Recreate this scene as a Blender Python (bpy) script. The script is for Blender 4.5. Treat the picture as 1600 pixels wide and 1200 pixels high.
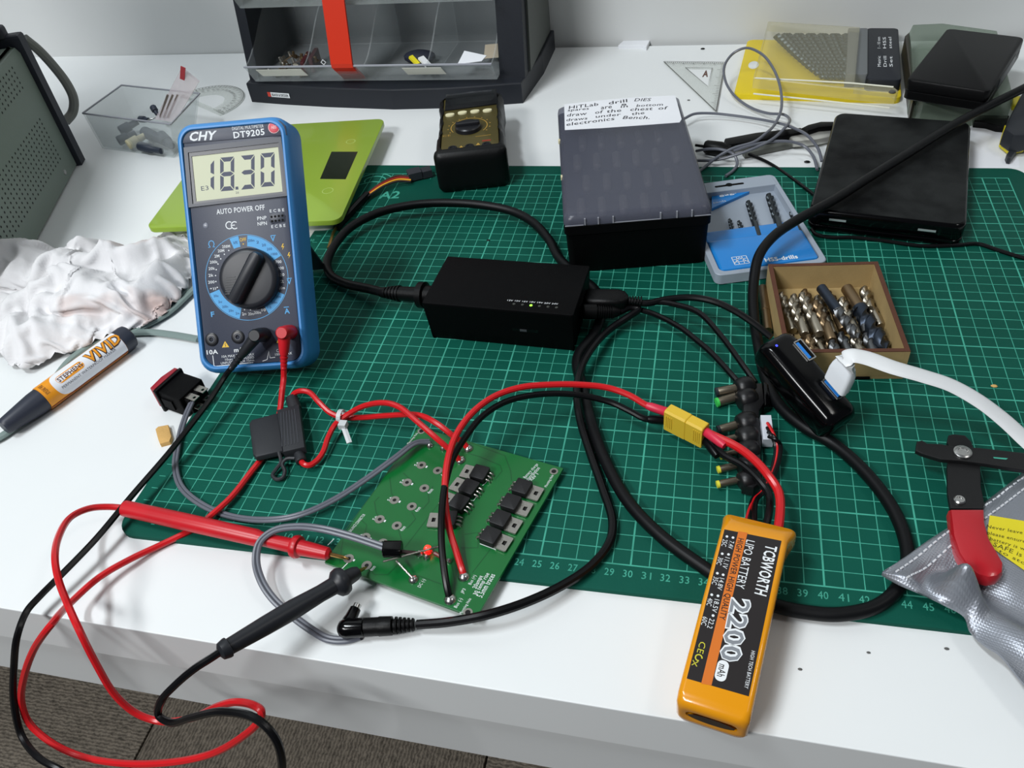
import bpy, math, random
from mathutils import Vector, Matrix, noise

for o in list(bpy.data.objects):
    bpy.data.objects.remove(o)
SC = bpy.context.scene
COL = SC.collection
S = 0.01                      # everything below is written in centimetres; the mat's printed grid is the ruler
random.seed(7)

# ---------------------------------------------------------------- camera
CAM_R = Matrix(((0.97436795, 0.19934489, -0.10425316),
                (0.06127297, -0.68107985, -0.72964091),
                (-0.21645491, 0.70455081, -0.67583683)))      # world -> camera (x right, y down, z forward)
CAM_C = Vector((32.94, -26.59, 38.61))
CAM_F = 1304.4                # focal length in pixels of a 1600 x 1200 frame
cd = bpy.data.cameras.new('camera')
cam = bpy.data.objects.new('camera', cd)
COL.objects.link(cam)
RT = CAM_R.transposed()
mw = Matrix.Identity(3)
for i in range(3):
    mw[i][0] = RT[i][0]; mw[i][1] = -RT[i][1]; mw[i][2] = -RT[i][2]
cam.matrix_world = Matrix.Translation(CAM_C * S) @ mw.to_4x4()
cd.sensor_width = 36.0
cd.lens = CAM_F / 1600.0 * 36.0
cd.clip_start = 0.01
cd.clip_end = 50
SC.camera = cam

# ---------------------------------------------------------------- light and exposure
SC.view_settings.view_transform = 'Standard'
SC.view_settings.look = 'None'
SC.view_settings.gamma = 1.0
SC.view_settings.use_curve_mapping = False
SC.view_settings.exposure = -0.17
wd = bpy.data.worlds.new('room_light'); SC.world = wd
wd.use_nodes = True
wd.node_tree.nodes['Background'].inputs[0].default_value = (0.80, 0.88, 1.0, 1)
wd.node_tree.nodes['Background'].inputs[1].default_value = 0.10

def area(name, loc, target, sx, sy, power, col):
    l = bpy.data.lights.new(name, 'AREA'); l.shape = 'RECTANGLE'
    l.size = sx * S; l.size_y = sy * S; l.energy = power; l.color = col
    o = bpy.data.objects.new(name, l); COL.objects.link(o)
    o.location = Vector(loc) * S
    d = (Vector(target) - Vector(loc))
    o.rotation_euler = d.to_track_quat('-Z', 'Y').to_euler()
    return o
area('ceiling_light', (-52, -30, 186), (0, 5, 0), 60, 14, 25, (0.90, 0.96, 1.0))
area('ceiling_light', (-82, -155, 185), (0, 0, -10), 90, 30, 48, (0.98, 0.99, 1.0))
area('ceiling_light', (140, 5, 170), (0, 40, 0), 40, 24, 4, (1.0, 0.99, 0.95))

# ---------------------------------------------------------------- maths helpers
def ray(u, v):
    return (RT @ Vector(((u - 800) / CAM_F, (v - 600) / CAM_F, 1))).normalized()
def P(u, v, z=0.0):
    d = ray(u, v); return CAM_C + d * ((z - CAM_C.z) / d.z)
def PY(u, v, y):
    d = ray(u, v); return CAM_C + d * ((y - CAM_C.y) / d.y)
def W(pts):
    return [P(*p) if len(p) < 4 else PY(p[0], p[1], p[3]) for p in pts]
def rotz(d):
    return Matrix.Rotation(math.radians(d), 3, 'Z')

# ---------------------------------------------------------------- materials
def lin(c):
    c = c / 255.0
    return c / 12.92 if c <= 0.04045 else ((c + 0.055) / 1.055) ** 2.4
MATS = {}
def M(name, rgb, rough=0.5, metal=0.0, vary=0.0, vscale=40, bump=0.0, bscale=300, alpha=1.0, emit=0.0, coat=0.0,
      spec=0.5, trans=0.0, ior=1.45, rgb2=None, stretch=None):
    if name in MATS: return MATS[name]
    m = bpy.data.materials.new(name); m.use_nodes = True; MATS[name] = m
    nt = m.node_tree; b = nt.nodes['Principled BSDF']
    c = [lin(x) for x in rgb] + [1]
    b.inputs['Base Color'].default_value = c
    b.inputs['Roughness'].default_value = rough
    b.inputs['Metallic'].default_value = metal
    b.inputs['Specular IOR Level'].default_value = spec
    b.inputs['IOR'].default_value = ior
    b.inputs['Transmission Weight'].default_value = trans
    b.inputs['Coat Weight'].default_value = coat
    b.inputs['Alpha'].default_value = alpha
    tc = nt.nodes.new('ShaderNodeTexCoord')
    src = tc.outputs['Object']
    if stretch:
        mp = nt.nodes.new('ShaderNodeMapping'); mp.inputs['Scale'].default_value = stretch
        nt.links.new(src, mp.inputs[0]); src = mp.outputs[0]
    if vary > 0:
        n = nt.nodes.new('ShaderNodeTexNoise'); n.inputs['Scale'].default_value = vscale; n.inputs['Detail'].default_value = 5
        r = nt.nodes.new('ShaderNodeValToRGB')
        c2 = [lin(x) for x in rgb2] + [1] if rgb2 else [x * (1 - vary) for x in c[:3]] + [1]
        r.color_ramp.elements[0].position = 0.35; r.color_ramp.elements[0].color = c2
        r.color_ramp.elements[1].position = 0.65; r.color_ramp.elements[1].color = c
        nt.links.new(src, n.inputs[0]); nt.links.new(n.outputs['Fac'], r.inputs[0]); nt.links.new(r.outputs[0], b.inputs['Base Color'])
    if bump > 0:
        n2 = nt.nodes.new('ShaderNodeTexNoise'); n2.inputs['Scale'].default_value = bscale; n2.inputs['Detail'].default_value = 3
        bp = nt.nodes.new('ShaderNodeBump'); bp.inputs['Strength'].default_value = bump; bp.inputs['Distance'].default_value = 0.0006
        nt.links.new(src, n2.inputs[0]); nt.links.new(n2.outputs['Fac'], bp.inputs['Height']); nt.links.new(bp.outputs[0], b.inputs['Normal'])
    if emit > 0:
        b.inputs['Emission Color'].default_value = c; b.inputs['Emission Strength'].default_value = emit
    return m

# ---------------------------------------------------------------- mesh builder
def rrect(w, l, r, n=5, cx=0, cy=0):
    r = max(1e-4, min(r, w / 2 - 1e-4, l / 2 - 1e-4)); out = []
    for (sx, sy, a0) in ((1, 1, 0), (-1, 1, 90), (-1, -1, 180), (1, -1, 270)):
        for k in range(n + 1):
            a = math.radians(a0 + 90 * k / n)
            out.append((cx + sx * (w / 2 - r) + r * math.cos(a), cy + sy * (l / 2 - r) + r * math.sin(a)))
    return out
def circ(r, n=16, cx=0, cy=0, a0=0):
    return [(cx + r * math.cos(a0 + 2 * math.pi * k / n), cy + r * math.sin(a0 + 2 * math.pi * k / n)) for k in range(n)]
def inset(poly, d):
    n = len(poly); A = sum(poly[i][0] * poly[(i + 1) % n][1] - poly[(i + 1) % n][0] * poly[i][1] for i in range(n))
    sg = 1 if A > 0 else -1; out = []
    for i in range(n):
        p0, p1, p2 = Vector(poly[i - 1]), Vector(poly[i]), Vector(poly[(i + 1) % n])
        e1 = (p1 - p0); e2 = (p2 - p1)
        if e1.length < 1e-9 or e2.length < 1e-9: out.append(tuple(p1)); continue
        e1.normalize(); e2.normalize()
        n1 = Vector((-e1.y, e1.x)) * sg; n2 = Vector((-e2.y, e2.x)) * sg
        b = (n1 + n2)
        if b.length < 1e-6: out.append(tuple(p1)); continue
        b.normalize(); k = d / max(0.35, b.dot(n1))
        out.append(tuple(p1 + b * k))
    return out
def catmull(pts, n=8):
    pts = [Vector(p) for p in pts]
    if len(pts) < 3 or n <= 1: return pts
    out = []
    for i in range(len(pts) - 1):
        p1, p2 = pts[i], pts[i + 1]
        p0 = pts[i - 1] if i > 0 else p1 * 2 - p2
        p3 = pts[i + 2] if i + 2 < len(pts) else p2 * 2 - p1
        def tj(t, a, b): return t + max(1e-4, (b - a).length) ** 0.5
        t0 = 0; t1 = tj(t0, p0, p1); t2 = tj(t1, p1, p2); t3 = tj(t2, p2, p3)
        for k in range(n):
            t = t1 + (t2 - t1) * k / n
            A1 = p0 * ((t1 - t) / (t1 - t0)) + p1 * ((t - t0) / (t1 - t0))
            A2 = p1 * ((t2 - t) / (t2 - t1)) + p2 * ((t - t1) / (t2 - t1))
            A3 = p2 * ((t3 - t) / (t3 - t2)) + p3 * ((t - t2) / (t3 - t2))
            B1 = A1 * ((t2 - t) / (t2 - t0)) + A2 * ((t - t0) / (t2 - t0))
            B2 = A2 * ((t3 - t) / (t3 - t1)) + A3 * ((t - t1) / (t3 - t1))
            out.append(B1 * ((t2 - t) / (t2 - t1)) + B2 * ((t - t1) / (t2 - t1)))
    out.append(pts[-1]); return out
def frames(pts, up=None):
    n = len(pts); T = []
    for i in range(n):
        d = pts[min(i + 1, n - 1)] - pts[max(i - 1, 0)]
        T.append(d.normalized() if d.length > 1e-9 else Vector((0, 0, 1)))
    N = []
    u = up or (Vector((0, 0, 1)) if abs(T[0].z) < 0.9 else Vector((1, 0, 0)))
    for i in range(n):
        if up: u = Vector(up)
        u = u - T[i] * u.dot(T[i])
        if u.length < 1e-6: u = T[i].orthogonal()
        u = u.normalized(); N.append(u)
    return T, N

def split4(vs, fs):
    vs = list(vs); out = []; mid = {}
    def m_(a, b):
        k = (min(a, b), max(a, b))
        if k not in mid: vs.append(((vs[a][0] + vs[b][0]) / 2, (vs[a][1] + vs[b][1]) / 2)); mid[k] = len(vs) - 1
        return mid[k]
    for f in fs:
        for i in range(1, len(f) - 1):
            a, b, c = f[0], f[i], f[i + 1]; p, q, r = m_(a, b), m_(b, c), m_(c, a)
            out += [(a, p, r), (p, b, q), (r, q, c), (p, q, r)]
    return vs, out
TXT = {}
def text_data(s, bold=0.0):
    k = (s, bold)
    if k in TXT: return TXT[k]
    c = bpy.data.curves.new('t', 'FONT'); c.body = s; c.resolution_u = 2; c.offset = bold; c.space_character = 1.05
    o = bpy.data.objects.new('t', c); COL.objects.link(o)
    dg = bpy.context.evaluated_depsgraph_get()
    me = bpy.data.meshes.new_from_object(o.evaluated_get(dg))
    vs = [(v.co.x, v.co.y) for v in me.vertices]; fs = [tuple(p.vertices) for p in me.polygons]
    bpy.data.objects.remove(o); bpy.data.curves.remove(c); bpy.data.meshes.remove(me)
    xs = [v[0] for v in vs]; ys = [v[1] for v in vs]
    TXT[k] = (vs, fs, min(xs), max(xs), min(ys), max(ys)); return TXT[k]

class MB:
    def __init__(self): self.v = []; self.f = []; self.m = []; self.mi = 0
    def add(self, vs, fs):
        b = len(self.v); self.v += [Vector(x) for x in vs]
        for f in fs: self.f.append(tuple(i + b for i in f)); self.m.append(self.mi)
        return self
    def loft(self, loops, cap0=True, cap1=True, wrap=False):
        n = len(loops[0]); vs = [p for l in loops for p in l]; fs = []
        L = len(loops)
        for i in range(L if wrap else L - 1):
            j = (i + 1) % L
            for k in range(n):
                k2 = (k + 1) % n
                fs.append((i * n + k, i * n + k2, j * n + k2, j * n + k))
        if cap0 and not wrap: fs.append(tuple(range(n - 1, -1, -1)))
        if cap1 and not wrap: fs.append(tuple((L - 1) * n + k for k in range(n)))
        return self.add(vs, fs)
    def box(self, c, s, R=None):
        vs = []
        for k in (-1, 1):
            for (i, j) in ((-1, -1), (1, -1), (1, 1), (-1, 1)):
                p = Vector((i * s[0] / 2, j * s[1] / 2, k * s[2] / 2))
                if R is not None: p = R @ p
                vs.append(p + Vector(c))
        return self.add(vs, [(3, 2, 1, 0), (4, 5, 6, 7), (0, 1, 5, 4), (1, 2, 6, 5), (2, 3, 7, 6), (3, 0, 4, 7)])
    def prism(self, poly, z0, z1, bev=0.0, botbev=0.0):
        A = sum(poly[i - 1][0] * poly[i][1] - poly[i][0] * poly[i - 1][1] for i in range(len(poly)))
        if A < 0: poly = poly[::-1]
        L = []
        if botbev > 0:
            L.append([(x, y, z0) for x, y in inset(poly, botbev)]); L.append([(x, y, z0 + botbev) for x, y in poly])
        else: L.append([(x, y, z0) for x, y in poly])
        if bev > 0:
            L.append([(x, y, z1 - bev) for x, y in poly])
            q = inset(poly, bev * 0.3); L.append([(x, y, z1 - bev * 0.3) for x, y in q])
            q = inset(poly, bev); L.append([(x, y, z1) for x, y in q])
        else: L.append([(x, y, z1) for x, y in poly])
        return self.loft(L)
    def rbox(self, cx, cy, z0, w, l, h, r=0.2, bev=0.08, botbev=0.0, n=4):
        return self.prism(rrect(w, l, r, n, cx, cy), z0, z0 + h, bev, botbev)
    def tube(self, pts, r, seg=10, cap=True, flat=None, up=None):
        pts = [Vector(p) for p in pts]; T, N = frames(pts, up); loops = []
        for i, p in enumerate(pts):
            B = T[i].cross(N[i]); rr = r(i / (len(pts) - 1)) if callable(r) else r
            ra, rb = (rr, rr) if not flat else (rr * flat[0], rr * flat[1])
            loops.append([p + N[i] * (math.cos(2 * math.pi * k / seg) * ra) + B * (math.sin(2 * math.pi * k / seg) * rb) for k in range(seg)])
        return self.loft([l[::-1] for l in loops], cap, cap)
    def lathe(self, prof, a, d, seg=20):
        """prof: list of (distance along axis, radius)"""
        a = Vector(a); d = Vector(d).normalized(); n = d.orthogonal().normalized(); b = d.cross(n)
        loops = [[a + d * t + n * (math.cos(2 * math.pi * k / seg) * max(r, 1e-3)) + b * (math.sin(2 * math.pi * k / seg) * max(r, 1e-3)) for k in range(seg)] for t, r in prof]
        return self.loft(loops)
    def cyl(self, a, b, r, seg=16):
        a = Vector(a); b = Vector(b); L = (b - a).length; e = min(r * 0.15, L * 0.2)
        return self.lathe([(0, r - e), (e, r), (L - e, r), (L, r - e)], a, b - a, seg)
    def ball(self, c, r, seg=14, rings=8, sc=(1, 1, 1)):
        loops = []
        for i in range(rings + 1):
            a = -math.pi / 2 + math.pi * i / rings; rr = max(1e-3, math.cos(a) * r)
            loops.append([(c[0] + rr * math.cos(2 * math.pi * k / seg) * sc[0], c[1] + rr * math.sin(2 * math.pi * k / seg) * sc[1], c[2] + r * math.sin(a) * sc[2]) for k in range(seg)])
        return self.loft(loops)
    def torus(self, c, R, r, seg=20, s2=8, rot=None):
        loops = []
        for i in range(seg):
            a = 2 * math.pi * i / seg; l = []
            for k in range(s2):
                b = 2 * math.pi * k / s2
                p = Vector(((R + r * math.cos(b)) * math.cos(a), (R + r * math.cos(b)) * math.sin(a), r * math.sin(b)))
                if rot is not None: p = rot @ p
                l.append(p + Vector(c))
            loops.append(l)
        return self.loft(loops, wrap=True)
    def ringplate(self, outer, inner, z0, z1):
        return self.loft([[(x, y, z0) for x, y in outer], [(x, y, z1) for x, y in outer], [(x, y, z1) for x, y in inner], [(x, y, z0) for x, y in inner]], wrap=True)
    def quad(self, pts, z=None):
        vs = [(p[0], p[1], z if z is not None else p[2]) for p in pts]
        return self.add(vs, [tuple(range(len(vs)))])
    def stroke(self, pts, w, z):
        """a flat printed line"""
        pts = [Vector((p[0], p[1])) for p in pts]; n = len(pts); L = []; Rr = []
        for i in range(n):
            d = (pts[min(i + 1, n - 1)] - pts[max(i - 1, 0)]); d.normalize(); q = Vector((-d.y, d.x)) * (w / 2)
            L.append(pts[i] + q); Rr.append(pts[i] - q)
        vs = [(p.x, p.y, z) for p in L] + [(p.x, p.y, z) for p in Rr]
        return self.add(vs, [(i, n + i, n + i + 1, i + 1) for i in range(n - 1)])
    def text(self, s, a, b, h, z, bold=0.0, shear=0.0, warp=None):
        vs, fs, x0, x1, y0, y1 = text_data(s, bold)
        a = Vector((a[0], a[1])); b = Vector((b[0], b[1])); L = (b - a).length; ex = (b - a) / L; ey = Vector((-ex.y, ex.x))
        if warp:
            for _ in range(2): vs, fs = split4(vs, fs)
        out = []
        for x, y in vs:
            t = (x - x0) / max(1e-6, x1 - x0) * L; q = (y - (y0 + y1) / 2) / max(1e-6, y1 - y0) * h
            p = a + ex * (t + shear * q) + ey * q
            out.append(warp(p.x, p.y) if warp else (p.x, p.y, z))
        return self.add(out, fs)
    def xf(self, m):
        self.v = [m @ p for p in self.v]; return self
    def mesh(self, name, mats, origin=None, smooth=True, angle=35):
        me = bpy.data.meshes.new(name); o = Vector(origin) if origin is not None else Vector((0, 0, 0))
        me.from_pydata([tuple((p - o) * S) for p in self.v], [], self.f)
        for m in (mats if isinstance(mats, (list, tuple)) else [mats]): me.materials.append(m)
        me.polygons.foreach_set('material_index', self.m)
        if smooth:
            me.polygons.foreach_set('use_smooth', [True] * len(me.polygons))
            me.set_sharp_from_angle(angle=math.radians(angle))
        me.update(); return me
    def build(self, name, mats, parent, label=None, kind=None, smooth=True, angle=35):
        par = parent.o if isinstance(parent, T) else parent
        o = bpy.data.objects.new(name, self.mesh(name, mats, None, smooth, angle)); COL.objects.link(o)
        o.parent = par
        if label: o['label'] = label
        if kind: o['kind'] = kind
        return o

def letter(par, name, mt, s, a, b, h, z, bold=0.0, shear=0.0, warp=None):
    return MB().text(s, a, b, h, z, bold, shear, warp).build(name, mt, par, smooth=False)

class T:
    """a thing: an Empty at its base; parts are written in its own frame"""
    def __init__(self, name, label, cat, loc, rot=0.0, group=None, kind=None):
        R = rotz(rot) if isinstance(rot, (int, float)) else rot
        self.M = Matrix.Translation(Vector(loc)) @ R.to_4x4(); self.I = self.M.inverted()
        self.o = bpy.data.objects.new(name, None); COL.objects.link(self.o)
        self.o.empty_display_size = 0.01
        self.o.matrix_world = Matrix.Translation(Vector(loc) * S) @ R.to_4x4()
        if label: self.o['label'] = label
        if cat: self.o['category'] = cat
        if group: self.o['group'] = group
        if kind: self.o['kind'] = kind
    def px(self, u, v, z=0.0):
        c = self.I @ CAM_C; d = self.I.to_3x3() @ ray(u, v)
        return c + d * ((z - c.z) / d.z)
    def poly(self, pts, z=0.0):
        return [tuple(self.px(u, v, z)[:2]) for u, v in pts]
    def L(self, p): return self.I @ Vector(p)
    def LW(self, pts): return [self.I @ p for p in W(pts)]
    def w(self, p): return self.M @ Vector(p)

def solo(name, mb, mats, label, cat, group=None, origin=None, kind=None, smooth=True, angle=35):
    if origin is None:
        zs = min(p.z for p in mb.v); n = len(mb.v)
        origin = Vector((sum(p.x for p in mb.v) / n, sum(p.y for p in mb.v) / n, zs))
    o = bpy.data.objects.new(name, mb.mesh(name, mats, origin, smooth, angle)); COL.objects.link(o)
    o.location = Vector(origin) * S
    if label: o['label'] = label
    if cat: o['category'] = cat
    if group: o['group'] = group
    if kind: o['kind'] = kind
    return o
def copy_tree(o, parent=None):
    c = o.copy(); COL.objects.link(c)
    if parent is not None: c.parent = parent
    for ch in o.children: copy_tree(ch, c)
    return c

# ---------------------------------------------------------------- shared materials
BLACK = M('black_plastic', (7, 7, 8), 0.42, spec=.2, bump=0.15, bscale=900)
BLACKM = M('matt_black_plastic', (5, 5, 6), 0.6, spec=.12, bump=0.2, bscale=1500)
GLOSS = M('gloss_black_plastic', (4, 4, 5), 0.14, spec=.3)
RUBBER = M('black_rubber', (10, 11, 13), 0.55, spec=.2, bump=0.1, bscale=500)
REDW = M('red_insulation', (196, 24, 30), 0.3)
REDP = M('red_plastic', (196, 22, 34), 0.35, vary=0.12, vscale=30)
BLKW = M('black_insulation', (8, 8, 10), 0.32, spec=.3)
GREYW = M('grey_insulation', (96, 99, 108), 0.35)
STEEL = M('steel', (190, 190, 188), 0.28, 1.0)
TIN = M('tinned_metal', (168, 165, 158), 0.32, 1.0, bump=0.4, bscale=900)
WHITEP = M('white_print', (222, 226, 228), 0.6)
WHITE = M('white_plastic', (225, 227, 228), 0.4)
YELLOWP = M('yellow_print', (226, 184, 60), 0.6)
# ================================================================ setting
DESK_ROT = -1.18
def struct(name, mb, mats, smooth=False):
    return solo(name, mb, mats, None, None, origin=(0, 0, 0), kind='structure', smooth=smooth)
WALL = M('white_painted_wall', (206, 208, 207), 0.6, vary=0.05, vscale=3, bump=0.15, bscale=120)
struct('wall_back', MB().box((10, 73.4 + 4, 60), (420, 8, 280), rotz(-0.7)), WALL)
fl = struct('floor', MB().box((10, 0, -77.2), (420, 150, 2), None), M('floor_slab', (60, 58, 54), 0.9))
# carpet tiles, quarter-turned in turn
cm = bpy.data.materials.new('ribbed_carpet'); cm.use_nodes = True
nt = cm.node_tree; b = nt.nodes['Principled BSDF']; b.inputs['Roughness'].default_value = 0.95
b.inputs['Specular IOR Level'].default_value = 0.1
tc = nt.nodes.new('ShaderNodeTexCoord')
wv = nt.nodes.new('ShaderNodeTexWave'); wv.inputs['Scale'].default_value = 60; wv.inputs['Distortion'].default_value = 5.0; wv.inputs['Detail'].default_value = 3; wv.inputs['Detail Scale'].default_value = 2.0
nz = nt.nodes.new('ShaderNodeTexNoise'); nz.inputs['Scale'].default_value = 160; nz.inputs['Detail'].default_value = 4
mx = nt.nodes.new('ShaderNodeMath'); mx.operation = 'MULTIPLY_ADD'; mx.inputs[1].default_value = .35
rp = nt.nodes.new('ShaderNodeValToRGB')
rp.color_ramp.elements[0].position = 0.3; rp.color_ramp.elements[0].color = (lin(84), lin(79), lin(72), 1)
rp.color_ramp.elements[1].position = 0.95; rp.color_ramp.elements[1].color = (lin(150), lin(141), lin(128), 1)
bp = nt.nodes.new('ShaderNodeBump'); bp.inputs['Strength'].default_value = 0.6; bp.inputs['Distance'].default_value = 0.003
nt.links.new(tc.outputs['Object'], wv.inputs[0]); nt.links.new(tc.outputs['Object'], nz.inputs[0])
nt.links.new(wv.outputs['Fac'], mx.inputs[0]); nt.links.new(nz.outputs['Fac'], mx.inputs[2])
nt.links.new(mx.outputs[0], rp.inputs[0]); nt.links.new(rp.outputs[0], b.inputs['Base Color'])
nt.links.new(mx.outputs[0], bp.inputs['Height']); nt.links.new(bp.outputs[0], b.inputs['Normal'])
tile_me = MB().rbox(0, 0, 0, 49.7, 49.7, 0.9, 0.2, 0.12).mesh('carpet_tile', cm)
for i in range(-3, 5):
    for j in range(-2, 2):
        t = bpy.data.objects.new('carpet_tile', tile_me); COL.objects.link(t); t.parent = fl
        t.location = Vector((-17 + i * 50, 12 + j * 50, -76.2)) * S
        t.rotation_euler = (0, 0, (math.pi / 2) * ((i + j) % 2) + random.choice((0, math.pi)))

desk = T('desk', 'white laminate workbench with a thick square front edge', 'desk', (25, 30, -75.3), DESK_ROT)
LAM = M('white_laminate', (226, 229, 229), 0.42, vary=0.03, vscale=6)
EDGE = M('white_edge_band', (214, 217, 217), 0.45)
yf = -37.95          # desk front in its own frame
mb = MB(); mb.prism([(-150, yf), (150, yf), (150, 42.6), (-150, 42.6)], 71.3, 75.0, 0.06)
mb.build('tabletop', LAM, desk, smooth=False)
MB().box((0, yf + 0.45 + 0.9, 71.3 - 2.85), (290, 1.8, 5.7)).build('front_rail', EDGE, desk, smooth=False)
for sx in (-1, 1):
    MB().box((sx * 143, 2, 35.65), (3.6, 76, 71.3)).build('side_panel', EDGE, desk, smooth=False)
# little marks on the laminate are dropped as crumbs further down

# ---------------------------------------------------------------- cutting mat
mat = T('cutting_mat', 'dark green self healing cutting mat with pale grid, large size, under most of the tools', 'cutting mat', (28.6, 21, -0.3), 0.0)
MB().prism(rrect(59.8, 45.4, 1.3, 6, 0.0, -0.02), 0, 0.3, 0.05).build('mat_sheet', M('green_mat', (8, 80, 66), 0.6, spec=.15, vary=0.14, vscale=14, bump=0.2, bscale=900), mat)
LINE = M('mat_print', (70, 164, 142), 0.6, spec=.2, vary=0.25, vscale=60)
g = MB(); z = 0.304; ox, oy = -28.6, -21
def hline(y, w, x0=0, x1=57): g.quad([(ox + x0, oy + y - w / 2), (ox + x1, oy + y - w / 2), (ox + x1, oy + y + w / 2), (ox + x0, oy + y + w / 2)], z)
def vline(x, w, y0=0, y1=42): g.quad([(ox + x - w / 2, oy + y0), (ox + x + w / 2, oy + y0), (ox + x + w / 2, oy + y1), (ox + x - w / 2, oy + y1)], z + 0.001)
for y in range(0, 43):
    w = 0.1 if y % 5 == 0 else 0.052
    if y in (0, 42): w = 0.09
    if 37 <= y <= 41: hline(y, w, 10, 57)
    else: hline(y, w)
for x in range(0, 58):
    w = 0.1 if x % 5 == 0 else 0.052
    if x in (0, 57): w = 0.09
    if 4 < x < 10: vline(x, w, 0, 36); vline(x, w, 41, 42)
    else: vline(x, w)
for y in range(1, 42): g.quad([(ox - 0.75, oy + y - 0.025), (ox - 0.3, oy + y - 0.025), (ox - 0.3, oy + y + 0.025), (ox - 0.75, oy + y + 0.025)], z)
g.build('grid_lines', LINE, mat, smooth=False)
g = MB()
for x in range(1, 57):
    w = 0.25 if x < 10 else 0.52
    letter(mat, 'ruler_number', LINE, str(x), (ox + x - w / 2 - 0.1, oy - 0.55), (ox + x + w / 2 - 0.1, oy - 0.55), 0.46, z, 0.006)
for y in range(5, 42, 5):
    letter(mat, 'ruler_number', LINE, str(y), (ox - 1.1, oy + y + 0.3), (ox - 0.7, oy + y + 0.3), 0.36, z)
g = MB()
letter(mat, 'size_lettering', LINE, 'A2', mat.px(593, 305, 0.3), mat.px(625, 304, 0.3), 1.3, z, 0.02)
c = mat.px(586, 282, 0.3)
for R_ in (0.8, 1.3):
    g.stroke([(c.x + R_ * 1.3 * math.cos(a / 12 * math.pi), c.y + R_ * math.sin(a / 12 * math.pi)) for a in range(-2, 15)], 0.13, z)
g.stroke([(c.x - 1.5, c.y - 0.9), (c.x - 0.2, c.y - 0.2), (c.x + 1.9, c.y - 0.4)], 0.13, z)
g.build('size_mark', LINE, mat, smooth=False)
# ================================================================ blue multimeter on its tilt stand
rz_, a_ = math.radians(10.3), math.radians(52.5)
U_ = Vector((math.cos(rz_), math.sin(rz_), 0)); F_ = Vector((-math.sin(rz_) * math.cos(a_), math.cos(rz_) * math.cos(a_), math.sin(a_))); N_ = U_.cross(F_)
meter = T('multimeter', 'blue and grey digital multimeter propped up on its stand, display reading 18.30', 'multimeter',
          (2.40, 13.73, 0.0), Matrix((U_, F_, N_)).transposed())
BLUE = M('blue_rubber', (58, 132, 196), 0.42, bump=0.1, bscale=700)
PANEL = M('slate_panel', (58, 63, 78), 0.45, bump=0.1, bscale=1500)
PANEL2 = M('dark_slate_panel', (44, 50, 63), 0.4)
DARKB = M('dark_bezel', (26, 30, 42), 0.35)
LCD = M('lcd_glass', (204, 207, 180), 0.5, spec=.2)
SEG = M('lcd_segment', (46, 54, 78), 0.5)
SKY = M('sky_blue_print', (72, 158, 214), 0.5)
h = MB(); z1 = 3.1
def mo(d, r): return rrect(8.0 - 2 * d, 17.2 - 2 * d, r, 7, 0, 8.6)
L = []
for d, zz, r in ((0.35, 0.0, 0.9), (0.08, 0.25, 1.15), (0.0, 0.6, 1.2), (0.0, 2.35, 1.2), (0.07, 2.75, 1.15), (0.22, 2.98, 1.05), (0.34, z1, 1.0), (0.46, z1, 0.9), (0.52, 3.02, 0.85), (0.54, 2.7, 0.84)):
    L.append([(x, y, zz) for x, y in mo(d, r)])
h.loft(L); h.build('holster', BLUE, meter)
MB().prism(mo(0.56, 0.82), 2.68, 2.93, 0.05).build('face_panel', PANEL, meter)
FZ = 2.93
px = lambda u, v, z=FZ: meter.px(u, v, z)
# header strip, raised display surround, window and digits
g = MB(); g.prism([tuple(px(u, v)[:2]) for u, v in ((286, 224.5), (283, 212), (291, 203), (437, 188), (446, 196), (448.5, 211))], FZ - 0.02, FZ + 0.05, 0.03)
g.build('header_strip', PANEL, meter)
sur = [tuple(px(u, v)[:2]) for u, v in ((288, 231), (440, 214.5), (453, 306), (296, 324.5))]
win = [tuple(px(u, v)[:2]) for u, v in ((300, 244.5), (435, 229.5), (442, 299.5), (307, 315))]
win2 = [tuple(px(u, v)[:2]) for u, v in ((295, 239), (436.5, 223), (447, 302.5), (302, 319))]
g = MB(); g.ringplate(sur, win2, FZ - 0.05, FZ + 0.13); g.build('display_surround', PANEL2, meter, smooth=False)
g = MB(); g.ringplate(win2, win, FZ - 0.05, FZ + 0.06); g.build('display_bezel', DARKB, meter, smooth=False)
lcd = MB().prism(win, FZ - 0.04, FZ + 0.02).build('display', LCD, meter, smooth=False)
SEGS = {'1': 'bc', '8': 'abcdefg', '3': 'abgcd', '0': 'abcdef'}
def digit(ch, q):
    q = [px(u, v, FZ + 0.02) for u, v in q]    # tl tr br bl
    def B(x, y): return (q[3] * (1 - x) + q[2] * x) * (1 - y) + (q[0] * (1 - x) + q[1] * x) * y
    t = 0.25; s = 0.13; e = 0.025
    shp = {'a': [(e, 1), (1 - e, 1), (1 - t - e, 1 - s), (t + e, 1 - s)], 'd': [(e, 0), (t + e, s), (1 - t - e, s), (1 - e, 0)],
           'g': [(0.04, .5), (t, .5 + s / 2), (1 - t, .5 + s / 2), (0.96, .5), (1 - t, .5 - s / 2), (t, .5 - s / 2)],
           'b': [(1, 1 - e), (1, .5 + e), (1 - t, .5 + s / 2 + e), (1 - t, 1 - s - e)], 'c': [(1, .5 - e), (1, e), (1 - t, s + e), (1 - t, .5 - s / 2 - e)],
           'f': [(0, 1 - e), (t, 1 - s - e), (t, .5 + s / 2 + e), (0, .5 + e)], 'e': [(0, .5 - e), (t, .5 - s / 2 - e), (t, s + e), (0, e)]}
    m = MB()
    for k in SEGS[ch]:
        m.add([B(x, y) + Vector((0, 0, 0.004)) for x, y in shp[k]], [tuple(range(len(shp[k])))])
    m.build('digit', SEG, lcd, smooth=False)
cv = lambda x, y: (270 + x / 6.667, 170 + y / 6.667)
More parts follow.
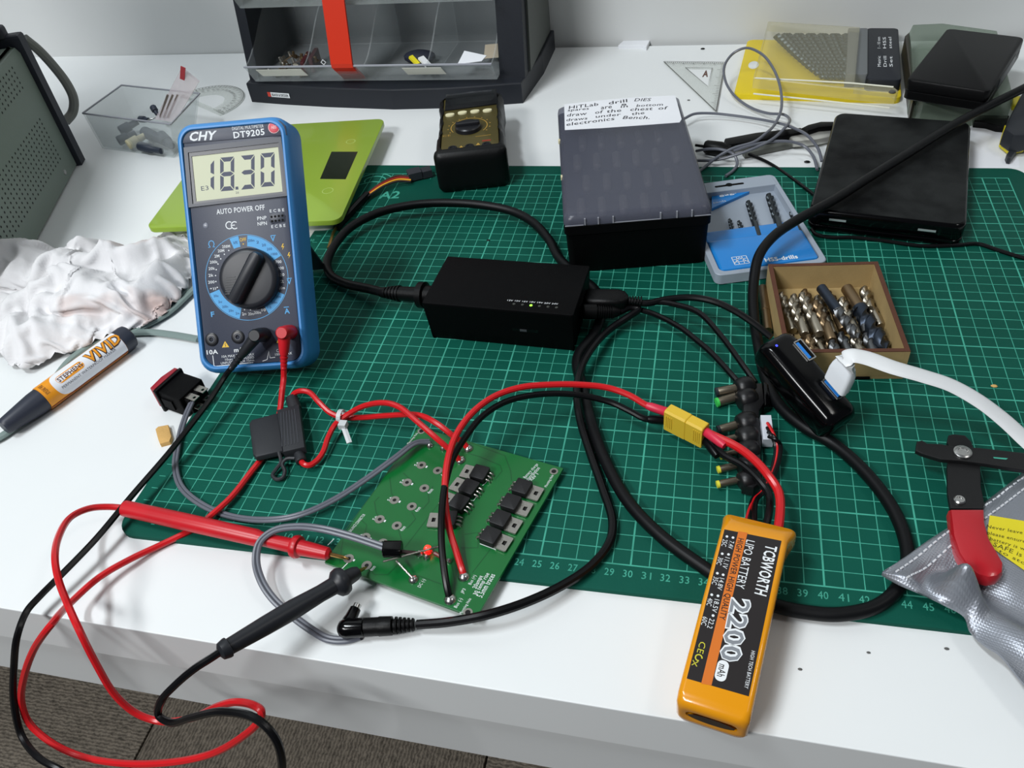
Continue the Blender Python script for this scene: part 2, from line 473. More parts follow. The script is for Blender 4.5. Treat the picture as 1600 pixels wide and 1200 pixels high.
digit('1', [cv(285, 540), cv(430, 528), cv(430, 855), cv(287, 865)])
digit('8', [cv(493, 510), cv(640, 497), cv(640, 848), cv(495, 860)])
digit('3', [cv(707, 490), cv(852, 476), cv(852, 830), cv(710, 843)])
digit('0', [cv(915, 466), cv(1060, 452), cv(1060, 803), cv(916, 815)])
g = MB(); p = px(*cv(668, 826), FZ + 0.02); g.quad([(p.x - .1, p.y - .1), (p.x + .1, p.y - .1), (p.x + .1, p.y + .1), (p.x - .1, p.y + .1)], FZ + 0.024)
g.build('decimal_point', SEG, lcd, smooth=False)
g = MB(); p = px(*cv(333, 826), FZ + 0.02)
g.text('E3', px(*cv(295, 832), FZ + .02), px(*cv(372, 822), FZ + .02), 0.3, FZ + 0.024)
g.text('20', px(*cv(655, 874), FZ + .02), px(*cv(688, 872), FZ + .02), 0.14, FZ + 0.024)
g.build('battery_mark', SEG, lcd, smooth=False)
# white, blue and yellow print on the face
g = MB(); zz = FZ + 0.056
letter(meter, 'brand_lettering', WHITEP, 'CHY', px(*cv(175, 290), zz), px(*cv(450, 275), zz), 0.62, zz, 0.03, 0.28)
letter(meter, 'model_lettering', WHITEP, 'DIGITAL MULTIMETER', px(*cv(618, 207), zz), px(*cv(945, 177), zz), 0.22, zz)
letter(meter, 'model_lettering', WHITEP, 'DT9205', px(*cv(632, 276), zz), px(*cv(955, 238), zz), 0.44, zz, 0.02)
zz = FZ + 0.006
ctr = px(385.5, 433.8)
t48 = math.radians(0)
letter(meter, 'notice_lettering', WHITEP, 'AUTO POWER OFF', px(*cv(455, 1075)), px(*cv(957, 1025)), 0.36, zz, 0.015)
cw = lambda x, y: (300 + x / 7.5, 340 + y / 7.5)
for cx_, sgn in ((412, 1), (475, 1)):
    c0 = px(*cw(cx_ + 25, 90))
    g.stroke([(c0.x + 0.24 * math.cos(math.radians(a)), c0.y + 0.24 * math.sin(math.radians(a))) for a in range(50, 311, 20)], 0.07, zz)
c0 = px(*cw(470, 90)); g.stroke([(c0.x - 0.05, c0.y), (c0.x + 0.2, c0.y)], 0.06, zz)
g.text('PNP', px(402, 341.5), px(416.5, 340), 0.24, zz, 0.01); g.text('NPN', px(402.5, 350), px(417, 348.5), 0.24, zz, 0.01)
g.text('E C B E', px(421.5, 329.8), px(444, 327.8), 0.2, zz, 0.01); g.text('E C B E', px(424, 354.3), px(446, 352), 0.2, zz, 0.01)
def radial(s, ang, r, h_, w_, mbx):
    a = math.radians(ang); c0 = (ctr.x + r * math.sin(a), ctr.y + r * math.cos(a))
    mbx.text(s, (c0[0] - w_ / 2, c0[1]), (c0[0] + w_ / 2, c0[1]), h_, zz, 0.01)
def dot(ang, r, mbx):
    a = math.radians(ang); c0 = (ctr.x + r * math.sin(a), ctr.y + r * math.cos(a)); mbx.quad(circ(0.05, 6, *c0), zz)
A0 = 4.8
for k, s in enumerate(('200M', '20M', '2M', '200k', '20k', '2k', '200', '+))')):
    a = A0 - 34 - k * 10.6; radial(s, a, 2.55, 0.2, 0.16 + 0.1 * len(s), g); dot(a, 2.22, g)
for k, s in enumerate(('700', '200', '20', '2', '200m')):
    a = A0 + 64 + k * 10.4; radial(s, a, 2.52, 0.2, 0.12 + 0.1 * len(s), g); dot(a, 2.22, g)
for k, s in enumerate(('10', '200m', '20m', '2m')):
    a = A0 + 152 + k * 11; radial(s, a, 2.5, 0.2, 0.1 + 0.1 * len(s), g); dot(a, 2.22, g)
ce = lambda x, y: (300 + x / 7.62, 470 + y / 7.62)
letter(meter, 'socket_lettering', WHITEP, '10A', px(*ce(175, 615)), px(*ce(308, 605)), 0.32, zz, 0.02)
letter(meter, 'socket_lettering', WHITEP, 'mA', px(*ce(500, 588)), px(*ce(610, 578)), 0.3, zz, 0.02)
g.text('10A MAX 200mA MAX', px(*ce(355, 665)), px(*ce(740, 635)), 0.17, zz); g.text('10sec MAX  FUSED', px(*ce(395, 700)), px(*ce(740, 672)), 0.17, zz)
g.text('UNFUSED  EACH 15min', px(*ce(345, 745)), px(*ce(740, 705)), 0.17, zz)
g.text('CAT', px(*ce(1005, 595)), px(*ce(1080, 588)), 0.2, zz); g.text('1000V MAX', px(*ce(990, 640)), px(*ce(1190, 622)), 0.17, zz)
g.stroke([px(*ce(247, 650)), px(*ce(262, 770)), px(*ce(280, 780)), px(*ce(730, 735))], 0.05, zz)
g.stroke([px(*ce(840, 718)), px(*ce(895, 700)), px(*ce(915, 600)), px(*ce(930, 680)), px(*ce(990, 672))], 0.05, zz)
g.build('white_print', WHITEP, meter, smooth=False, kind='stuff')
def sector(mbx, a0, a1, r0=2.14, r1=2.88):
    n = max(3, int(abs(a1 - a0) / 4)); o = []; i_ = []
    for k in range(n + 1):
        a = math.radians(a0 + (a1 - a0) * k / n); o.append((ctr.x + r1 * math.sin(a), ctr.y + r1 * math.cos(a), zz - .002)); i_.append((ctr.x + r0 * math.sin(a), ctr.y + r0 * math.cos(a), zz - .002))
    mbx.add(o + i_, [(k, n + 1 + k, n + 2 + k, k + 1) for k in range(n)])
g = MB()
for a0, a1 in ((2, 58), (-24, -11), (113, 148), (191, 247)): sector(g, a0 + A0, a1 + A0)
g.stroke([(ctr.x + 2.93 * math.sin(math.radians(a)), ctr.y + 2.93 * math.cos(math.radians(a))) for a in range(0, 365, 5)], 0.035, zz - 0.002)
g.text('V', px(*cw(922, 250)), px(*cw(975, 246)), 0.36, zz, 0.02); g.stroke([px(*cw(920, 212)), px(*cw(982, 207))], 0.05, zz)
g.text('V', px(*cw(1115, 755)), px(*cw(1165, 751)), 0.34, zz, 0.02); g.stroke([px(*cw(1112, 715)), px(*cw(1170, 710))], 0.05, zz)
g.text('A', px(*cw(1083, 1098)), px(*cw(1145, 1092)), 0.36, zz, 0.02); g.stroke([px(*cw(1075, 1052)), px(*cw(1135, 1046))], 0.05, zz)
g.text('F', px(*cw(222, 1135)), px(*cw(262, 1131)), 0.36, zz, 0.02)
c0 = px(*cw(228, 312)); g.stroke([(c0.x - .24, c0.y - .2), (c0.x - .1, c0.y - .2), (c0.x - .2, c0.y), (c0.x - .14, c0.y + .18), (c0.x, c0.y + .24), (c0.x + .14, c0.y + .18), (c0.x + .2, c0.y), (c0.x + .1, c0.y - .2), (c0.x + .24, c0.y - .2)], 0.06, zz)
g.build('blue_print', SKY, meter, smooth=False)
g = MB(); NAVY = M('navy_print', (28, 62, 110), 0.6)
zz = FZ + 0.009
for k, s in enumerate(('200m', '2', '20', '200', '1000')): radial(s, A0 + 8 + k * 10.6, 2.56, 0.18, 0.1 + 0.09 * len(s), g)
radial('hFE', A0 - 17.5, 2.5, 0.19, 0.3, g)
for k, s in enumerate(('2n', '20n', '200n', '2u', '20u')): radial(s, A0 + 196 + k * 11, 2.56, 0.17, 0.1 + 0.08 * len(s), g)
for k, s in enumerate(('20m', '200m', '10')): radial(s, A0 + 120 + k * 11, 2.56, 0.17, 0.1 + 0.08 * len(s), g)
g.build('navy_print', NAVY, meter, smooth=False)
g = MB(); zz = FZ + 0.006
radial('OFF', A0 - 5, 2.6, 0.24, 0.46, g); dot(A0 - 5, 2.3, g)
for (u, v) in (cw(1062, 340), cw(1135, 440)):
    c0 = px(u, v); g.add([(c0.x + .02, c0.y + .2, zz), (c0.x - .1, c0.y - .04, zz), (c0.x + .02, c0.y - .02, zz), (c0.x - .04, c0.y - .24, zz), (c0.x + .12, c0.y + .03, zz), (c0.x, c0.y + .02, zz), (c0.x + .1, c0.y + .2, zz)], [(0, 1, 2, 5), (0, 5, 6), (5, 2, 4), (2, 3, 4)])
for (u, v) in (ce(397, 520), ce(1045, 465)):
    c0 = px(u, v); g.add([(c0.x, c0.y + .24, zz), (c0.x - .26, c0.y - .2, zz), (c0.x + .26, c0.y - .2, zz)], [(0, 1, 2)])
g.build('yellow_print', YELLOWP, meter, smooth=False)
g = MB()
for (u, v) in (ce(397, 525), ce(1045, 470)):
    c0 = px(u, v); g.stroke([(c0.x + .02, c0.y + .12), (c0.x - .03, c0.y), (c0.x + .03, c0.y), (c0.x - .01, c0.y - .12)], 0.04, zz + .004)
g.build('warning_mark', DARKB, meter, smooth=False)
# red stop badge, transistor socket, lamp
c0 = px(*cv(1053, 193), FZ + .05); g = MB(); g.prism(circ(0.36, 20, c0.x, c0.y), FZ + .03, FZ + .09, .02)
bad = g.build('badge', M('badge_red', (206, 70, 84), 0.45), meter)
g = MB(); g.stroke([(c0.x + .38 * math.cos(a * .3), c0.y + .38 * math.sin(a * .3)) for a in range(22)], .04, FZ + .06)
g.text('ABS', (c0.x - .18, c0.y), (c0.x + .18, c0.y), 0.2, FZ + .095, 0.01); g.build('badge_rim', M('badge_pale', (236, 190, 190), 0.5), bad, smooth=False)
q = [px(*cw(905, 8)), px(*cw(1100, -10)), px(*cw(1105, 55)), px(*cw(1085, 72)), px(*cw(930, 85))]
q = [px(421.5, 334), px(442, 332), px(446, 337), px(446, 346), px(425, 350), px(421, 346)]
tr = MB().prism([(p.x, p.y) for p in q], FZ - .02, FZ + .03, .01).build('transistor_socket', PANEL2, meter)
g = MB()
for j, (u0, v0, u1, v1) in enumerate(((424.5, 339, 441.5, 337), (425.5, 345.8, 442, 343.8))):
    for k in range(4):
        c0 = px(u0 + (u1 - u0) * k / 3, v0 + (v1 - v0) * k / 3); g.quad(circ(0.085, 8, c0.x, c0.y), FZ + .034)
g.build('socket_hole', BLACKM, tr, smooth=False)
c0 = px(*cw(160, 95)); MB().prism(circ(0.2, 14, c0.x, c0.y), FZ - .02, FZ + .02, .02).build('light_sensor', M('grey_lens', (112, 116, 128), 0.3), meter)
# rotary knob
kc = px(385.6, 435.0, FZ + 0.75)
KN = M('knob_black', (33, 35, 41), 0.42)
g = MB(); g.lathe([(0, 2.1), (0.25, 2.1), (0.55, 2.04), (0.68, 1.92), (0.72, 1.7), (0.72, 0.4)], (kc.x, kc.y, FZ - .03), (0, 0, 1), 48)
kn = g.build('knob', KN, meter, angle=50)
ka = math.radians(90 - (28 + A0)); ex = Vector((math.cos(ka), math.sin(ka), 0)); ey = Vector((-ex.y, ex.x, 0))
g = MB()
rows = []
for w0, zt in ((0.52, 0.62), (0.5, 0.9), (0.40, 1.28), (0.28, 1.34)):
    row = [tuple(Vector((kc.x, kc.y, 0)) + ex * x + ey * y + Vector((0, 0, FZ - .03 + zt))) for x, y in rrect(3.95 if zt < 1.2 else 3.8, 2 * w0, w0 * .9, 5)]
    rows.append(row)
g.loft(rows); g.build('knob_handle', KN, kn, angle=50)
g = MB()
for k in range(8):
    t_ = -1.5 + 0.16 * k
    for sgn in (1,):
        a0 = Vector((kc.x, kc.y, 0)) + Vector((0, -.0, 0))
        g.box(tuple(a0 + Vector((-1.15, t_ + 0.55, FZ + .70))), (1.0 - 0.05 * k, .05, .03))
g.build('knob_ribs', KN, kn, smooth=False)
tipm = Vector((kc.x, kc.y, 0)) + ex * 1.72; MB().torus((tipm.x, tipm.y, FZ + 1.27), .1, .025, 12, 5).build('knob_pointer', M('pointer_grey', (120, 122, 128), 0.5), kn)
# sockets
J = [px(*ce(237, 462)), px(*ce(549, 432))]
dj = J[1] - J[0]; J += [J[1] + dj, J[1] + dj * 2]
for p in J:
    g = MB(); g.lathe([(0, .47), (.06, .47), (.09, .42), (.09, .24), (.02, .23), (.02, .001)], (p.x, p.y, FZ - .02), (0, 0, 1), 24)
    so = g.build('socket', M('socket_black', (20, 21, 26), 0.35), meter)
    MB().torus((p.x, p.y, FZ + .06), .19, .035, 18, 6).build('socket_rim', M('socket_grey', (84, 88, 98), 0.4), so)
# tilt stand
hp = [meter.w((x, 12.2, -0.05)) for x in (-1.9, 1.5)]
fp = [Vector((p.x - 0.4, p.y + 4.6, 0.12)) for p in hp]
g = MB(); a, b_, c_, d_ = [meter.L(p) for p in (hp[0], hp[1], fp[1], fp[0])]
nn = (b_ - a).cross(d_ - a).normalized() * .18
g.loft([[a, b_, c_, d_], [a + nn, b_ + nn, c_ + nn, d_ + nn]]); g.build('tilt_stand', DARKB, meter, smooth=False)

# ================================================================ test leads
def lead_plug(T_, jack, tail_px, tail_z, col, wirecol, hz=4.75):
    m = MB(); p = jack
    m.lathe([(0.0, .5), (.9, .5), (1.1, .46), (hz - FZ - .1, .44), (hz - FZ, .36), (hz - FZ, .1)], (p.x, p.y, FZ + .06), (0, 0, 1), 24)
    c = Vector((p.x, p.y, hz - .48)); e = meter.px(tail_px[0], tail_px[1], tail_z)
    d = (e - c); Lh = d.length
    prof = [(0.0, .4), (.4, .42), (Lh * .5, .33), (Lh * .6, .27)]
    for k in range(4):
        t = Lh * (.6 + .1 * k); prof += [(t, .27 - .02 * k), (t + .04, .21), (t + Lh * .04, .21), (t + Lh * .045, .28 - .02 * k), (t + Lh * .09, .26 - .02 * k)]
    prof += [(Lh, .15)]
    m.lathe(prof, c, d, 16)
    m.xf(meter.M).xf(T_.I); m.build('plug', col, T_, angle=40)
    return meter.w(e), (meter.M.to_3x3() @ d).normalized()
wj = meter.w(J[3])
redl = T('test_lead', 'red test lead plugged into the blue meter, its red probe touching the circuit board', 'test lead', wj)
e, d = lead_plug(redl, J[3], (443.5, 578), FZ + 1.0, REDP, REDW)
pts = [e, e + d * .6] + W([(441, 610, 1.5), (437, 645, .5), (424, 690, .0 + .2), (412, 712, .25), (392, 738, .25), (362, 776, .4), (335, 801, .45), (306, 824, .2), (250, 852, 0), (205, 873, .3), (155, 902, .6), (112, 940, .9)]) + \
    W([(80, 976, 0, -9.4), (54, 1013, 0, -9.8), (38, 1056, 0, -10.3), (34, 1098, 0, -10.8), (46, 1130, 0, -11.3), (80, 1160, 0, -11.8), (122, 1180, 0, -12.0), (182, 1192, 0, -12.2), (260, 1192, 0, -12.2), (330, 1178, 0, -12.0), (380, 1150, 0, -11.7), (405, 1126, 0, -11.4), (408, 1110, 0, -11.2), (394, 1101, 0, -11.0), (370, 1097, 0, -10.9), (340, 1104, 0, -10.8), (300, 1122, 0, -10.8), (250, 1127, 0, -10.8), (214, 1115, 0, -10.8), (180, 1086, 0, -10.6), (150, 1037, 0, -10.0), (124, 985, 0, -9.2)]) + \
    W([(106, 945, 2.6), (92, 908, 3.3), (86, 875, 3.6), (92, 838, 3.0), (112, 807, 2.2), (142, 794, 1.5), (170, 792, 1.1), (196, 794, .85)])
WR = .2
MB().tube([redl.L(p) for p in catmull(pts, 6)], WR, 8).build('wire', REDW, redl)
tail = P(194, 794, 1.0); tipj = P(516, 866, 1.05)
dd = (tipj - tail); Lp = dd.length
m = MB(); m.lathe([(0, .38), (.08, .5), (Lp * .3, .52), (Lp * .66, .5), (Lp * .68, .42), (Lp * .70, .40), (Lp * .83, .42), (Lp * .835, .62), (Lp * .85, .68), (Lp * .862, .62), (Lp * .866, .46), (Lp * .93, .42), (Lp * .99, .36), (Lp, .2)], redl.L(tail), dd, 20)
m.build('probe_handle', REDP, redl, angle=40)
m = MB(); m.lathe([(0, .11), (.9, .11), (1.2, .05), (1.25, .02)], redl.L(tipj - dd.normalized() * .2), P(545, 873, .72) - tipj, 10); m.build('probe_tip', M('brass', (190, 150, 90), 0.3, 1.0), redl)

blkl = T('test_lead', 'black test lead plugged into the blue meter, its black probe reaching over the bench edge', 'test lead', meter.w(J[2]))
e, d = lead_plug(blkl, J[2], (360, 577), FZ + .9, M('black_probe_plastic', (27, 29, 34), 0.42), BLKW)
ptail = PY(345, 1018, -9.6)
pts = [e, e + d * .5] + W([(330, 622, 1.8), (300, 662, 1.5), (262, 710, 1.3), (205, 776, 1.1), (150, 842, 1.0), (100, 894, .9), (62, 932, .8), (42, 955, .7)]) + \
    W([(28, 990, 0, -9.0), (22, 1040, 0, -9.9), (22, 1100, 0, -11), (34, 1150, 0, -12), (62, 1185, 0, -13), (100, 1206, 0, -13.4), (200, 1270, 0, -14), (330, 1300, 0, -14.4), (420, 1262, 0, -14.2), (441, 1200, 0, -13.6), (428, 1150, 0, -13.0), (398, 1122, 0, -12.6), (350, 1112, 0, -12.4), (300, 1121, 0, -12.2), (266, 1129, 0, -12.0), (248, 1118, 0, -11.7), (250, 1098, 0, -11.4), (272, 1072, 0, -11), (305, 1044, 0, -10.4), (330, 1028, 0, -9.9)]) + [ptail]
MB().tube([blkl.L(p) for p in catmull(pts, 6)], WR, 8).build('wire', BLKW, blkl)
ptip = P(560, 893, 1.25); dd = ptip - ptail; Lp = dd.length
BP = MATS['black_probe_plastic']
m = MB(); m.lathe([(-.1, .25), (0, .44), (.3, .52), (.4, .52), (.45, .42), (Lp * .3, .5), (Lp * .5, .53), (Lp * .7, .46), (Lp * .80, .48), (Lp * .83, .74), (Lp * .86, .8), (Lp * .89, .72), (Lp * .90, .46), (Lp * .97, .4), (Lp, .3), (Lp, .1)], blkl.L(ptail), dd, 20)
m.build('probe_handle', BP, blkl, angle=40)
m = MB(); m.lathe([(0, .11), (.5, .1), (.85, .03)], blkl.L(ptip), P(577, 884, .62) - ptip, 10); m.build('probe_tip', MATS['brass'], blkl)
# ================================================================ power adapter and its cords
adp = T('power_adapter', 'black box power adapter with one green light lit, in the middle of the mat', 'power adapter', (19.16, 20.41, 0), -3.6)
m = MB(); poly = rrect(11.02, 5.83, .14, 3)
L = []
for d, zz in ((.55, 0), (.45, .1), (.30, 1.0), (0.0, 3.2), (0.0, 3.3), (.05, 3.39), (.12, 3.41)):
    L.append([(x, y, zz) for x, y in inset(poly, d * .55)])
m.loft(L); m.build('casing', M('satin_black_casing', (4, 4, 5), 0.55, spec=.1, bump=0.25, bscale=1800), adp)
zt = 3.42
for k in range(6):
    p = adp.px(803 + k * 13.3, 474.8 + k * 1.1, zt)
    m = MB(); m.lathe([(0, .11), (.03, .1), (.05, .06)], (p.x, p.y, zt - .02), (0, 0, 1), 12)
    if k == 2:
        m.build('indicator_light', M('green_light', (140, 235, 60), 0.4, emit=2.2), adp, label='lit green indicator light')
    else: m.build('indicator_light', M('unlit_light', (58, 60, 56), 0.3), adp)
g = MB(); g.text('12V 15V 16V 18V 19V 20V 24V', adp.px(793, 469, zt), adp.px(872, 475, zt), .16, zt); g.build('lettering', WHITEP, adp, smooth=False)
def front_y(z): return -5.83 / 2 + .55 * .55 * (1 - z / 3.2)
m = MB(); m.box((1.95, front_y(1.6) + .02, 1.62), (1.9, .12, .28)); m.build('selector_slot', GLOSS, adp, smooth=False)
m = MB(); m.box((1.8, front_y(1.6) - .04, 1.6), (.5, .08, .16)); m.build('selector_slider', M('slider_grey', (60, 62, 66), 0.4), adp, smooth=False)
m = MB(); m.box((5.45, .3, 1.9), (.16, 2.0, 1.1)); m.build('socket_plate', GLOSS, adp, smooth=False)

cord = T('mains_lead', 'thick black mains lead looping behind the adapter and around the hub to the right', 'power cord', (13.6, 21.2, 0))
KR = .37
pl = adp.w((-5.45, .2, 1.65))
tail = P(600, 457, 1.3)
pts = [tail] + W([(575, 451, 1.0), (540, 443, .6), (518, 431, .5), (511, 412, .6), (522, 385, .8), (548, 355, 1.0), (590, 333, 1.2), (640, 321, 1.3), (690, 317, 1.3), (750, 320, 1.2), (800, 330, 1.0), (832, 347, .8), (858, 375, .6), (874, 404, .45)]) + \
    [Vector((23.6, 25.6, .4)), Vector((25.0, 24.0, .4)), Vector((25.75, 21.5, .4)), Vector((25.6, 19.0, .4))] + \
    W([(902, 560, .4), (912, 610, .4), (924, 660, .4), (945, 718, .4), (980, 782, .4), (1030, 835, .4), (1090, 880, .38), (1150, 918, .36), (1215, 947, .28), (1262, 957, .2), (1312, 960, .25), (1368, 948, .36), (1402, 920, .4), (1418, 880, .4), (1413, 838, .45), (1393, 792, .5), (1352, 738, .5), (1304, 695, .45), (1256, 667, .5), (1220, 636, .5), (1196, 590, .4), (1185, 540, .5), (1178, 495, .8), (1177, 450, 1.4), (1185, 402, 2.4), (1208, 370, 2.75), (1245, 344, 2.75), (1300, 314, 2.75), (1360, 276, 2.75), (1420, 239, 2.75), (1480, 201, 2.8), (1540, 168, 3.0), (1600, 138, 3.3), (1680, 98, 3.0)]) + [P(1680, 98, 3.0) + Vector((9, 3.5, -2.2)), P(1680, 98, 3.0) + Vector((22, 6, -2.93)), P(1680, 98, 3.0) + Vector((60, 4, -2.93))]
MB().tube([cord.L(p) for p in catmull(pts, 7)], KR, 12).build('cord', M('black_cord', (8, 9, 11), 0.45, spec=.25), cord)
dd = (pl - tail); Lp = dd.length
m = MB(); prof = [(-.3, .37)]
for k in range(5): prof += [(.05 + k * .3, .44 + .05 * k), (.2 + k * .3, .44 + .05 * k), (.21 + k * .3, .36 + .05 * k), (.29 + k * .3, .36 + .05 * k)]
prof += [(Lp * .62, .6), (Lp * .64, 1.0), (Lp * .74, 1.02), (Lp * .76, .75), (Lp, .78)]
m.lathe(prof, cord.L(tail), dd, 18); m.build('plug', BLACK, cord, angle=40)

dc = T('output_cord', 'thin black output cord from the adapter ending in a round barrel plug on the bench', 'cord', (24.7, 20.2, 0))
# two plugs side by side in the right end of the adapter
A1 = adp.w((5.55, -.55, 1.9)); A2 = P(968, 487, 1.5)
d2 = (A2 - A1).normalized()
m = MB(); prof = [(0, .45), (.1, .55), (1.0, .55)]
for k in range(7): prof += [(1.05 + k * .16, .42), (1.12 + k * .16, .42), (1.13 + k * .16, .5), (1.2 + k * .16, .5)]
prof += [((A2 - A1).length, .3)]
m.lathe(prof, dc.L(A1), d2, 16); m.build('plug', BLACK, dc, angle=40)
pts = [A2] + W([(990, 484, 1.35), (960, 497, 1.0), (938, 520, .5)][:0]) + W([(985, 480, 1.5), (998, 483, 1.4), (985, 493, 1.2), (955, 513, .8), (928, 540, 1.1), (909, 572, 1.1), (901, 612, 1.0), (906, 655, .6), (921, 705, .3), (942, 765, .3), (957, 815, .3), (952, 848, .3), (925, 883, .35), (880, 914, .6), (820, 942, .9), (760, 961, .95), (700, 972, .6), (652, 976, .3)])
MB().tube([dc.L(p) for p in catmull(pts, 6)], .26, 10).build('cord', BLKW, dc)
b0 = P(648, 976, .3); b1 = P(548, 981, .35); dd = b1 - b0; Lp = dd.length
m = MB(); prof = [(0, .28)]
for k in range(5): prof += [(.04 + .22 * k, .34 + .03 * k), (.14 + .22 * k, .35 + .03 * k), (.15 + .22 * k, .27 + .02 * k), (.24 + .22 * k, .27 + .02 * k)]
prof += [(1.2, .5), (Lp * .55, .52), (Lp * .57, .49), (Lp - .2, .5), (Lp, .46), (Lp, .2)]
m.lathe(prof, dc.L(b0), dd, 18); m.build('barrel_plug', BLACK, dc, angle=40)
tip = T('plug_tip', 'small glossy black angled tip on the end of the barrel plug, near the bench edge', 'connector', P(535, 983, -.3))
c0 = tip.L(P(540, 982, .42)); m = MB()
dl = dd.normalized()
m.lathe([(-1.0, .42), (-.95, .5), (-.1, .53), (.1, .5), (.3, .4), (.42, .2)], c0, dl, 18)
m.lathe([(0, .3), (.4, .38), (.55, .36), (.6, .34), (1.15, .3), (1.2, .25)], c0, P(552, 958, .55) - P(540, 982, .42), 14)
m.build('tip_body', GLOSS, tip, angle=40)
m = MB(); e = c0 + (tip.L(P(552, 958, .55)) - c0).normalized() * 1.1
m.lathe([(0, .22), (.3, .22), (.32, .2)], e, tip.L(P(552, 958, .55)) - c0, 12); m.build('tip_sleeve', STEEL, tip)

# ================================================================ USB lead, hub and flat white lead
hubc = T('usb_lead', 'black lead with a big rectangular plug in the adapter, running to the hub', 'cable', adp.w((5.6, .8, 1.3)))
a = adp.w((5.56, .75, 1.95)); b_ = P(982, 470, 1.95)
ex = (b_ - a).normalized(); ey = Vector((-ex.y, ex.x, 0)); Rm = Matrix((ex, ey, Vector((0, 0, 1)))).transposed()
Lp = (b_ - a).length
m = MB(); L = []
for t, w, hh in ((0, .8, .42), (.02, 1.0, .5), (.1, 1.06, .56), (Lp * .75, 1.06, .56), (Lp * .9, .9, .5), (Lp, .45, .35)):
    L.append([hubc.L(a + Rm @ Vector((t, x, z))) for x, z in rrect(w * 1.5, hh * 2, .3, 4)])
m.loft(L); 
for k in range(5): m.lathe([(0, .34), (.1, .34)], hubc.L(b_ + ex * (.05 + .2 * k)), ex, 12)
m.build('plug', BLACK, hubc, angle=50)
pts = [b_] + W([(1010, 474, 1.8), (1040, 468, 1.9), (1080, 465, 2.0), (1115, 471, 2.0), (1150, 487, 1.9), (1180, 507, 1.6), (1205, 527, 1.3)])
MB().tube([hubc.L(p) for p in catmull(pts, 6)], .24, 10).build('cord', BLKW, hubc)

H0 = P(1236, 509, 4.65); H1 = P(1349, 640, 2.2)
hd = (H1 - H0); hl = hd.length; hd.normalize()
hy = Vector((0, 0, 1)).cross(hd).normalized(); hz = hd.cross(hy)
hw = 2.5
HR = Matrix((hd, hy, hz)).transposed()
hub = T('usb_hub', 'glossy black USB hub with a bright blue port, leaning on the wooden box corner', 'usb hub', (H0 + H1) / 2 - hy * (hw / 2) - hz * 2.1, HR)
m = MB(); L = []
for d, zz in ((.25, 0), (.1, .12), (0, .5), (0, 1.45), (.12, 1.8), (.35, 2.02), (.6, 2.1)):
    L.append([(x, y, zz) for x, y in rrect(hl - 2 * d, hw - 2 * d, .5, 6)])
m.loft(L); m.build('casing', GLOSS, hub, angle=50)
def port(u, v, full):
    c = hub.px(u, v, 2.11); m = MB(); o = rrect(1.5, .62, .06, 2, c.x, c.y); i = rrect(1.34, .46, .03, 2, c.x, c.y)
    m.ringplate(o, i, 2.02, 2.18); f = m.build('port', STEEL, hub, smooth=False)
    MB().box((c.x, c.y, 2.09), (1.3, .42, .03)).build('port_floor', BLACKM, f, smooth=False)
    MB().box((c.x, c.y - .1, 2.12), (1.22, .2, .09)).build('port_tongue', M('usb_blue', (30, 120, 205), 0.4), f, smooth=False)
    return c
port(1257, 547, True); pc = port(1303, 606, False)
c = hub.px(1213.5, 540, 2.1); MB().lathe([(0, .08), (.02, .07), (.03, .03)], (c.x, c.y, 2.1), (0, 0, 1), 10).build('indicator_light', M('blue_light', (60, 70, 255), 0.4, emit=2.0), hub)
wl = T('usb_lead', 'flat white USB lead plugged into the hub, running off to the right', 'cable', hub.w(Vector((pc.x, pc.y, 2.12))))
MB().box(tuple(wl.L(hub.w((pc.x, pc.y - .08, 2.34)))), (1.2, .42, .42), HR).build('plug_shell', M('usb_blue', (30, 120, 205), 0.4), wl, smooth=False)
m = MB(); base = hub.w((pc.x, pc.y, 2.44)); top = P(1323, 568, base.z + 1.45); 
ax = (top - base)
L = []
for t, w, dd_ in ((0, 1.45, .62), (.06, 1.6, .78), (.55, 1.6, .8), (.75, 1.5, .75), (1.0, 1.25, .5)):
    L.append([wl.L(base + ax * t + HR @ Vector((x, y, 0))) for x, y in rrect(w, dd_, .2, 3)])
m.loft(L); m.build('plug_body', M('glossy_white_plastic', (214, 218, 222), 0.25), wl, angle=40)
bz_ = base.z + 1.2
pts = [P(1324, 574, bz_)] + W([(1321, 562, bz_ + .7), (1330, 556, bz_ + .95), (1352, 559, bz_ + .9), (1395, 574, bz_ + .6), (1440, 587, bz_ + .1), (1485, 602, bz_ - .5), (1530, 627, 3.2), (1568, 656, 2.4), (1610, 694, 1.5), (1680, 750, .6), (1780, 800, -.05), (1900, 840, -.1)])
MB().tube([wl.L(p) for p in catmull(pts, 7)], 1.0, 12, True, (.16, .62), (0, 0, 1)).build('flat_cable', WHITE, wl)

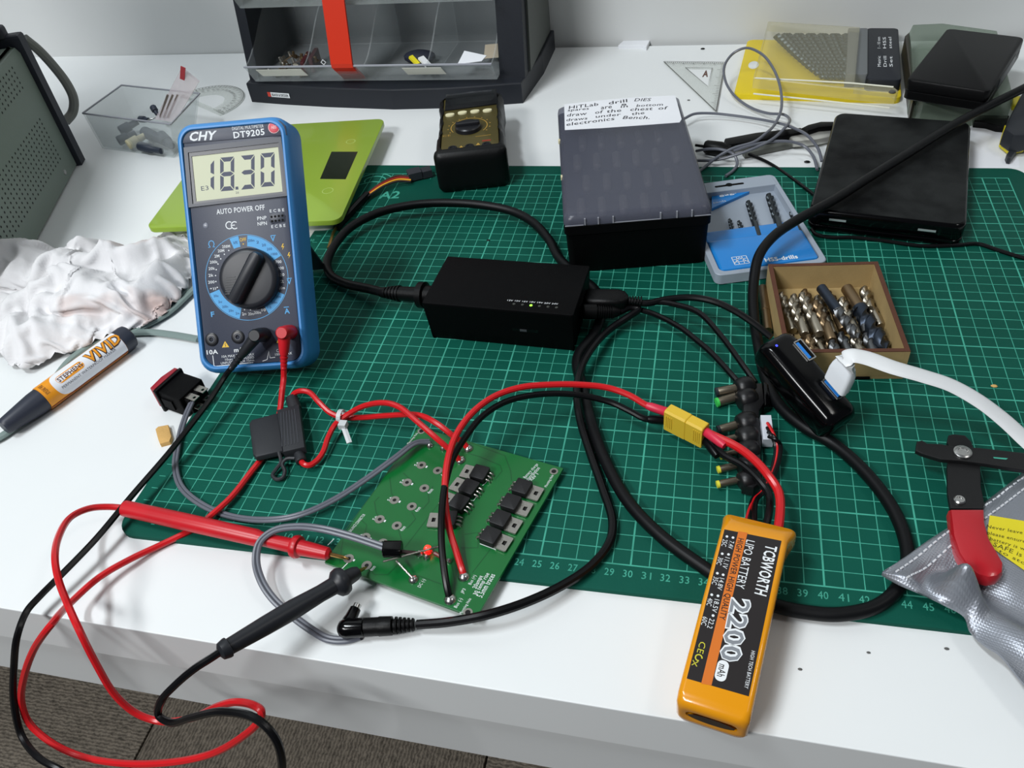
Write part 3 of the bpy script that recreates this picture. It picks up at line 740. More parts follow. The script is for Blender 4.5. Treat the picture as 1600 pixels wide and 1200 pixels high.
# ================================================================ box of drill bits with smoky lid
db = T('drill_box', 'black drill case with smoky clear lid and a handwritten paper label', 'tool case', (26.06, 36.90, 0), 10.6)
m = MB(); L = []
for d, zz in ((.32, 0), (.25, .1), (.12, 3.6), (.0, 3.62), (0, 4.35), (.05, 4.4)):
    L.append([(x, y, zz) for x, y in rrect(11.0 - 2 * d, 19.3 - 2 * d, .5, 4)])
for d, zz in ((.25, 4.4), (.3, 3.0)):
    L.append([(x, y, zz) for x, y in rrect(11.0 - 2 * d, 19.3 - 2 * d, .5, 4)])
m.loft(L); m.build('case_body', BLACKM, db)
MB().box((0, 0, 3.3), (10.3, 18.6, .3)).build('insert', M('grey_insert', (60, 62, 70), 0.6), db, smooth=False)
DIM = M('dull_steel', (215, 208, 190), 0.5, 0.5)
for r in range(4):
    for k in range(6 - (r % 2)):
        x = -4.1 + k * 1.65 + (r % 2) * .6; y = -6.3 + r * 3.6
        m = MB(); m.lathe([(0, .0), (.15, .28), (.2, .34), (2.2, .34), (2.3, .28)], (x, y - 1.15, 3.85), (0.02, 1, 0), 10); m.build('drill_bit', DIM, db)
SMOKE = bpy.data.materials.new('smoky_clear_plastic'); SMOKE.use_nodes = True
nt = SMOKE.node_tree; pb = nt.nodes['Principled BSDF']; pb.inputs['Base Color'].default_value = (lin(92), lin(95), lin(108), 1); pb.inputs['Roughness'].default_value = .3
tb = nt.nodes.new('ShaderNodeBsdfTransparent'); tb.inputs[0].default_value = (.8, .8, .84, 1); ms = nt.nodes.new('ShaderNodeMixShader'); ms.inputs[0].default_value = .5
nt.links.new(tb.outputs[0], ms.inputs[1]); nt.links.new(pb.outputs[0], ms.inputs[2]); nt.links.new(ms.outputs[0], nt.nodes['Material Output'].inputs[0])
m = MB(); L = []
for (w, l, zz, r) in ((11.0, 19.3, 4.42, .5), (11.0, 19.3, 4.6, .5), (10.85, 19.1, 5.0, .6), (10.5, 18.6, 5.22, .8), (10.0, 17.9, 5.28, .9)):
    L.append([(x, y, zz) for x, y in rrect(w, l, r, 4)])
m.loft(L); lid = m.build('lid', SMOKE, db, angle=60)
m = MB()
for u in (-3.9, -2.9, -1.8, 1.7, 2.9, 4.0):
    m.box((u, -9.68, 4.75), (.1, .12, .55))
m.box((-4.7, -9.66, 4.47), (1.4, .06, .06)); m.box((-.05, -9.66, 4.47), (3.4, .06, .06)); m.box((4.8, -9.66, 4.47), (1.2, .06, .06))
m.build('lid_latch', M('frosted_edge', (150, 152, 160), 0.3), lid, smooth=False)
m = MB(); 
m.prism([(-4.8, 9.3), (-2.0, 9.4), (-1.8, 9.62), (2.2, 9.75), (2.4, 9.55), (4.8, 9.4), (4.8, 9.1), (-4.8, 9.1)], 4.6, 5.0); m.build('lid_lip', SMOKE, lid, smooth=False)
for (u, v) in ((873, 221), (877, 277.5)):
    p = db.px(u, v, 4.9); MB().rbox(p.x + .05, p.y, 4.75, .18, .42, .3, .06, .03).build('hinge_pip', M('cream_plastic', (205, 196, 160), 0.5), lid)
PAP = M('white_paper', (228, 230, 234), 0.7, vary=.04, vscale=20)
q = db.poly([(881.5, 163), (950, 155.5), (1000, 151.5), (1055, 149), (1065, 186), (1062, 191), (1010, 195), (940, 200), (882.5, 203)], 5.3)
lab = MB().prism(q, 5.27, 5.30).build('paper_label', PAP, db, smooth=False)
m = MB(); INK = M('pen_ink', (36, 36, 44), 0.6); zz = 5.305
def hand(words, h_):
    for s, a, b_ in words: m.text(s, db.px(*a, zz), db.px(*b_, zz), h_, zz, .008, .15)
hand([('HiTLab', (889, 168), (935, 162.5)), ('drill', (951, 161), (980, 157)), ('DIES', (992, 156), (1017, 155.5))], .62)
hand([('spares', (887, 173.5), (920, 170.5)), ('are', (939, 169), (956, 167)), ('in', (970, 166.5), (981, 165.5)), ('bottom', (995, 165), (1036, 163))], .5)
hand([('draw', (886, 180), (917, 177)), ('of', (930, 175.5), (942, 174.5)), ('the', (948, 174), (971, 172)), ('chest', (985, 171), (1020, 169.5)), ('of', (1029, 169), (1043, 168.5))], .6)
hand([('draws', (885, 187.5), (918, 184.5)), ('under', (931, 182), (970, 178.5)), ('the', (987, 178), (1007, 176))], .52)
hand([('electronics', (885, 194.5), (960, 185)), ('Bench.', (974, 183.5), (1016, 183.5))], .6)
m.text('●' if False else 'o', db.px(971, 163.6, zz), db.px(979, 163.2, zz), .35, zz, .05)
m.build('handwriting', INK, lab, smooth=False)

# ================================================================ black portable drive box
hdd = T('hard_drive', 'wide flat black glossy drive box with a dusty matt top, under the thick cord', 'hard drive', (47.71, 40.86, 0), -10.7)
m = MB(); L = []
for d, zz in ((.3, 0), (.05, .12), (0, .3), (0, .55), (.06, .6), (.06, .66), (0, .72), (0, 1.7), (.08, 1.88), (.22, 1.96)):
    L.append([(x, y, zz) for x, y in rrect(11.2 - 2 * d, 17.1 - 2 * d, .9, 6)])
m.loft(L); m.build('casing', GLOSS, hdd, angle=50)
DUST = M('dusty_black', (36, 38, 38), 0.6, vary=.5, vscale=28, rgb2=(6, 7, 8), bump=.25, bscale=1300, spec=.12)
MB().prism(rrect(10.8, 16.7, .75, 6), 1.94, 1.985, .02).build('top_plate', DUST, hdd)
for (u, v) in ((1309, 343), (1448, 359)):
    p = hdd.L(PY(u, v, hdd.w((0, -8.5, 0)).y)); 
    x = hdd.px(u, v, 1.15).x
    MB().box((x, -8.56, 1.25), (1.25, .06, .16)).build('port_slot', M('pale_metal', (200, 204, 206), 0.25, .6), hdd, smooth=False)
tb_ = solo('thin_cable', MB().tube(catmull(W([(1166, 239, .1), (1200, 254, .0), (1232, 275, .0), (1262, 297, .2), (1285, 316, .2), (1300, 330, .2)]) , 6), .15, 8), BLKW, 'thin black cable from the pile of grey wire to under the drive box', 'cable')
tb_ = solo('thin_cable', MB().tube(catmull(W([(1268, 358, .15), (1275, 366, .15), (1300, 371, .15), (1332, 371, .15), (1380, 376, .15), (1440, 384, .15), (1496, 383, .15), (1528, 381, .15), (1560, 391, .15), (1600, 403, .15), (1650, 412, .15)]), 6), .15, 8), BLKW, 'thin black cable along the front of the drive box off to the right', 'cable')
# ================================================================ kitchen scale
sc = T('kitchen_scale', 'lime green glass kitchen scale with a dark display window, behind the blue meter', 'kitchen scale', (-8.3, 39.9, -.3), 6.3)
MB().prism(rrect(16.2, 17.6, 1.0, 5), 0, 1.35, .15, .1).build('base', M('off_white_plastic', (208, 210, 204), 0.5), sc)
MB().prism(rrect(18.2, 19.5, .9, 6), 1.35, 1.85, .06, .04).build('glass_top', M('green_glass', (140, 168, 54), 0.28, coat=.2), sc)
q = sc.poly([(518, 237), (559, 237), (540, 280), (500, 279.5)], 1.86)
MB().prism(q, 1.80, 1.862).build('display', M('dark_display', (34, 40, 30), 0.15), sc, smooth=False)
g = MB(); LG = M('pale_green_print', (172, 196, 108), 0.4)
a, b_ = sc.px(494, 271, 1.86), sc.px(502, 250, 1.86)
for k in range(3): 
    c0 = sc.px(536 - 8 * k, 222, 1.86)
c0 = sc.px(548, 221, 1.86); g.stroke([(c0.x + .45 * math.cos(t), c0.y + .45 * math.sin(t)) for t in [k * .35 for k in range(19)]], .06, 1.856)
c0 = sc.px(512, 298, 1.86); g.stroke([(c0.x + .5 * math.cos(t), c0.y + .5 * math.sin(t)) for t in [k * .35 for k in range(19)]], .06, 1.856)
g.build('touch_mark', LG, sc, smooth=False)

# ================================================================ small yellow meter
sm = T('multimeter', 'small black multimeter with olive face and four cream buttons, at the mat back edge', 'multimeter', (10.34, 45.6, 0), 13.4)
RB = M('holster_black_rubber', (9, 10, 11), 0.42, spec=.3, bump=.1, bscale=500)
m = MB(); L = []
def wavy(d, full=True):
    out = []
    for (x, y) in rrect(6.5 - 2 * d, 12.6 - 2 * d, 1.0, 6):
        out.append((x, y))
    o2 = []
    for i in range(len(out)):
        a, b2 = Vector(out[i]), Vector(out[(i + 1) % len(out)]); n = 14 if (b2 - a).length > 6 else (3 if (b2 - a).length > 2 else 1)
        for k in range(n):
            p = a + (b2 - a) * k / n
            if abs(p.x) > 2.8 and -2.6 < p.y < 4.5: p.x -= math.copysign(.18 * (1 + math.cos(p.y * 2.6)) * .5 + .1, p.x)
            o2.append((p.x, p.y))
    return o2
for d, zz in ((.5, 0), (.15, .35), (0, .9), (0, 2.9), (.15, 3.45), (.42, 3.72), (.5, 3.72), (.56, 3.4)):
    L.append([(x, y, zz) for x, y in wavy(d)])
m.loft(L); m.build('holster', RB, sm, angle=50)
m = MB(); L = []
for y, w, z0, z1 in ((-6.8, 4.6, .7, 2.9), (-6.74, 5.6, .3, 3.4), (-6.55, 6.35, .05, 3.75), (-6.25, 6.62, .0, 3.95), (-5.8, 6.62, 0, 3.92), (-5.7, 6.5, .1, 3.75)):
    L.append([(x, y, (z0 + z1) / 2 + q) for x, q in rrect(w, z1 - z0, .55, 5)])
m.loft([l[::-1] for l in L]); m.build('rubber_foot', RB, sm, angle=50)
OLV = M('olive_face', (74, 66, 28), 0.45, vary=.08, vscale=30)
MB().prism(rrect(5.3, 11.2, .5, 4, 0, .2), 3.3, 3.62, .05).build('face', OLV, sm)
zf = 3.63
MB().prism(sm.poly([(697, 149), (776, 140), (778, 163), (695, 174)], zf), 3.55, 3.74, .06).build('display_window', M('dark_window', (16, 17, 19), .12), sm)
for i, (u, v) in enumerate(((703, 179), (722.5, 175.5), (742, 173.5), (761.5, 172))):
    p = sm.px(u, v, zf + .1); MB().prism([(p.x + .46 * math.cos(t * .3927), p.y + .3 * math.sin(t * .3927)) for t in range(16)], zf - .05, zf + .16, .06).build('button', M('cream_button', (214, 208, 170), .45), sm)
p = sm.px(731, 196.5, zf + .3)
m = MB(); m.lathe([(0, 1.25), (.35, 1.2), (.45, 1.1), (.46, .3)], (p.x, p.y, zf - .03), (0, 0, 1), 28); dk = m.build('dial', M('dial_black', (24, 25, 29), .35), sm)
m = MB(); m.prism([(p.x + x, p.y + y) for x, y in rrect(2.3, .62, .25, 4)], zf + .4, zf + .72, .1); m.build('dial_handle', MATS['dial_black'], dk)
g = MB(); GOLD = M('gold_print', (176, 140, 62), .5); pc_ = sm.px(733, 197.5, zf + .01)
g.stroke([(pc_.x + 1.72 * math.cos(math.radians(a)), pc_.y + 1.72 * math.sin(math.radians(a))) for a in range(-40, 215, 10)], .07, zf + .008)
g.stroke([sm.px(743, 213.5, zf), sm.px(767, 210.5, zf)], .06, zf + .008)
for k in range(12):
    a = math.radians(-35 + k * 22); g.quad(circ(.07, 6, pc_.x + 2.0 * math.cos(a), pc_.y + 1.95 * math.sin(a)), zf + .008)
for (u, v) in ((720.5, 229.5), (747, 225)):
    c0 = sm.px(u, v, zf); g.add([(c0.x, c0.y + .25, zf + .008), (c0.x - .2, c0.y - .2, zf + .008), (c0.x + .2, c0.y - .2, zf + .008)], [(0, 1, 2)])
g.text('CE', sm.px(692, 213, zf), sm.px(704, 211.5, zf), .35, zf + .008, -.01); g.build('gold_print', GOLD, sm, smooth=False)
g = MB(); c0 = sm.px(760, 219.5, zf); g.quad([(c0.x - .4, c0.y - .12), (c0.x + .4, c0.y - .12), (c0.x + .4, c0.y + .14), (c0.x - .4, c0.y + .14)], zf + .007); g.build('red_mark', M('dull_red_print', (140, 48, 32), .5), sm, smooth=False)
for (u, v) in ((707, 231.5), (733.5, 228.5), (760, 225.5)):
    c0 = sm.px(u, v, zf); m = MB(); m.lathe([(0, .42), (.06, .4), (.06, .24), (.01, .22), (.01, .001)], (c0.x, c0.y, zf), (0, 0, 1), 20); m.build('socket', MATS['socket_black'], sm)

# ================================================================ servo lead
sv = T('jumper_lead', 'short jumper lead of brown, red and orange wires with dark square plugs', 'jumper lead', P(655, 278, 0))
for k, (u0, v0, u1, v1) in enumerate(((637, 279, 653, 268), (653, 278, 676, 272))):
    pass
a = P(640, 284, .1); b_ = P(676, 275, .1); e = (b_ - a).normalized(); n_ = Vector((-e.y, e.x, 0)); R2 = Matrix((e, n_, Vector((0, 0, 1)))).transposed()
LnB = (b_ - a).length
m = MB(); m.box(tuple(sv.L(a + e * LnB * .29 + n_ * .45 + Vector((0, 0, .42)))), (LnB * .56, 1.15, .72), R2); m.build('plug_housing', M('charcoal_plastic', (42, 44, 50), .5), sv, smooth=False)
m = MB(); m.box(tuple(sv.L(a + e * LnB * .8 + n_ * .35 + Vector((0, 0, .36)))), (LnB * .4, 1.0, .68), R2); m.build('plug_housing', MATS['charcoal_plastic'], sv, smooth=False)
WC = (('brown_wire', (74, 44, 32)), ('red_wire', (150, 30, 26)), ('orange_wire', (226, 160, 40)), ('dark_wire', (40, 30, 32)))
for k, (nm, colr) in enumerate(WC[::-1]):
    dv = (k - 1.5) * 2.6
    pts = W([(642, 280 - dv, .4), (622, 279 - dv * 1.1, .6), (600, 287 - dv, .6), (583, 298 - dv * .8, .5), (571, 308 - dv * .5, .4), (556, 322 - dv * .3, .4)])
    MB().tube([sv.L(p) for p in catmull(pts, 5)], .1, 6).build('wire', M(nm, colr, .4), sv)
pts = W([(574, 304, .4), (560, 318, .4), (548, 331, .35), (535, 345, .3), (526, 356, .3)])
MB().tube([sv.L(p) for p in catmull(pts, 4)], .36, 8).build('sleeve', BLKW, sv)
pts = W([(527, 354, .3), (521, 364, .3), (517, 376, .25), (513, 388, .2)])
MB().tube([sv.L(p) for p in catmull(pts, 4)], .14, 6).build('bare_end', MATS['brass'], sv)

# ================================================================ blue and grey drill set case
eg = T('drill_set', 'flat pale grey case with blue insert holding thin drill bits, beside the smoky lidded box', 'drill set', (36.0, 33.2, 0), 15.8)
EW, EL = 8.35, 13.3
p0 = eg.px(1120.5, 449.5, 0); p1 = eg.px(1282.5, 407.5, .3)
GREYC = M('pale_grey_plastic', (148, 158, 170), .45)
m = MB(); L = []
for d, zz in ((.15, 0), (0, .1), (0, .9), (.05, .95), (.4, .95), (.45, .35)):
    L.append([(x, y, zz) for x, y in rrect(EW - 2 * d, EL - 2 * d, .5, 4)])
m.loft(L); m.build('tray', GREYC, eg)
m = MB(); m.prism([(-EW / 2 + .2, EL / 2 - 1.75), (EW / 2 - .2, EL / 2 - 1.75), (EW / 2 - .3, EL / 2 - .35), (EW / 2 - .9, EL / 2 - .15), (-EW / 2 + .9, EL / 2 - .15), (-EW / 2 + .3, EL / 2 - .35)], .3, 1.0, .05); m.build('hanger', GREYC, eg, smooth=False)
m = MB(); m.quad(rrect(2.5, .3, .14, 4, 0.1, EL / 2 - .95), 1.004); m.quad(circ(.3, 12, .1, EL / 2 - .9), 1.005); m.build('hanger_slot', BLACKM, eg, smooth=False)
BI = M('blue_insert', (24, 122, 196), .35, coat=.3)
m = MB(); m.prism(rrect(EW - .95, 4.0, .25, 3, 0, -EL / 2 + 2.5), .3, 1.02, .18); m.build('insert', BI, eg)
m = MB(); m.prism(rrect(EW - .95, 1.5, .2, 3, 0, -EL / 2 + 5.3), .3, .82, .08); m.build('insert_step', BI, eg)
zt = 1.0
tri = eg.poly([(1112, 293), (1192, 290), (1112, 326)], .6)
m = MB(); m.prism(tri, .36, .62, .02); m.build('label', BI, eg, smooth=False)
g = MB(); g.text('eagle', eg.px(1124, 307, .63), eg.px(1158, 298.5, .63), .55, .63, .02); g.text('tools', eg.px(1114, 317, .63), eg.px(1134, 313.5, .63), .25, .63)
z5 = 1.028
g.text('HSS-drills', eg.px(1195, 406.5, z5), eg.px(1246, 400.5, z5), .5, z5, .03)
c0 = eg.px(1157, 406.5, z5)
for dx in (-.55, -.2, .2, .55): g.stroke([(c0.x + dx, c0.y - .5), (c0.x + dx, c0.y + .5)], .05, z5)
for dy in (-.5, -.17, .17, .5): g.stroke([(c0.x - .55, c0.y + dy), (c0.x + .55, c0.y + dy)], .05, z5)
g.stroke([(c0.x - .5, c0.y - .3), (c0.x, c0.y + .4), (c0.x + .5, c0.y - .3)], .07, z5)
z6 = .83
for i, s in enumerate(('1', '2', '3', '4', '5.5', '6')):
    u = (1122, 1134, 1151, 1170, 1222, 1252)[i]; v = (381.5, 380, 379, 377.5, 373.5, 371)[i]
    c0 = eg.px(u, v, z6); g.text(s, (c0.x - .1 * len(s), c0.y), (c0.x + .1 * len(s), c0.y), .28, z6, .01)
g.build('lettering', WHITEP, eg, smooth=False)

def drill_pts(mb, a, d, Lg, r, flute=.55, seg=14, tipend=True, shank_r=None):
    """twist drill from point a along d: fluted part first (with the point at a), then the shank"""
    a = Vector(a); d = Vector(d).normalized(); n = d.orthogonal().normalized(); b = d.cross(n); sr = shank_r or r * .95
    loops = []; N = max(10, int(Lg * flute / (r * 1.05)) * 2); N = min(N, 26)
    tl = r * .9
    for i in range(N + 1):
        t = i / N * Lg * flute; w = t / (r * 5.2) * 2 * math.pi
        sc_ = min(1.0, .12 + t / tl * .88)
        lp = []
        for k in range(seg):
            an = 2 * math.pi * k / seg
            q = math.cos(2 * an); rr = r * (1.0 if q > -.15 else max(.5, 1.0 - .62 * (-.15 - q) / .85))
            lp.append(a + d * t + (n * math.cos(an + w) + b * math.sin(an + w)) * rr * sc_)
        loops.append(lp)
    w0 = w
    for t, rr in ((Lg * flute + r * .6, sr), (Lg - .08, sr), (Lg, sr * .85)):
        loops.append([a + d * t + (n * math.cos(2 * math.pi * k / seg + w0) + b * math.sin(2 * math.pi * k / seg + w0)) * rr for k in range(seg)])
    return mb.loft(loops)
DK = M('dark_tool_steel', (70, 76, 80), .35, .85)
for i, (u0, v0, u1, v1, r) in enumerate(((1128, 345, 1133, 372, .10), (1140, 342, 1148, 373, .17), (1154, 345, 1166, 372, .19), (1169, 314, 1186, 366, .28), (1201, 303, 1222, 364, .33), (1236, 330, 1253, 364, .24))[1:]):
    a, b_ = eg.px(u0, v0, .62), eg.px(u1, v1 + 5, .62)
    m = MB(); drill_pts(m, a, b_ - a, (b_ - a).length, r, .6, 12)
    solo('drill_bit', m.xf(eg.M), DK, 'thin steel drill bit in the blue and grey case, ' + ('first from the left', 'second from the left', 'third from the left, longer', 'fourth from the left, longest', 'at the right end')[i], 'drill bit', 'drill bits in the blue and grey case', angle=50)

# ================================================================ wooden box of drill bits
wb = T('wooden_box', 'small open box of brown fibreboard full of drill bits', 'wooden box', (41.57, 20.88, 0), 5.5)
MDF = M('fibreboard', (166, 142, 96), .7, vary=.1, vscale=60, bump=.15, bscale=800)
BURN = M('burnt_edge', (86, 48, 30), .7, vary=.2, vscale=60)
WX, WY, WZ, WT = 7.5, 9.7, 2.34, .3
MB().box((0, 0, .16), (WX - .02, WY - .02, .3)).build('base', MDF, wb, smooth=False)
for nm, c, s in (('side_panel', (-WX / 2 + WT / 2, 0, .3 + (WZ - .3) / 2), (WT, WY, WZ - .3)), ('side_panel', (WX / 2 - WT / 2, 0, .3 + (WZ - .3) / 2), (WT, WY, WZ - .3)),
                 ('end_panel', (0, -WY / 2 + WT / 2, .3 + (WZ - .3) / 2), (WX - 2 * WT - .01, WT, WZ - .3)), ('end_panel', (0, WY / 2 - WT / 2, .3 + (WZ - .3) / 2), (WX - 2 * WT - .01, WT, WZ - .3))):
    m = MB(); m.box((c[0], c[1], c[2] - .02), (s[0], s[1], s[2] - .04)); m.mi = 1; m.box((c[0], c[1], WZ - .02), (s[0], s[1], .04)); 
    m.build(nm, [MDF, BURN], wb, smooth=False)
MB().box((.9, -WY / 2 - .03, .12), (1.6, .08, .2)).build('finger_slot', BLACKM, wb, smooth=False)
STB = (M('bright_bit', (176, 168, 152), .36, 1.0), M('bronze_bit', (138, 118, 92), .42, 1.0), M('grey_bit', (112, 114, 116), .42, 1.0), M('blued_bit', (62, 70, 82), .42, .9))
bits = []   # x, y of the point, axis angle, length, radius, height, tone, fluted share
random.seed(3)
for i in range(8):          # back row, points to the back
    r = (.33, .36, .38, .36, .4, .38, .37, .36)[i]; x = -2.8 + i * .8
    bits.append((x, 3.2 + (.5, .2, .7, .0, .4, -.3, .2, .8)[i], 184 + random.uniform(-1.5, 1.5), 4.4, r, .33 + r, (0, 0, 1, 0, 1, 0, 2, 0)[i], .7))
for i in range(8):          # front row, shanks to the front
    r = (.33, .36, .37, .38, .38, .37, .38, .36)[i]; x = -2.75 + i * .8
    bits.append((x, -1.25 + (.15, .0, .25, -.1, .3, .1, .2, .0)[i], 184 + random.uniform(-1.5, 1.5), 3.1, r, .33 + r, (1, 1, 0, 1, 2, 0, 2, 1)[i], .45))
for i, (x, y, L_, r) in enumerate([(-2.45, 2.0, 4.0, .33), (-1.65, 2.6, 4.6, .36), (-.85, 1.7, 4.4, .36), (-1.9, -2.0, 2.5, .34), (-.5, -2.6, 2.0, .34)]):      # second layer
    bits.append((x, y, 185 + random.uniform(-2, 2), L_, r, 1.12 + r * .85, (0, 0, 1, 1, 2)[i], .66))
names = ['thin', 'short', 'medium', 'bright', 'bronze']
for i, (x, y, ang, L_, r, zc, tone, fl_) in enumerate(bits):
    a = math.radians(ang); d = Vector((-math.sin(a), math.cos(a), 0))
    m = MB(); drill_pts(m, wb.w((x, y, zc)), rotz(5.5) @ d, L_, r, fl_, 12)
    row = 'back row' if i < 8 else ('front row' if i < 16 else 'top layer')
    k = i % 8 + 1
    o_ = ('first', 'second', 'third', 'fourth', 'fifth', 'sixth', 'seventh', 'eighth')[k - 1]
    solo('drill_bit', m, STB[tone], 'steel drill bit in the wooden box, %s from the left in the %s' % (o_, row), 'drill bit', 'drill bits in the wooden box', angle=50)
def bigbit(x0, y0, x1, y1, r, zc, m1, m2, lab, frac, sr):
    p0, p1 = Vector((x0, y0, 0)), Vector((x1, y1, 0))
    a = wb.w((x0, y0, zc)); d = wb.w((x1, y1, zc)) - a; Lg = d.length
    t = T('drill_bit', lab, 'drill bit', a, 0, 'drill bits in the wooden box')
    m = MB(); drill_pts(m, (0, 0, 0), d, Lg * frac, r, .97, 16); m.build('fluted_end', m2, t, angle=50)
    m = MB(); m.cyl(d.normalized() * (Lg * frac - .02), d, sr, 16); m.build('shank', m1, t)
zz = 1.15
q = lambda u, v, z: wb.px(u, v, z)
A, B = q(1384, 546, 1.0), q(1324, 444, 1.35); bigbit(A.x, A.y, B.x, B.y, .56, 1.0, STB[1], STB[3], 'largest drill bit, bronze shank and dark flutes, at the right side of the wooden box', .62, .42)
A, B = q(1340, 530, 1.3), q(1283, 448, 1.5); bigbit(A.x, A.y, B.x, B.y, .36, 1.42, STB[3], STB[2], 'blued dark shanked drill bit lying on the middle of the box', .52, .36)
A, B = q(1345, 450, 1.0), q(1358, 482, 1.0); m = MB(); drill_pts(m, wb.w((A.x + .3, A.y + .3, .9)), (B - A), 2.6, .38, .8, 12); solo('drill_bit', m.xf(Matrix.Identity(4)), STB[0], 'short bright drill bit tight in the back right corner of the wooden box', 'drill bit', 'drill bits in the wooden box', angle=50)
a = P(1191, 449, .4); b_ = P(1200, 517, .4)
m = MB(); m.lathe([(0, .3), (.06, .34), (2.8, .34), (2.82, .3), ((b_ - a).length, .3)], a, b_ - a, 14); solo('steel_rod', m, STB[1], 'bronze coloured steel rod lying on the mat along the left side of the wooden box', 'steel rod')
# ================================================================ parts cabinet at the back
cb = T('parts_cabinet', 'black parts cabinet with clear open bins and a red locking bar, against the wall', 'parts cabinet', (-3.4, 65.5, -.3), -1.2)
NAVYB = M('blue_black_plastic', (22, 26, 34), .5, bump=.15, bscale=600)
LITG = M('lit_side_grey', (78, 82, 78), .5)
base = [(-16.5, -6.9), (-12, -7.6), (-6, -8.3), (2, -8.9), (8, -8.6), (12, -8.1), (16.3, -7.4), (17.1, 0.2), (17.1, 7.2), (-16.9, 7.2), (-16.9, 0)]
MB().prism(base, 0, 2.3, .15).build('base', NAVYB, cb, smooth=False)
# leaning side frames: front edge leans back as it rises
def side(x0, x1, mats_):
    m = MB(); HH = 30
    pts = lambda x: [(x, -6.2, 2.25), (x, 7.0, 2.25), (x, 7.0, HH), (x, -.6, HH)]
    m.loft([pts(x0), pts(x1)]); return m.build('side_frame', mats_, cb, smooth=False)
side(-16.3, -15.1, NAVYB); side(13.7, 16.5, NAVYB)
MB().box((-.7, 6.6, 16), (29.6, .6, 27.4)).build('back_panel', NAVYB, cb, smooth=False)
MB().loft([[(16.5, -4.4, 2.3), (16.5, 7.0, 2.3), (16.5, 7.0, 30), (16.5, .6, 30)], [(16.75, -4.4, 2.3), (16.75, 7.0, 2.3), (16.75, 7.0, 30), (16.75, .6, 30)]]).build('lit_side_sheet', LITG, cb, smooth=False)  # light falling on the right side, put into a paler grey sheet
CLR = bpy.data.materials.new('frosted_clear_plastic'); CLR.use_nodes = True
nt = CLR.node_tree; pb = nt.nodes['Principled BSDF']; pb.inputs['Base Color'].default_value = (lin(214), lin(219), lin(220), 1); pb.inputs['Roughness'].default_value = .28
tb = nt.nodes.new('ShaderNodeBsdfTransparent'); tb.inputs[0].default_value = (.97, .98, .98, 1); ms = nt.nodes.new('ShaderNodeMixShader'); ms.inputs[0].default_value = .15
nt.links.new(tb.outputs[0], ms.inputs[1]); nt.links.new(pb.outputs[0], ms.inputs[2]); nt.links.new(ms.outputs[0], nt.nodes['Material Output'].inputs[0])
def bin_tray(dz, dy):
    m = MB(); t = .16; x0, x1 = -15.2, 13.6
    prof = [(-6.9 + dy, 2.45 + dz), (-8.3 + dy, 4.6 + dz)]
    yb = 3.5 + dy
    # floor, sloping front, back
    def plate(a, b2, c, d_, n): m.loft([[a, b2, c, d_], [tuple(Vector(k) + Vector(n) * t) for k in (a, b2, c, d_)]])
    plate((x0, -6.9 + dy, 2.45 + dz), (x1, -6.9 + dy, 2.45 + dz), (x1, yb, 2.45 + dz), (x0, yb, 2.45 + dz), (0, 0, 1))
    plate((x0, -8.3 + dy, 4.7 + dz), (x1, -8.3 + dy, 4.7 + dz), (x1, -6.9 + dy, 2.45 + dz), (x0, -6.9 + dy, 2.45 + dz), (0, 1, .2))
    plate((x0, yb, 2.45 + dz), (x1, yb, 2.45 + dz), (x1, yb, 8.9 + dz), (x0, yb, 8.9 + dz), (0, 1, 0))
    o = m.build('bin_tray', CLR, cb, smooth=False)
    for k in range(5):
        x = x0 + (x1 - x0 - t) * k / 4; pr = [(-6.9 + dy, 2.5 + dz), (yb, 2.5 + dz), (yb, 8.9 + dz)]
        for s in range(1, 11):
            u = s / 10; y = yb - 2.5 - (yb - 2.5 + 8.3 - dy) * u ; y = yb + (-8.3 + dy - yb) * (.25 + .75 * u)
            pr.append((y, 8.9 + dz - 4.2 * (3 * u * u - 2 * u ** 3)))
        mm = MB(); mm.loft([[(x, y, z) for y, z in pr], [(x + t, y, z) for y, z in pr]]); mm.build('bin_divider', CLR, o, smooth=False)
    mm = MB(); mm.tube([(x0, -8.3 + dy, 4.7 + dz), (x1, -8.3 + dy, 4.7 + dz)], .12, 6); mm.build('bin_lip', M('frosted_edge', (150, 152, 160), 0.3), o)
    return o
tr1 = bin_tray(0, 0); tr2 = bin_tray(7.6, 1.55)
for (xa, xb) in ((-13.8, -8.2), (3.6, 8.0)):
    m = MB(); f = lambda x, t: (x, -8.33 + 1.4 * t - .06, 4.45 - 2.25 * t)
    m.loft([[f(xa, .02), f(xb, .02), f(xb + .3, .45), f(xa + .3, .45)], [tuple(Vector(f(a, b2)) + Vector((0, .04, .02))) for a, b2 in ((xa, .02), (xb, .02), (xb + .3, .45), (xa + .3, .45))]])
    m.build('label_card', M('card', (206, 206, 196), .7), cb, smooth=False)
RB_ = M('red_orange_plastic', (206, 44, 12), .4)
m = MB(); xa, xb = -4.45, -1.95
pr = [(-6.0, 2.1), (-8.45, 4.55), (-8.5, 5.0), (-2.7, 27), (-2.5, 27), (-8.2, 5.0), (-8.15, 4.75), (-5.85, 2.35)]
m.loft([[(xa, y, z) for y, z in pr], [(xb, y, z) for y, z in pr]]); m.build('locking_bar', RB_, cb, smooth=False)
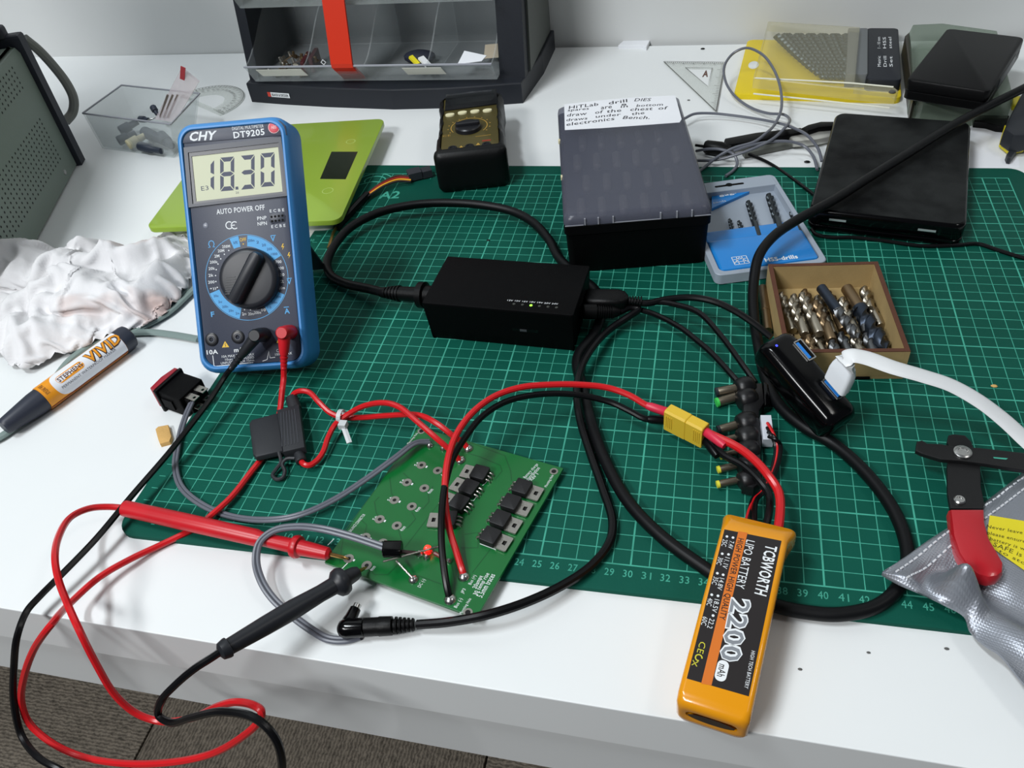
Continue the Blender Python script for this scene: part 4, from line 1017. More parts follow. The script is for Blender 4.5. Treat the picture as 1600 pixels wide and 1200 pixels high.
# maker's badge on the base
def fronty(x):
    for (a, b2) in zip(base[:7], base[1:7]):
        if a[0] <= x <= b2[0]: return a[1] + (b2[1] - a[1]) * (x - a[0]) / (b2[0] - a[0])
    return -7
m = MB(); xa, xb = -13.9, -10.9; y0, y1 = fronty(xa) - .03, fronty(xb) - .06
ex = Vector((xb - xa, y1 - y0, 0)).normalized()
def wr(x, z): return (xa + ex.x * x, y0 + ex.y * x - .0, z)
m.add([wr(.45, .85), wr(3.0, .85), wr(3.0, 1.4), wr(.45, 1.4)], [(0, 1, 2, 3)]); bd = m.build('badge', WHITEP, cb, smooth=False)
m = MB(); m.add([wr(0, .85), wr(.42, .85), wr(.42, 1.4), wr(0, 1.4)], [(0, 1, 2, 3)]); m.build('badge_square', M('badge_orange', (196, 60, 44), .5), bd, smooth=False)
m = MB(); m.text('BLACK & DECKER', (.6, 1.12), (2.85, 1.12), .3, 0, .015, 0, lambda x, y: tuple(Vector(wr(x, y)) + Vector((0, -.015, 0)))); m.build('badge_lettering', BLACKM, bd, smooth=False)

# things in the bins
def cbw(x, y, z): return cb.w((x, y, z))
random.seed(11)
for k in range(12):
    x = -13.2 + (k % 4) * 1.1 + .5 * (k // 4) + random.uniform(-.2, .2); y = -6.2 + .7 * (k // 4) + random.uniform(0, 1.2); zc = 2.75 + .55 * (k // 4)
    R3 = Matrix.Rotation(random.uniform(0, 3), 3, 'Z') @ Matrix.Rotation(random.uniform(-.5, .5), 3, 'X')
    m = MB(); m.box((0, 0, 0), (2.1, .6, .14), None); m.cyl((-.9, 0, 0), (-.9, 0, .6), .2, 8); m.cyl((.9, 0, 0), (.9, 0, .5), .16, 8); m.box((0, .3, .15), (.6, .14, .45))
    m.xf(Matrix.Translation(Vector(cbw(x, y, zc))) @ R3.to_4x4())
    solo('metal_connector', m, (TIN, STB[1])[k % 2], 'small metal connector in the heap in the left cabinet bin', 'connector', 'metal connectors in the left bin')
for k in range(2):
    m = MB(); m.rbox(0, 0, 0, .5, 3.2, 1.6, .1, .05); m.xf(Matrix.Translation(Vector(cbw(-9.4 + .55 * k, -4.6 + k, 2.7))) @ rotz(8).to_4x4())
    solo('connector_strip', m, M('maroon_plastic', (66, 22, 26), .5), ('dark red connector strip at the right of the left bin, nearer', 'dark red connector strip in the left bin, farther')[k], 'connector', 'dark red strips in the left bin')
m = MB(); m.torus(cbw(-6.0, -7.1, 4.65), .28, .06, 4, 6, Matrix.Rotation(math.pi / 2, 3, 'X')); solo('square_clip', m, WHITE, 'tiny square white clip standing at the front of the second bin', 'clip')
m = MB(); m.ball(cbw(3.6, -2.6, 3.3), 1.2, 12, 7, (1.6, .9, .6)); solo('dark_pouch', m, M('dark_navy_fabric', (24, 28, 44), .7, bump=.4, bscale=200), 'dark blue lump of fabric at the back of the third bin', 'pouch')
m = MB(); m.box((0, 0, 0), (.5, 1.3, .3)); m.xf(Matrix.Translation(Vector(cbw(4.4, -6.4, 4.4))) @ (rotz(55) @ Matrix.Rotation(.5, 3, 'X')).to_4x4()); solo('yellow_clip', m, M('yellow_plastic', (228, 214, 40), .4), 'small bright yellow plastic piece in the third bin', 'clip')
m = MB(); m.box((0, 0, 0), (.7, 1.5, .25)); m.xf(Matrix.Translation(Vector(cbw(5.6, -6.5, 4.3))) @ (rotz(50) @ Matrix.Rotation(.4, 3, 'X')).to_4x4()); solo('white_clip', m, WHITE, 'white plastic piece beside the yellow one in the third bin', 'clip')
m = MB(); m.prism([(0, 0), (2.6, .4), (3.0, 1.2), (.4, 2.0)], 0, .06); m.xf(Matrix.Translation(Vector(cbw(9.4, -6.9, 4.1))) @ Matrix.Rotation(.35, 4, 'X')); solo('paper_slip', m, PAP, 'folded white paper slip at the front of the right bin', 'paper')
m = MB(); m.prism([(0, 0), (1.8, .1), (1.9, 1.6), (.1, 1.5)], 0, .06); m.xf(Matrix.Translation(Vector(cbw(11.2, -3.0, 3.1))) @ Matrix.Rotation(.9, 4, 'X')); solo('card_slip', m, M('tan_card', (168, 156, 136), .7), 'tan card slip standing in the right bin', 'card')

# ================================================================ grey green instrument case on the left
bot = P(122, 259, -.3); fr = P(82, 335, -.3); ed = (fr - bot).normalized()
srz = math.degrees(math.atan2(ed.x, -ed.y))           # local -y runs along the bottom edge towards us
st = T('instrument_case', 'grey green ventilated metal instrument case with dark rear frame, at the left edge', 'instrument case', bot, srz)
def vert_h(u, v, base_):      # height of the point above base_ seen at row v
    lo, hi = 0, 60
    for _ in range(50):
        mid = (lo + hi) / 2; c = CAM_R @ (Vector((base_.x, base_.y, base_.z + mid)) - CAM_C)
        if 600 + CAM_F * c.y / c.z > v: lo = mid
        else: hi = mid
    return lo
SH = vert_h(25, 69, bot)
GG = M('grey_green_paint', (116, 129, 120), .45, bump=.12, bscale=500)
DKF = M('dark_frame', (40, 42, 52), .5)
Ld, Wd = 26, 24
m = MB(); m.prism(rrect(Wd, Ld, .25, 3, -Wd / 2, -Ld / 2), .25, SH, .8); m.build('casing', GG, st)
m = MB()
for yy in (0.55,):
    m.prism([(.45, 0.0), (.45, 1.35), (-Wd - .4, 1.35), (-Wd - .4, 0.0)], 0, SH + .8, .3)
m.build('rear_frame', DKF, st, smooth=False)
MB().prism(rrect(1.6, 1.6, .4, 3, -1.6, .6), SH + .7, SH + 1.7, .3).build('frame_knob', DKF, st)
def holes(zr, yr, dz, dy, cut):
    m = MB(); z = zr[0]
    while z <= zr[1]:
        y = yr[0]
        while y >= yr[1]:
            if cut(y, z): m.add([(.004, y + .11 * math.cos(a), z + .15 * math.sin(a)) for a in [k * math.pi / 3 for k in range(6)]], [tuple(range(6))])
            y -= dy
        z += dz
    return m
def sp(u, v):   # point on the side panel under a pixel
    c = st.I @ CAM_C; d = st.I.to_3x3() @ ray(u, v); return c + d * (-c.x / d.x)
hm = MB()
c00, c01, c10 = sp(62, 186.5), sp(94, 248), sp(0, 273)
n1 = 10; stp = (c01 - c00) / 9.0; n2 = (c10 - c00) / 14.0
for i in range(10):
    for j in range(34):
        p = c00 + stp * i + n2 * j
        hm.add([(.005, p.y + .13 * math.cos(a), p.z + .13 * math.sin(a)) for a in [k * math.pi / 3 for k in range(6)]], [tuple(range(6))])
d00 = sp(19, 106)
for i in range(5):
    for j in range(34):
        p = d00 + stp * i * 1.02 + n2 * j
        hm.add([(.005, p.y + .13 * math.cos(a), p.z + .13 * math.sin(a)) for a in [k * math.pi / 3 for k in range(6)]], [tuple(range(6))])
hm.build('vent_holes', M('hole_black', (14, 16, 16), .8), st, kind='stuff', smooth=False)
p = sp(101, 269); MB().lathe([(0, .28), (.08, .26), (.14, .12)], (0, p.y, p.z), (1, 0, 0), 12).build('screw', STEEL, st)
shade_case = T('instrument_case', 'unseen case added on top of the ventilated one to shade the wall', 'instrument case', st.w((-5.4, -2.6, SH + .05)), srz)  # out of view, added to cast shade on the wall beside the cabinet
m = MB(); m.prism(rrect(18, 22, .25, 3, -9, -11), .6, 27, .6); m.build('casing', GG, shade_case)
m = MB(); m.prism([(.3, 0), (.3, 1.2), (-18.3, 1.2), (-18.3, 0)], .4, 27.4, .2); m.build('rear_frame', DKF, shade_case, smooth=False)
for (x, y) in ((-1.5, -1.5), (-16.5, -1.5), (-1.5, -20.5), (-16.5, -20.5)): MB().cyl((x, y, 0), (x, y, .62), .8, 12).build('foot', BLACKM, shade_case)
hs = [st.L(p) for p in catmull([PY(38, 60, 47.5), PY(60, 78, 48.3), PY(85, 105, 49), PY(105, 132, 49), PY(115, 155, 48.6), PY(113, 176, 48), PY(102, 190, 47)], 5)]
MB().tube(hs, .5, 10).build('hose', M('grey_hose', (128, 130, 126), .5), st)

# ================================================================ clear tray with bits and a resealable bag
ty = T('clear_tray', 'clear plastic tray with small black and cream parts, behind the blue meter', 'tray', (-27.6, 49.8, -.3), 2)
def trc(z):
    q = [(190, 133), (129, 177), (267, 194), (312, 146)]
    return ty.poly(q, z)
top_ = trc(3.9); b0 = ty.px(160, 232, 0); b1 = ty.px(272, 247, 0)
botp = [(b0.x + .5, top_[0][1] - .9), (b0.x, b0.y), (b1.x, b1.y), (b1.x - .3 + (top_[3][0] - top_[2][0]), top_[3][1] - .9)]
def rc(q, t): 
    return inset(q, t)
m = MB(); m.loft([[(x, y, .0) for x, y in botp], [(x, y, 3.9) for x, y in top_], [(x, y, 3.9) for x, y in inset(top_, .14)], [(x, y, .15) for x, y in inset(botp, .14)]]) if True else None
TRM = CLR.copy(); TRM.name = 'frosted_tray_plastic'; [n for n in TRM.node_tree.nodes if n.type == 'MIX_SHADER'][0].inputs[0].default_value = .2
m.build('tray_body', TRM, ty, smooth=False)
m = MB()
lp = [Vector((x, y, 3.9)) for x, y in top_]
for i in range(4): m.cyl(lp[i], lp[(i + 1) % 4], .1, 6)
m.build('tray_rim', MATS['frosted_edge'], ty)
DP = M('slate_rubber', (44, 52, 66), .5)
def rod(u0, v0, u1, v1, z0, z1, r, mt, lab, nm='plug_boot', cat='connector', grp='small dark plugs in the clear tray'):
    a, b2 = P(u0, v0, z0), P(u1, v1, z1); m = MB(); Lr = (b2 - a).length
    m.lathe([(0, r * .8), (.1, r), (Lr * .55, r), (Lr * .6, r * .7), (Lr, r * .62)], a, b2 - a, 12); solo(nm, m, mt, lab, cat, grp, angle=40)
rod(187, 205, 215, 190, .7, 1.0, .55, DP, 'dark plug lying highest at the left in the clear tray')
rod(184, 221, 212, 208, .6, .8, .55, DP, 'dark plug just left of the cream piece in the tray')
rod(199, 227, 228, 211, .5, .8, .55, M('cream_plastic', (205, 196, 160), .5), 'cream coloured plastic sleeve in the clear tray', 'sleeve', 'sleeve', None)
rod(218, 228, 252, 236, .4, .4, .5, DP, 'dark plug lying lowest in the clear tray')
rod(226, 206, 256, 222, .8, .8, .62, DP, 'dark plug in the middle of the clear tray')
rod(252, 212, 268, 228, .7, .7, .6, DP, 'dark plug at the right end of the clear tray')
rod(238, 166, 246, 179, 2.3, 1.6, .36, DP, 'black cap standing up against the bag in the tray')
rod(218, 186, 232, 187, 1.3, 1.4, .36, DP, 'black cap with a bright pin beside the bag')
rod(231, 188, 243, 184, 1.4, 1.6, .1, STEEL, 'bright metal pin in the clear tray', 'metal_pin', 'pin', None)
bag = T('resealable_bag', 'clear resealable bag with a red strip standing in the tray', 'bag', P(255, 190, .4))
q0 = [PY(243, 185, 48.2), PY(274, 190, 47.8), PY(311, 128, 49.4), PY(284, 106, 49.8)]
m = MB(); c = []
for dz in (-.25, .25):
    c.append([bag.L(p + Vector((0, dz * .8, 0))) for p in q0])
m.loft(c); CLRB = TRM.copy(); CLRB.name = 'bag_film'; CLRB.node_tree.nodes['Principled BSDF'].inputs['Base Color'].default_value = (lin(216), lin(204), lin(208), 1); [n for n in CLRB.node_tree.nodes if n.type == 'MIX_SHADER'][0].inputs[0].default_value = .42
m.build('bag_film', CLRB, bag, smooth=False)
m = MB(); a, b2 = bag.L(PY(281, 121, 49.2)), bag.L(PY(290, 108, 49.3)); m.box(tuple((a + b2) / 2), (.5, .1, (b2 - a).length * 1.15), Matrix.Rotation(.45, 3, 'Y')); m.build('red_strip', M('faded_red', (168, 58, 66), .5), bag, smooth=False)
for k in range(3):
    m = MB(); a, b2 = PY(250 + 6 * k, 184, 48.1), PY(262 + 8 * k, 148, 48.7); m.cyl(bag.L(a), bag.L(b2), .12, 6); m.build('bagged_part', M('dull_pin', (130, 118, 112), .5, .6), bag)

# ================================================================ protractor
pr_ = T('protractor', 'clear half round protractor lying behind the tray', 'protractor', P(318, 163, -.3), -32)
ACR = bpy.data.materials.new('clear_acrylic'); ACR.use_nodes = True
nt = ACR.node_tree; pb = nt.nodes['Principled BSDF']; pb.inputs['Base Color'].default_value = (lin(206), lin(209), lin(202), 1); pb.inputs['Roughness'].default_value = .15
tb = nt.nodes.new('ShaderNodeBsdfTransparent'); tb.inputs[0].default_value = (.98, .985, .98, 1); ms = nt.nodes.new('ShaderNodeMixShader'); ms.inputs[0].default_value = .13
nt.links.new(tb.outputs[0], ms.inputs[1]); nt.links.new(pb.outputs[0], ms.inputs[2]); nt.links.new(ms.outputs[0], nt.nodes['Material Output'].inputs[0])
R1 = 4.9; out = [(R1 * math.cos(math.radians(a)), R1 * math.sin(math.radians(a))) for a in range(-4, 187, 5)]; inn = [(R1 * .52 * math.cos(math.radians(a)), R1 * .52 * math.sin(math.radians(a))) for a in range(-4, 187, 5)]
m = MB(); n = len(out); vs = [(x, y, z) for z in (0, .18) for x, y in out + inn]; fs = []
for i in range(n - 1):
    fs += [(i, i + 1, n + i + 1, n + i)[::-1], (2 * n + i, 2 * n + i + 1, 3 * n + i + 1, 3 * n + i), (i, i + 1, 2 * n + i + 1, 2 * n + i), (n + i, n + i + 1, 3 * n + i + 1, 3 * n + i)[::-1]]
fs += [(0, n, 3 * n, 2 * n), (n - 1, 2 * n - 1, 4 * n - 1, 3 * n - 1)[::-1]]
m.add(vs, fs); m.build('ring', ACR, pr_, smooth=False)
m = MB(); m.box((0, -.35, .09), (2 * R1, .6, .18)); m.build('straight_edge', ACR, pr_, smooth=False)
DG = M('dark_grey_print', (86, 86, 84), .6)
m = MB()
for a in range(0, 181, 5):
    c_, s_ = math.cos(math.radians(a)), math.sin(math.radians(a)); r0 = R1 * (.86 if a % 10 == 0 else .91); m.stroke([(r0 * c_, r0 * s_), (R1 * .97 * c_, R1 * .97 * s_)], .07, .185)
    if a % 10 == 0: m.text(str(a) if a else '0', (R1 * .76 * c_ - .22, R1 * .76 * s_), (R1 * .76 * c_ + .22, R1 * .76 * s_), .3, .185)
m.stroke([(R1 * .985 * math.cos(math.radians(a)), R1 * .985 * math.sin(math.radians(a))) for a in range(0, 181, 5)], .08, .185)
m.build('scale_print', DG, pr_, smooth=False)

# ================================================================ set square and its neighbours
sq = T('set_square', 'small clear triangular set square lying on the bench behind the drill box', 'set square', P(1095, 120, -.3))
o_ = sq.poly([(1037, 96), (1133, 97), (1119, 174)], .18); i_ = sq.poly([(1071, 105.5), (1113, 106), (1106, 135)], .18)
MB().ringplate(o_, i_, 0, .18).build('plate', ACR, sq, smooth=False)
m = MB()
def ticks(p, q, n, inward, l0):
    p, q = Vector(p), Vector(q); d = (q - p).normalized(); nn = Vector((-d.y, d.x)) * inward
    for k in range(1, n):
        b2 = p + (q - p) * k / n; m.stroke([b2 + nn * .12, b2 + nn * (l0 if k % 5 else l0 * 1.7)], .06, .186)
ticks(o_[0], o_[1], 30, -1, .4); ticks(o_[1], o_[2], 30, -1, .4)
m.stroke([o_[0], o_[1]], .1, .185); m.stroke([o_[1], o_[2]], .1, .185); m.stroke([o_[2], o_[0]], .1, .185); m.stroke(i_ + [i_[0]], .08, .185)
m.build('scale_print', DG, sq, smooth=False)
m = MB(); a, b2 = P(1098, 115, -.28), P(1107, 115, -.28); m.text('A', a, b2, 1.7, -.285, .04); solo('letter_mark', m, M('brown_print', (96, 66, 56), .6), 'brown letter A showing inside the set square', 'letter', smooth=False)

# ================================================================ yellow drill case
yc = T('drill_case', 'yellow drill bit case with a swung open clear lid, at the back right', 'drill set', P(1276, 160, -.3), -5.5)
YEL = M('yellow_case_plastic', (222, 196, 20), .4)
q = yc.poly([(1146, 153), (1148, 149), (1176, 57), (1182, 53)], .9) 
b_fl, b_fr, b_bl = yc.px(1146, 155, 0), yc.px(1407, 167, 0), yc.px(1176, 56, 1.0)
yd = b_bl.y - b_fl.y
wl0 = b_fl.x; wr0 = b_fr.x
m = MB(); m.prism(rrect(wr0 - wl0, yd, .7, 4, (wl0 + wr0) / 2, b_fl.y + yd / 2), 0, .6, .1); m.build('base', YEL, yc)
cx_ = (wl0 + wr0) / 2
p = yc.px(1178, 96, 1.0); MB().prism([(p.x + .55 * math.cos(t * .39), p.y + 1.0 * math.sin(t * .39)) for t in range(16)], .5, .62).build('hang_hole', LAM, yc)
# dark end block with print
ew = 1.9
m = MB(); m.prism(rrect(3.2, yd - .9, .5, 4, wr0 - 1.8, b_fl.y + yd / 2 + .9), .6, 1.8, .12); m.build('end_block', M('blue_black_plastic', (22, 26, 34), .5), yc)
m = MB()
for k in range(3):
    x = wr0 - 2.2 + .55 * k
    m.text(('TWIST DRILLS', 'HIGH SPEED', 'STEEL SET')[k][:0] or ('Metric', 'Drill', 'Set')[k], (x, b_fl.y + 4.4), (x, b_fl.y + 7.0), .3, 1.81)
    m.text(('1 - 10 mm', 'HSS', 'steel')[k], (x, b_fl.y + 9.0), (x, b_fl.y + 12.0), .3, 1.81)
m.build('lettering', WHITEP, yc, smooth=False)
GB = M('grey_block', (104, 108, 110), .5)
m = MB(); m.prism(rrect(2.0, yd - 2.2, .2, 3, wr0 - 4.3, b_fl.y + yd / 2 + 1.0), .6, 2.0, .1); m.build('bit_holder', GB, yc)
nb = 13
for k in range(nb):
    y = b_fl.y + 2.6 + (yd - 4.0) * k / (nb - 1); Lb = 2.6 + 5.2 * (k / (nb - 1)) ** .9; r = .26 + .24 * k / nb
    m = MB(); drill_pts(m, (wr0 - 5.2 - Lb, y, 1.4), (1, 0, 0), Lb, r, .95, 10)
    solo('drill_bit', m.xf(yc.M), M('dark_fan_bit', (80, 88, 92), .42, .9), 'steel drill bit in the yellow case, %s of the fan counted from its front edge' % ('first', 'second', 'third', 'fourth', 'fifth', 'sixth', 'seventh', 'eighth', 'ninth', 'tenth', 'eleventh', 'twelfth', 'last')[k], 'drill bit', 'drill bits in the yellow case', angle=50)
YCL = bpy.data.materials.new('clear_yellowish_lid'); YCL.use_nodes = True
nt = YCL.node_tree; pb = nt.nodes['Principled BSDF']; pb.inputs['Base Color'].default_value = (lin(200), lin(196), lin(170), 1); pb.inputs['Roughness'].default_value = .2
tb = nt.nodes.new('ShaderNodeBsdfTransparent'); tb.inputs[0].default_value = (.95, .95, .92, 1); ms = nt.nodes.new('ShaderNodeMixShader'); ms.inputs[0].default_value = .24
nt.links.new(tb.outputs[0], ms.inputs[1]); nt.links.new(pb.outputs[0], ms.inputs[2]); nt.links.new(ms.outputs[0], nt.nodes['Material Output'].inputs[0])
lq = yc.poly([(1177, 121), (1200, 33), (1344, 42), (1336, 129), (1396, 135), (1404, 141), (1400, 146)], 2.6)
m = MB(); qi = inset(lq, .12)
m.loft([[(x, y, 1.5) for x, y in lq], [(x, y, 2.5) for x, y in lq], [(x, y, 2.6) for x, y in inset(lq, .08)], [(x, y, 2.6) for x, y in inset(lq, .16)], [(x, y, 2.48) for x, y in inset(lq, .2)]], cap0=False)
ld = m.build('lid', YCL, yc, smooth=False)
m = MB(); m.tube([(x, y, 2.6) for x, y in yc.poly([(1180, 122), (1260, 126), (1332, 130), (1396, 136)], 2.6)], .08, 6); m.tube([(x, y, 1.35) for x, y in yc.poly([(1178, 138), (1280, 148), (1392, 160)], 1.9)], .08, 6); m.build('lid_edge', M('bright_edge', (226, 226, 210), .25), ld)
p = yc.px(1392, 154, 2.0); MB().lathe([(0, .32), (.1, .3), (.16, .2)], (p.x, p.y, 2.6), (0, 0, 1), 12).build('pivot', M('grey_pivot', (96, 96, 92), .4, .6), ld)

# ================================================================ green tinted box and black case on it
gc = T('green_box', 'low greenish clear plastic box with dark ends, under the black case', 'box', P(1500, 130, -.3), -5.6)
GCL = bpy.data.materials.new('greenish_clear_plastic'); GCL.use_nodes = True
nt = GCL.node_tree; pb = nt.nodes['Principled BSDF']; pb.inputs['Base Color'].default_value = (lin(112), lin(126), lin(112), 1); pb.inputs['Roughness'].default_value = .2
tb = nt.nodes.new('ShaderNodeBsdfTransparent'); tb.inputs[0].default_value = (.80, .85, .80, 1); ms = nt.nodes.new('ShaderNodeMixShader'); ms.inputs[0].default_value = .38
nt.links.new(tb.outputs[0], ms.inputs[1]); nt.links.new(pb.outputs[0], ms.inputs[2]); nt.links.new(ms.outputs[0], nt.nodes['Material Output'].inputs[0])
q = gc.poly([(1419, 60), (1424, 50), (1470, 48), (1555, 60), (1580, 165), (1440, 172), (1424, 150)], 1.8)
MB().prism(q, .0, 2.6, .15).build('box_body', GCL, gc, smooth=False)
m = MB(); q = gc.poly([(1412, 66), (1419, 60), (1432, 165), (1424, 168)], 1.3); m.prism(q, .0, 2.0, .1); m.build('end_strip', M('dark_bronze_plastic', (52, 48, 40), .4), gc, smooth=False)
bc = T('black_case', 'black flat plastic case lying askew on the greenish box, top right', 'case', (55.3, 56.4, 2.35), -23.9)
m = MB(); L = []
for d, zz in ((.1, 0), (0, .1), (0, .75), (.08, .8), (.08, .9), (0, .95), (0, 1.7), (.06, 1.82), (.2, 1.88)):
    L.append([(x, y, zz) for x, y in rrect(6.9 - 2 * d, 12.8 - 2 * d, .5, 4)])
m.loft(L); m.build('casing', BLACK, bc)
m = MB(); m.rbox(3.42, .5, .5, .2, 6, .9, .08, .04); m.build('side_catch', M('grey_catch', (74, 78, 80), .4), bc)

# ================================================================ bits at the right edge
pl_ = T('pliers', 'black and yellow gripped pliers cut off by the right edge', 'pliers', P(1590, 200, -.3))
q = pl_.poly([(1566, 212), (1575, 190), (1588, 165), (1605, 135), (1650, 100), (1660, 150), (1620, 215), (1600, 222), (1580, 222)], 1.5)
MB().prism(q, .4, 2.2, .4, .3).build('grip', M('grip_black', (34, 37, 42), .5), pl_)
q = pl_.poly([(1565, 214), (1569, 198), (1580, 210), (1600, 213), (1604, 222), (1580, 226)], 1.2); MB().prism(q, .2, 1.5, .2, .1).build('grip_inlay', M('grip_yellow', (206, 190, 26), .45), pl_)
q = pl_.poly([(1573, 240), (1590, 214), (1602, 216), (1580, 246), (1575, 245)], .7); MB().prism(q, .1, .7, .15).build('lower_grip', MATS['grip_black'], pl_)
m = MB(); q = [tuple(P(u, v, -.2)[:2]) for u, v in ((1519, 187), (1575, 188), (1568, 206), (1556, 205), (1540, 200), (1520, 198))]; m.prism(q, -.3, .3, .1); solo('black_bar', m, BLACK, 'dark flat bar lying between the drive box and the pliers', 'bar', smooth=False)
m = MB(); q = [tuple(P(u, v, -.3)[:2]) for u, v in ((1518, 190), (1566, 206), (1592, 250), (1593, 262), (1512, 264))]; m.prism(q, -.3, -.27); solo('paper_sheet', m, PAP, 'white paper scrap lying right of the drive box', 'paper', smooth=False)
m = MB(); q = [tuple(P(u, v, -.3)[:2]) for u, v in ((1578, 159), (1592, 159), (1586, 173), (1580, 172))]; m.prism(q, -.3, .3, .1); solo('yellow_clip', m, M('grip_yellow', (206, 190, 26), .45), 'small yellow plastic piece right of the greenish box', 'clip', smooth=False)
m = MB(); q = [tuple(P(u, v, -.3)[:2]) for u, v in ((966, 76), (975, 68), (1016, 67), (1010, 79), (1004, 76))]; m.prism(q, -.3, .1, .05); solo('paper_scrap', m, PAP, 'small folded white paper scrap near the wall, right of the cabinet', 'paper', smooth=False)
# ================================================================ snips, plug and grey wire behind the drill box
sn = T('snips', 'black handled metal snips lying under the loops of grey wire', 'snips', P(1190, 218, -.3))
m = MB(); q = sn.poly([(1131, 222), (1132, 218), (1180, 209), (1215, 205), (1252, 201), (1255, 208), (1215, 216), (1170, 224), (1134, 229)], 1.0); m.prism(q, .45, 1.2, .25, .15); m.build('handle', BLACK, sn)
m = MB(); q = sn.poly([(1160, 236), (1200, 226), (1240, 220), (1244, 224), (1200, 233), (1164, 241)], .5); m.prism(q, 0.1, .6, .15); m.build('handle', M('grey_handle', (96, 98, 92), .5), sn)
m = MB(); q = sn.poly([(1232, 214), (1250, 208), (1280, 205), (1300, 204), (1300, 214), (1275, 219), (1240, 222)], .8); m.prism(q, .3, .9, .2); m.build('jaw', M('bright_jaw', (206, 205, 198), .35, .7), sn)
m = MB(); q = sn.poly([(1248, 204), (1262, 197), (1282, 192), (1305, 192), (1305, 199), (1280, 201), (1262, 207)], 1.2); m.prism(q, .9, 1.4, .2); m.build('jaw', BLACK, sn, label='black upper jaw')
m = MB(); a, b2 = P(1101, 229, .35), P(1142, 235, .35); m.lathe([(-.9, .12), (-.05, .14), (0, .5), (.2, .62), (1.6, .66), (2.0, .5), ((b2 - a).length, .45)], a, b2 - a, 14); solo('cable_plug', m, BLACK, 'black tapered cable plug lying beside the snips', 'plug')
gw = T('wire_coil', 'loose loops of thin grey wire on the bench behind the drill box', 'wire', P(1180, 210, -.3))
for pts in ([(1068, 186, .6), (1085, 178, .6), (1110, 177, .5), (1150, 181, .4), (1190, 187, .5), (1215, 192, .8), (1240, 200, 1.5), (1262, 212, 1.6), (1278, 232, .8), (1284, 252, .2)],
            [(1092, 268, .2), (1105, 258, .2), (1120, 246, .6), (1145, 232, 1.2), (1178, 222, 1.5), (1196, 209, 1.7), (1212, 192, 1.2), (1221, 168, 1.6), (1219, 136, 2.4), (1207, 105, 3.0), (1188, 83, 3.2), (1165, 75, 3.2), (1145, 84, 2.6), (1132, 103, 1.8), (1134, 128, 1.0), (1150, 152, .4), (1175, 169, .2), (1200, 177, .4), (1224, 179, .9), (1234, 187, 1.2), (1226, 200, 1.6), (1206, 218, 1.6), (1180, 231, 1.3), (1150, 242, .8), (1118, 250, .3), (1088, 251, .2)],
            [(1088, 236, .3), (1106, 233, .9), (1128, 234, 1.1), (1146, 241, .8), (1152, 254, .3), (1146, 266, .2), (1134, 275, .2)],
            [(1146, 236, 1.0), (1170, 228, 1.3), (1200, 222, 1.3), (1232, 221, 1.3), (1256, 228, .9), (1270, 243, .5), (1277, 265, .25)]):
    MB().tube([gw.L(p) for p in catmull(W(pts), 6)], .135, 8).build('wire', GREYW, gw)

# ================================================================ cotton rag
outl = [(-30, 345, 4.2), (10, 340, 4.4), (50, 341, 4.2), (80, 346, 3.8), (98, 360, 2.8), (130, 366, 1.6), (160, 370, 1.2), (177, 390, .7), (205, 384, .8), (245, 366, .8), (268, 360, .8), (290, 366, .8), (298, 400, .8), (294, 440, .4), (284, 466, .2), (258, 490, .2), (232, 506, .2), (205, 516, .2), (165, 528, .2), (120, 546, .2), (85, 556, .2), (45, 575, .2), (12, 566, .2), (-6, 545, .2), (-25, 500, .4), (-40, 420, 1)]
ob_ = [P(u, v, z) for u, v, z in outl]
ctr_ = Vector((sum(p.x for p in ob_) / len(ob_), sum(p.y for p in ob_) / len(ob_), 0))
loop = catmull([Vector((p.x, p.y, 0)) for p in ob_ + [ob_[0]]], 9)[:-1]
ridges = [   # raised folds: pixels, half width, height
    ([(-10, 410), (30, 385), (62, 365), (100, 358)], 1.9, 3.4), ([(66, 446), (84, 415), (104, 384), (150, 374), (172, 388)], 1.5, 3.0), ([(15, 440), (40, 400)], 1.5, 2.2),
    ([(108, 412), (150, 404), (205, 396), (255, 378)], 1.2, 2.1), ([(86, 424), (130, 446), (188, 452), (196, 478)], 1.5, 2.5), ([(78, 472), (120, 470), (180, 470)], 1.3, 1.9),
    ([(0, 470), (30, 462)], 1.3, 1.6), ([(20, 500), (34, 530), (34, 562)], 1.1, 1.9), ([(222, 486), (236, 450), (258, 410), (284, 388)], 1.6, 2.6), ([(262, 452), (284, 430)], 1.2, 1.7),
    ([(110, 515), (160, 508), (205, 494)], 1.5, 1.7), ([(52, 500), (60, 545)], 1.1, 1.5), ([(-5, 345), (40, 350), (90, 352)], 1.6, 2.6)]
creases = [([(62, 452), (86, 432), (98, 402), (112, 392)], .4, 1.5), ([(0, 452), (30, 450), (76, 450)], .45, 1.3), ([(104, 404), (140, 394), (172, 386)], .45, 1.6), ([(0, 372), (34, 362), (58, 352)], .4, 1.1), ([(76, 484), (120, 486), (165, 482)], .4, 1.0), ([(188, 460), (200, 475), (198, 492)], .35, 1.2), ([(130, 500), (190, 484)], .4, .8), ([(225, 440), (245, 420), (262, 398)], .4, .9), ([(40, 480), (46, 520), (44, 560)], .35, .9), ([(205, 500), (228, 470)], .45, .9), ([(100, 425), (140, 432)], .4, .7)]
rl = [([P(u, v, 2.0) for u, v in pts], w, h_) for pts, w, h_ in ridges]; cl_ = [([P(u, v, 1.5) for u, v in pts], w, h_) for pts, w, h_ in creases]
def segd(p, a, b2):
    ab = Vector((b2.x - a.x, b2.y - a.y)); ap = Vector((p.x - a.x, p.y - a.y)); t = max(0, min(1, ap.dot(ab) / max(1e-9, ab.length_squared)))
    return (ap - ab * t)
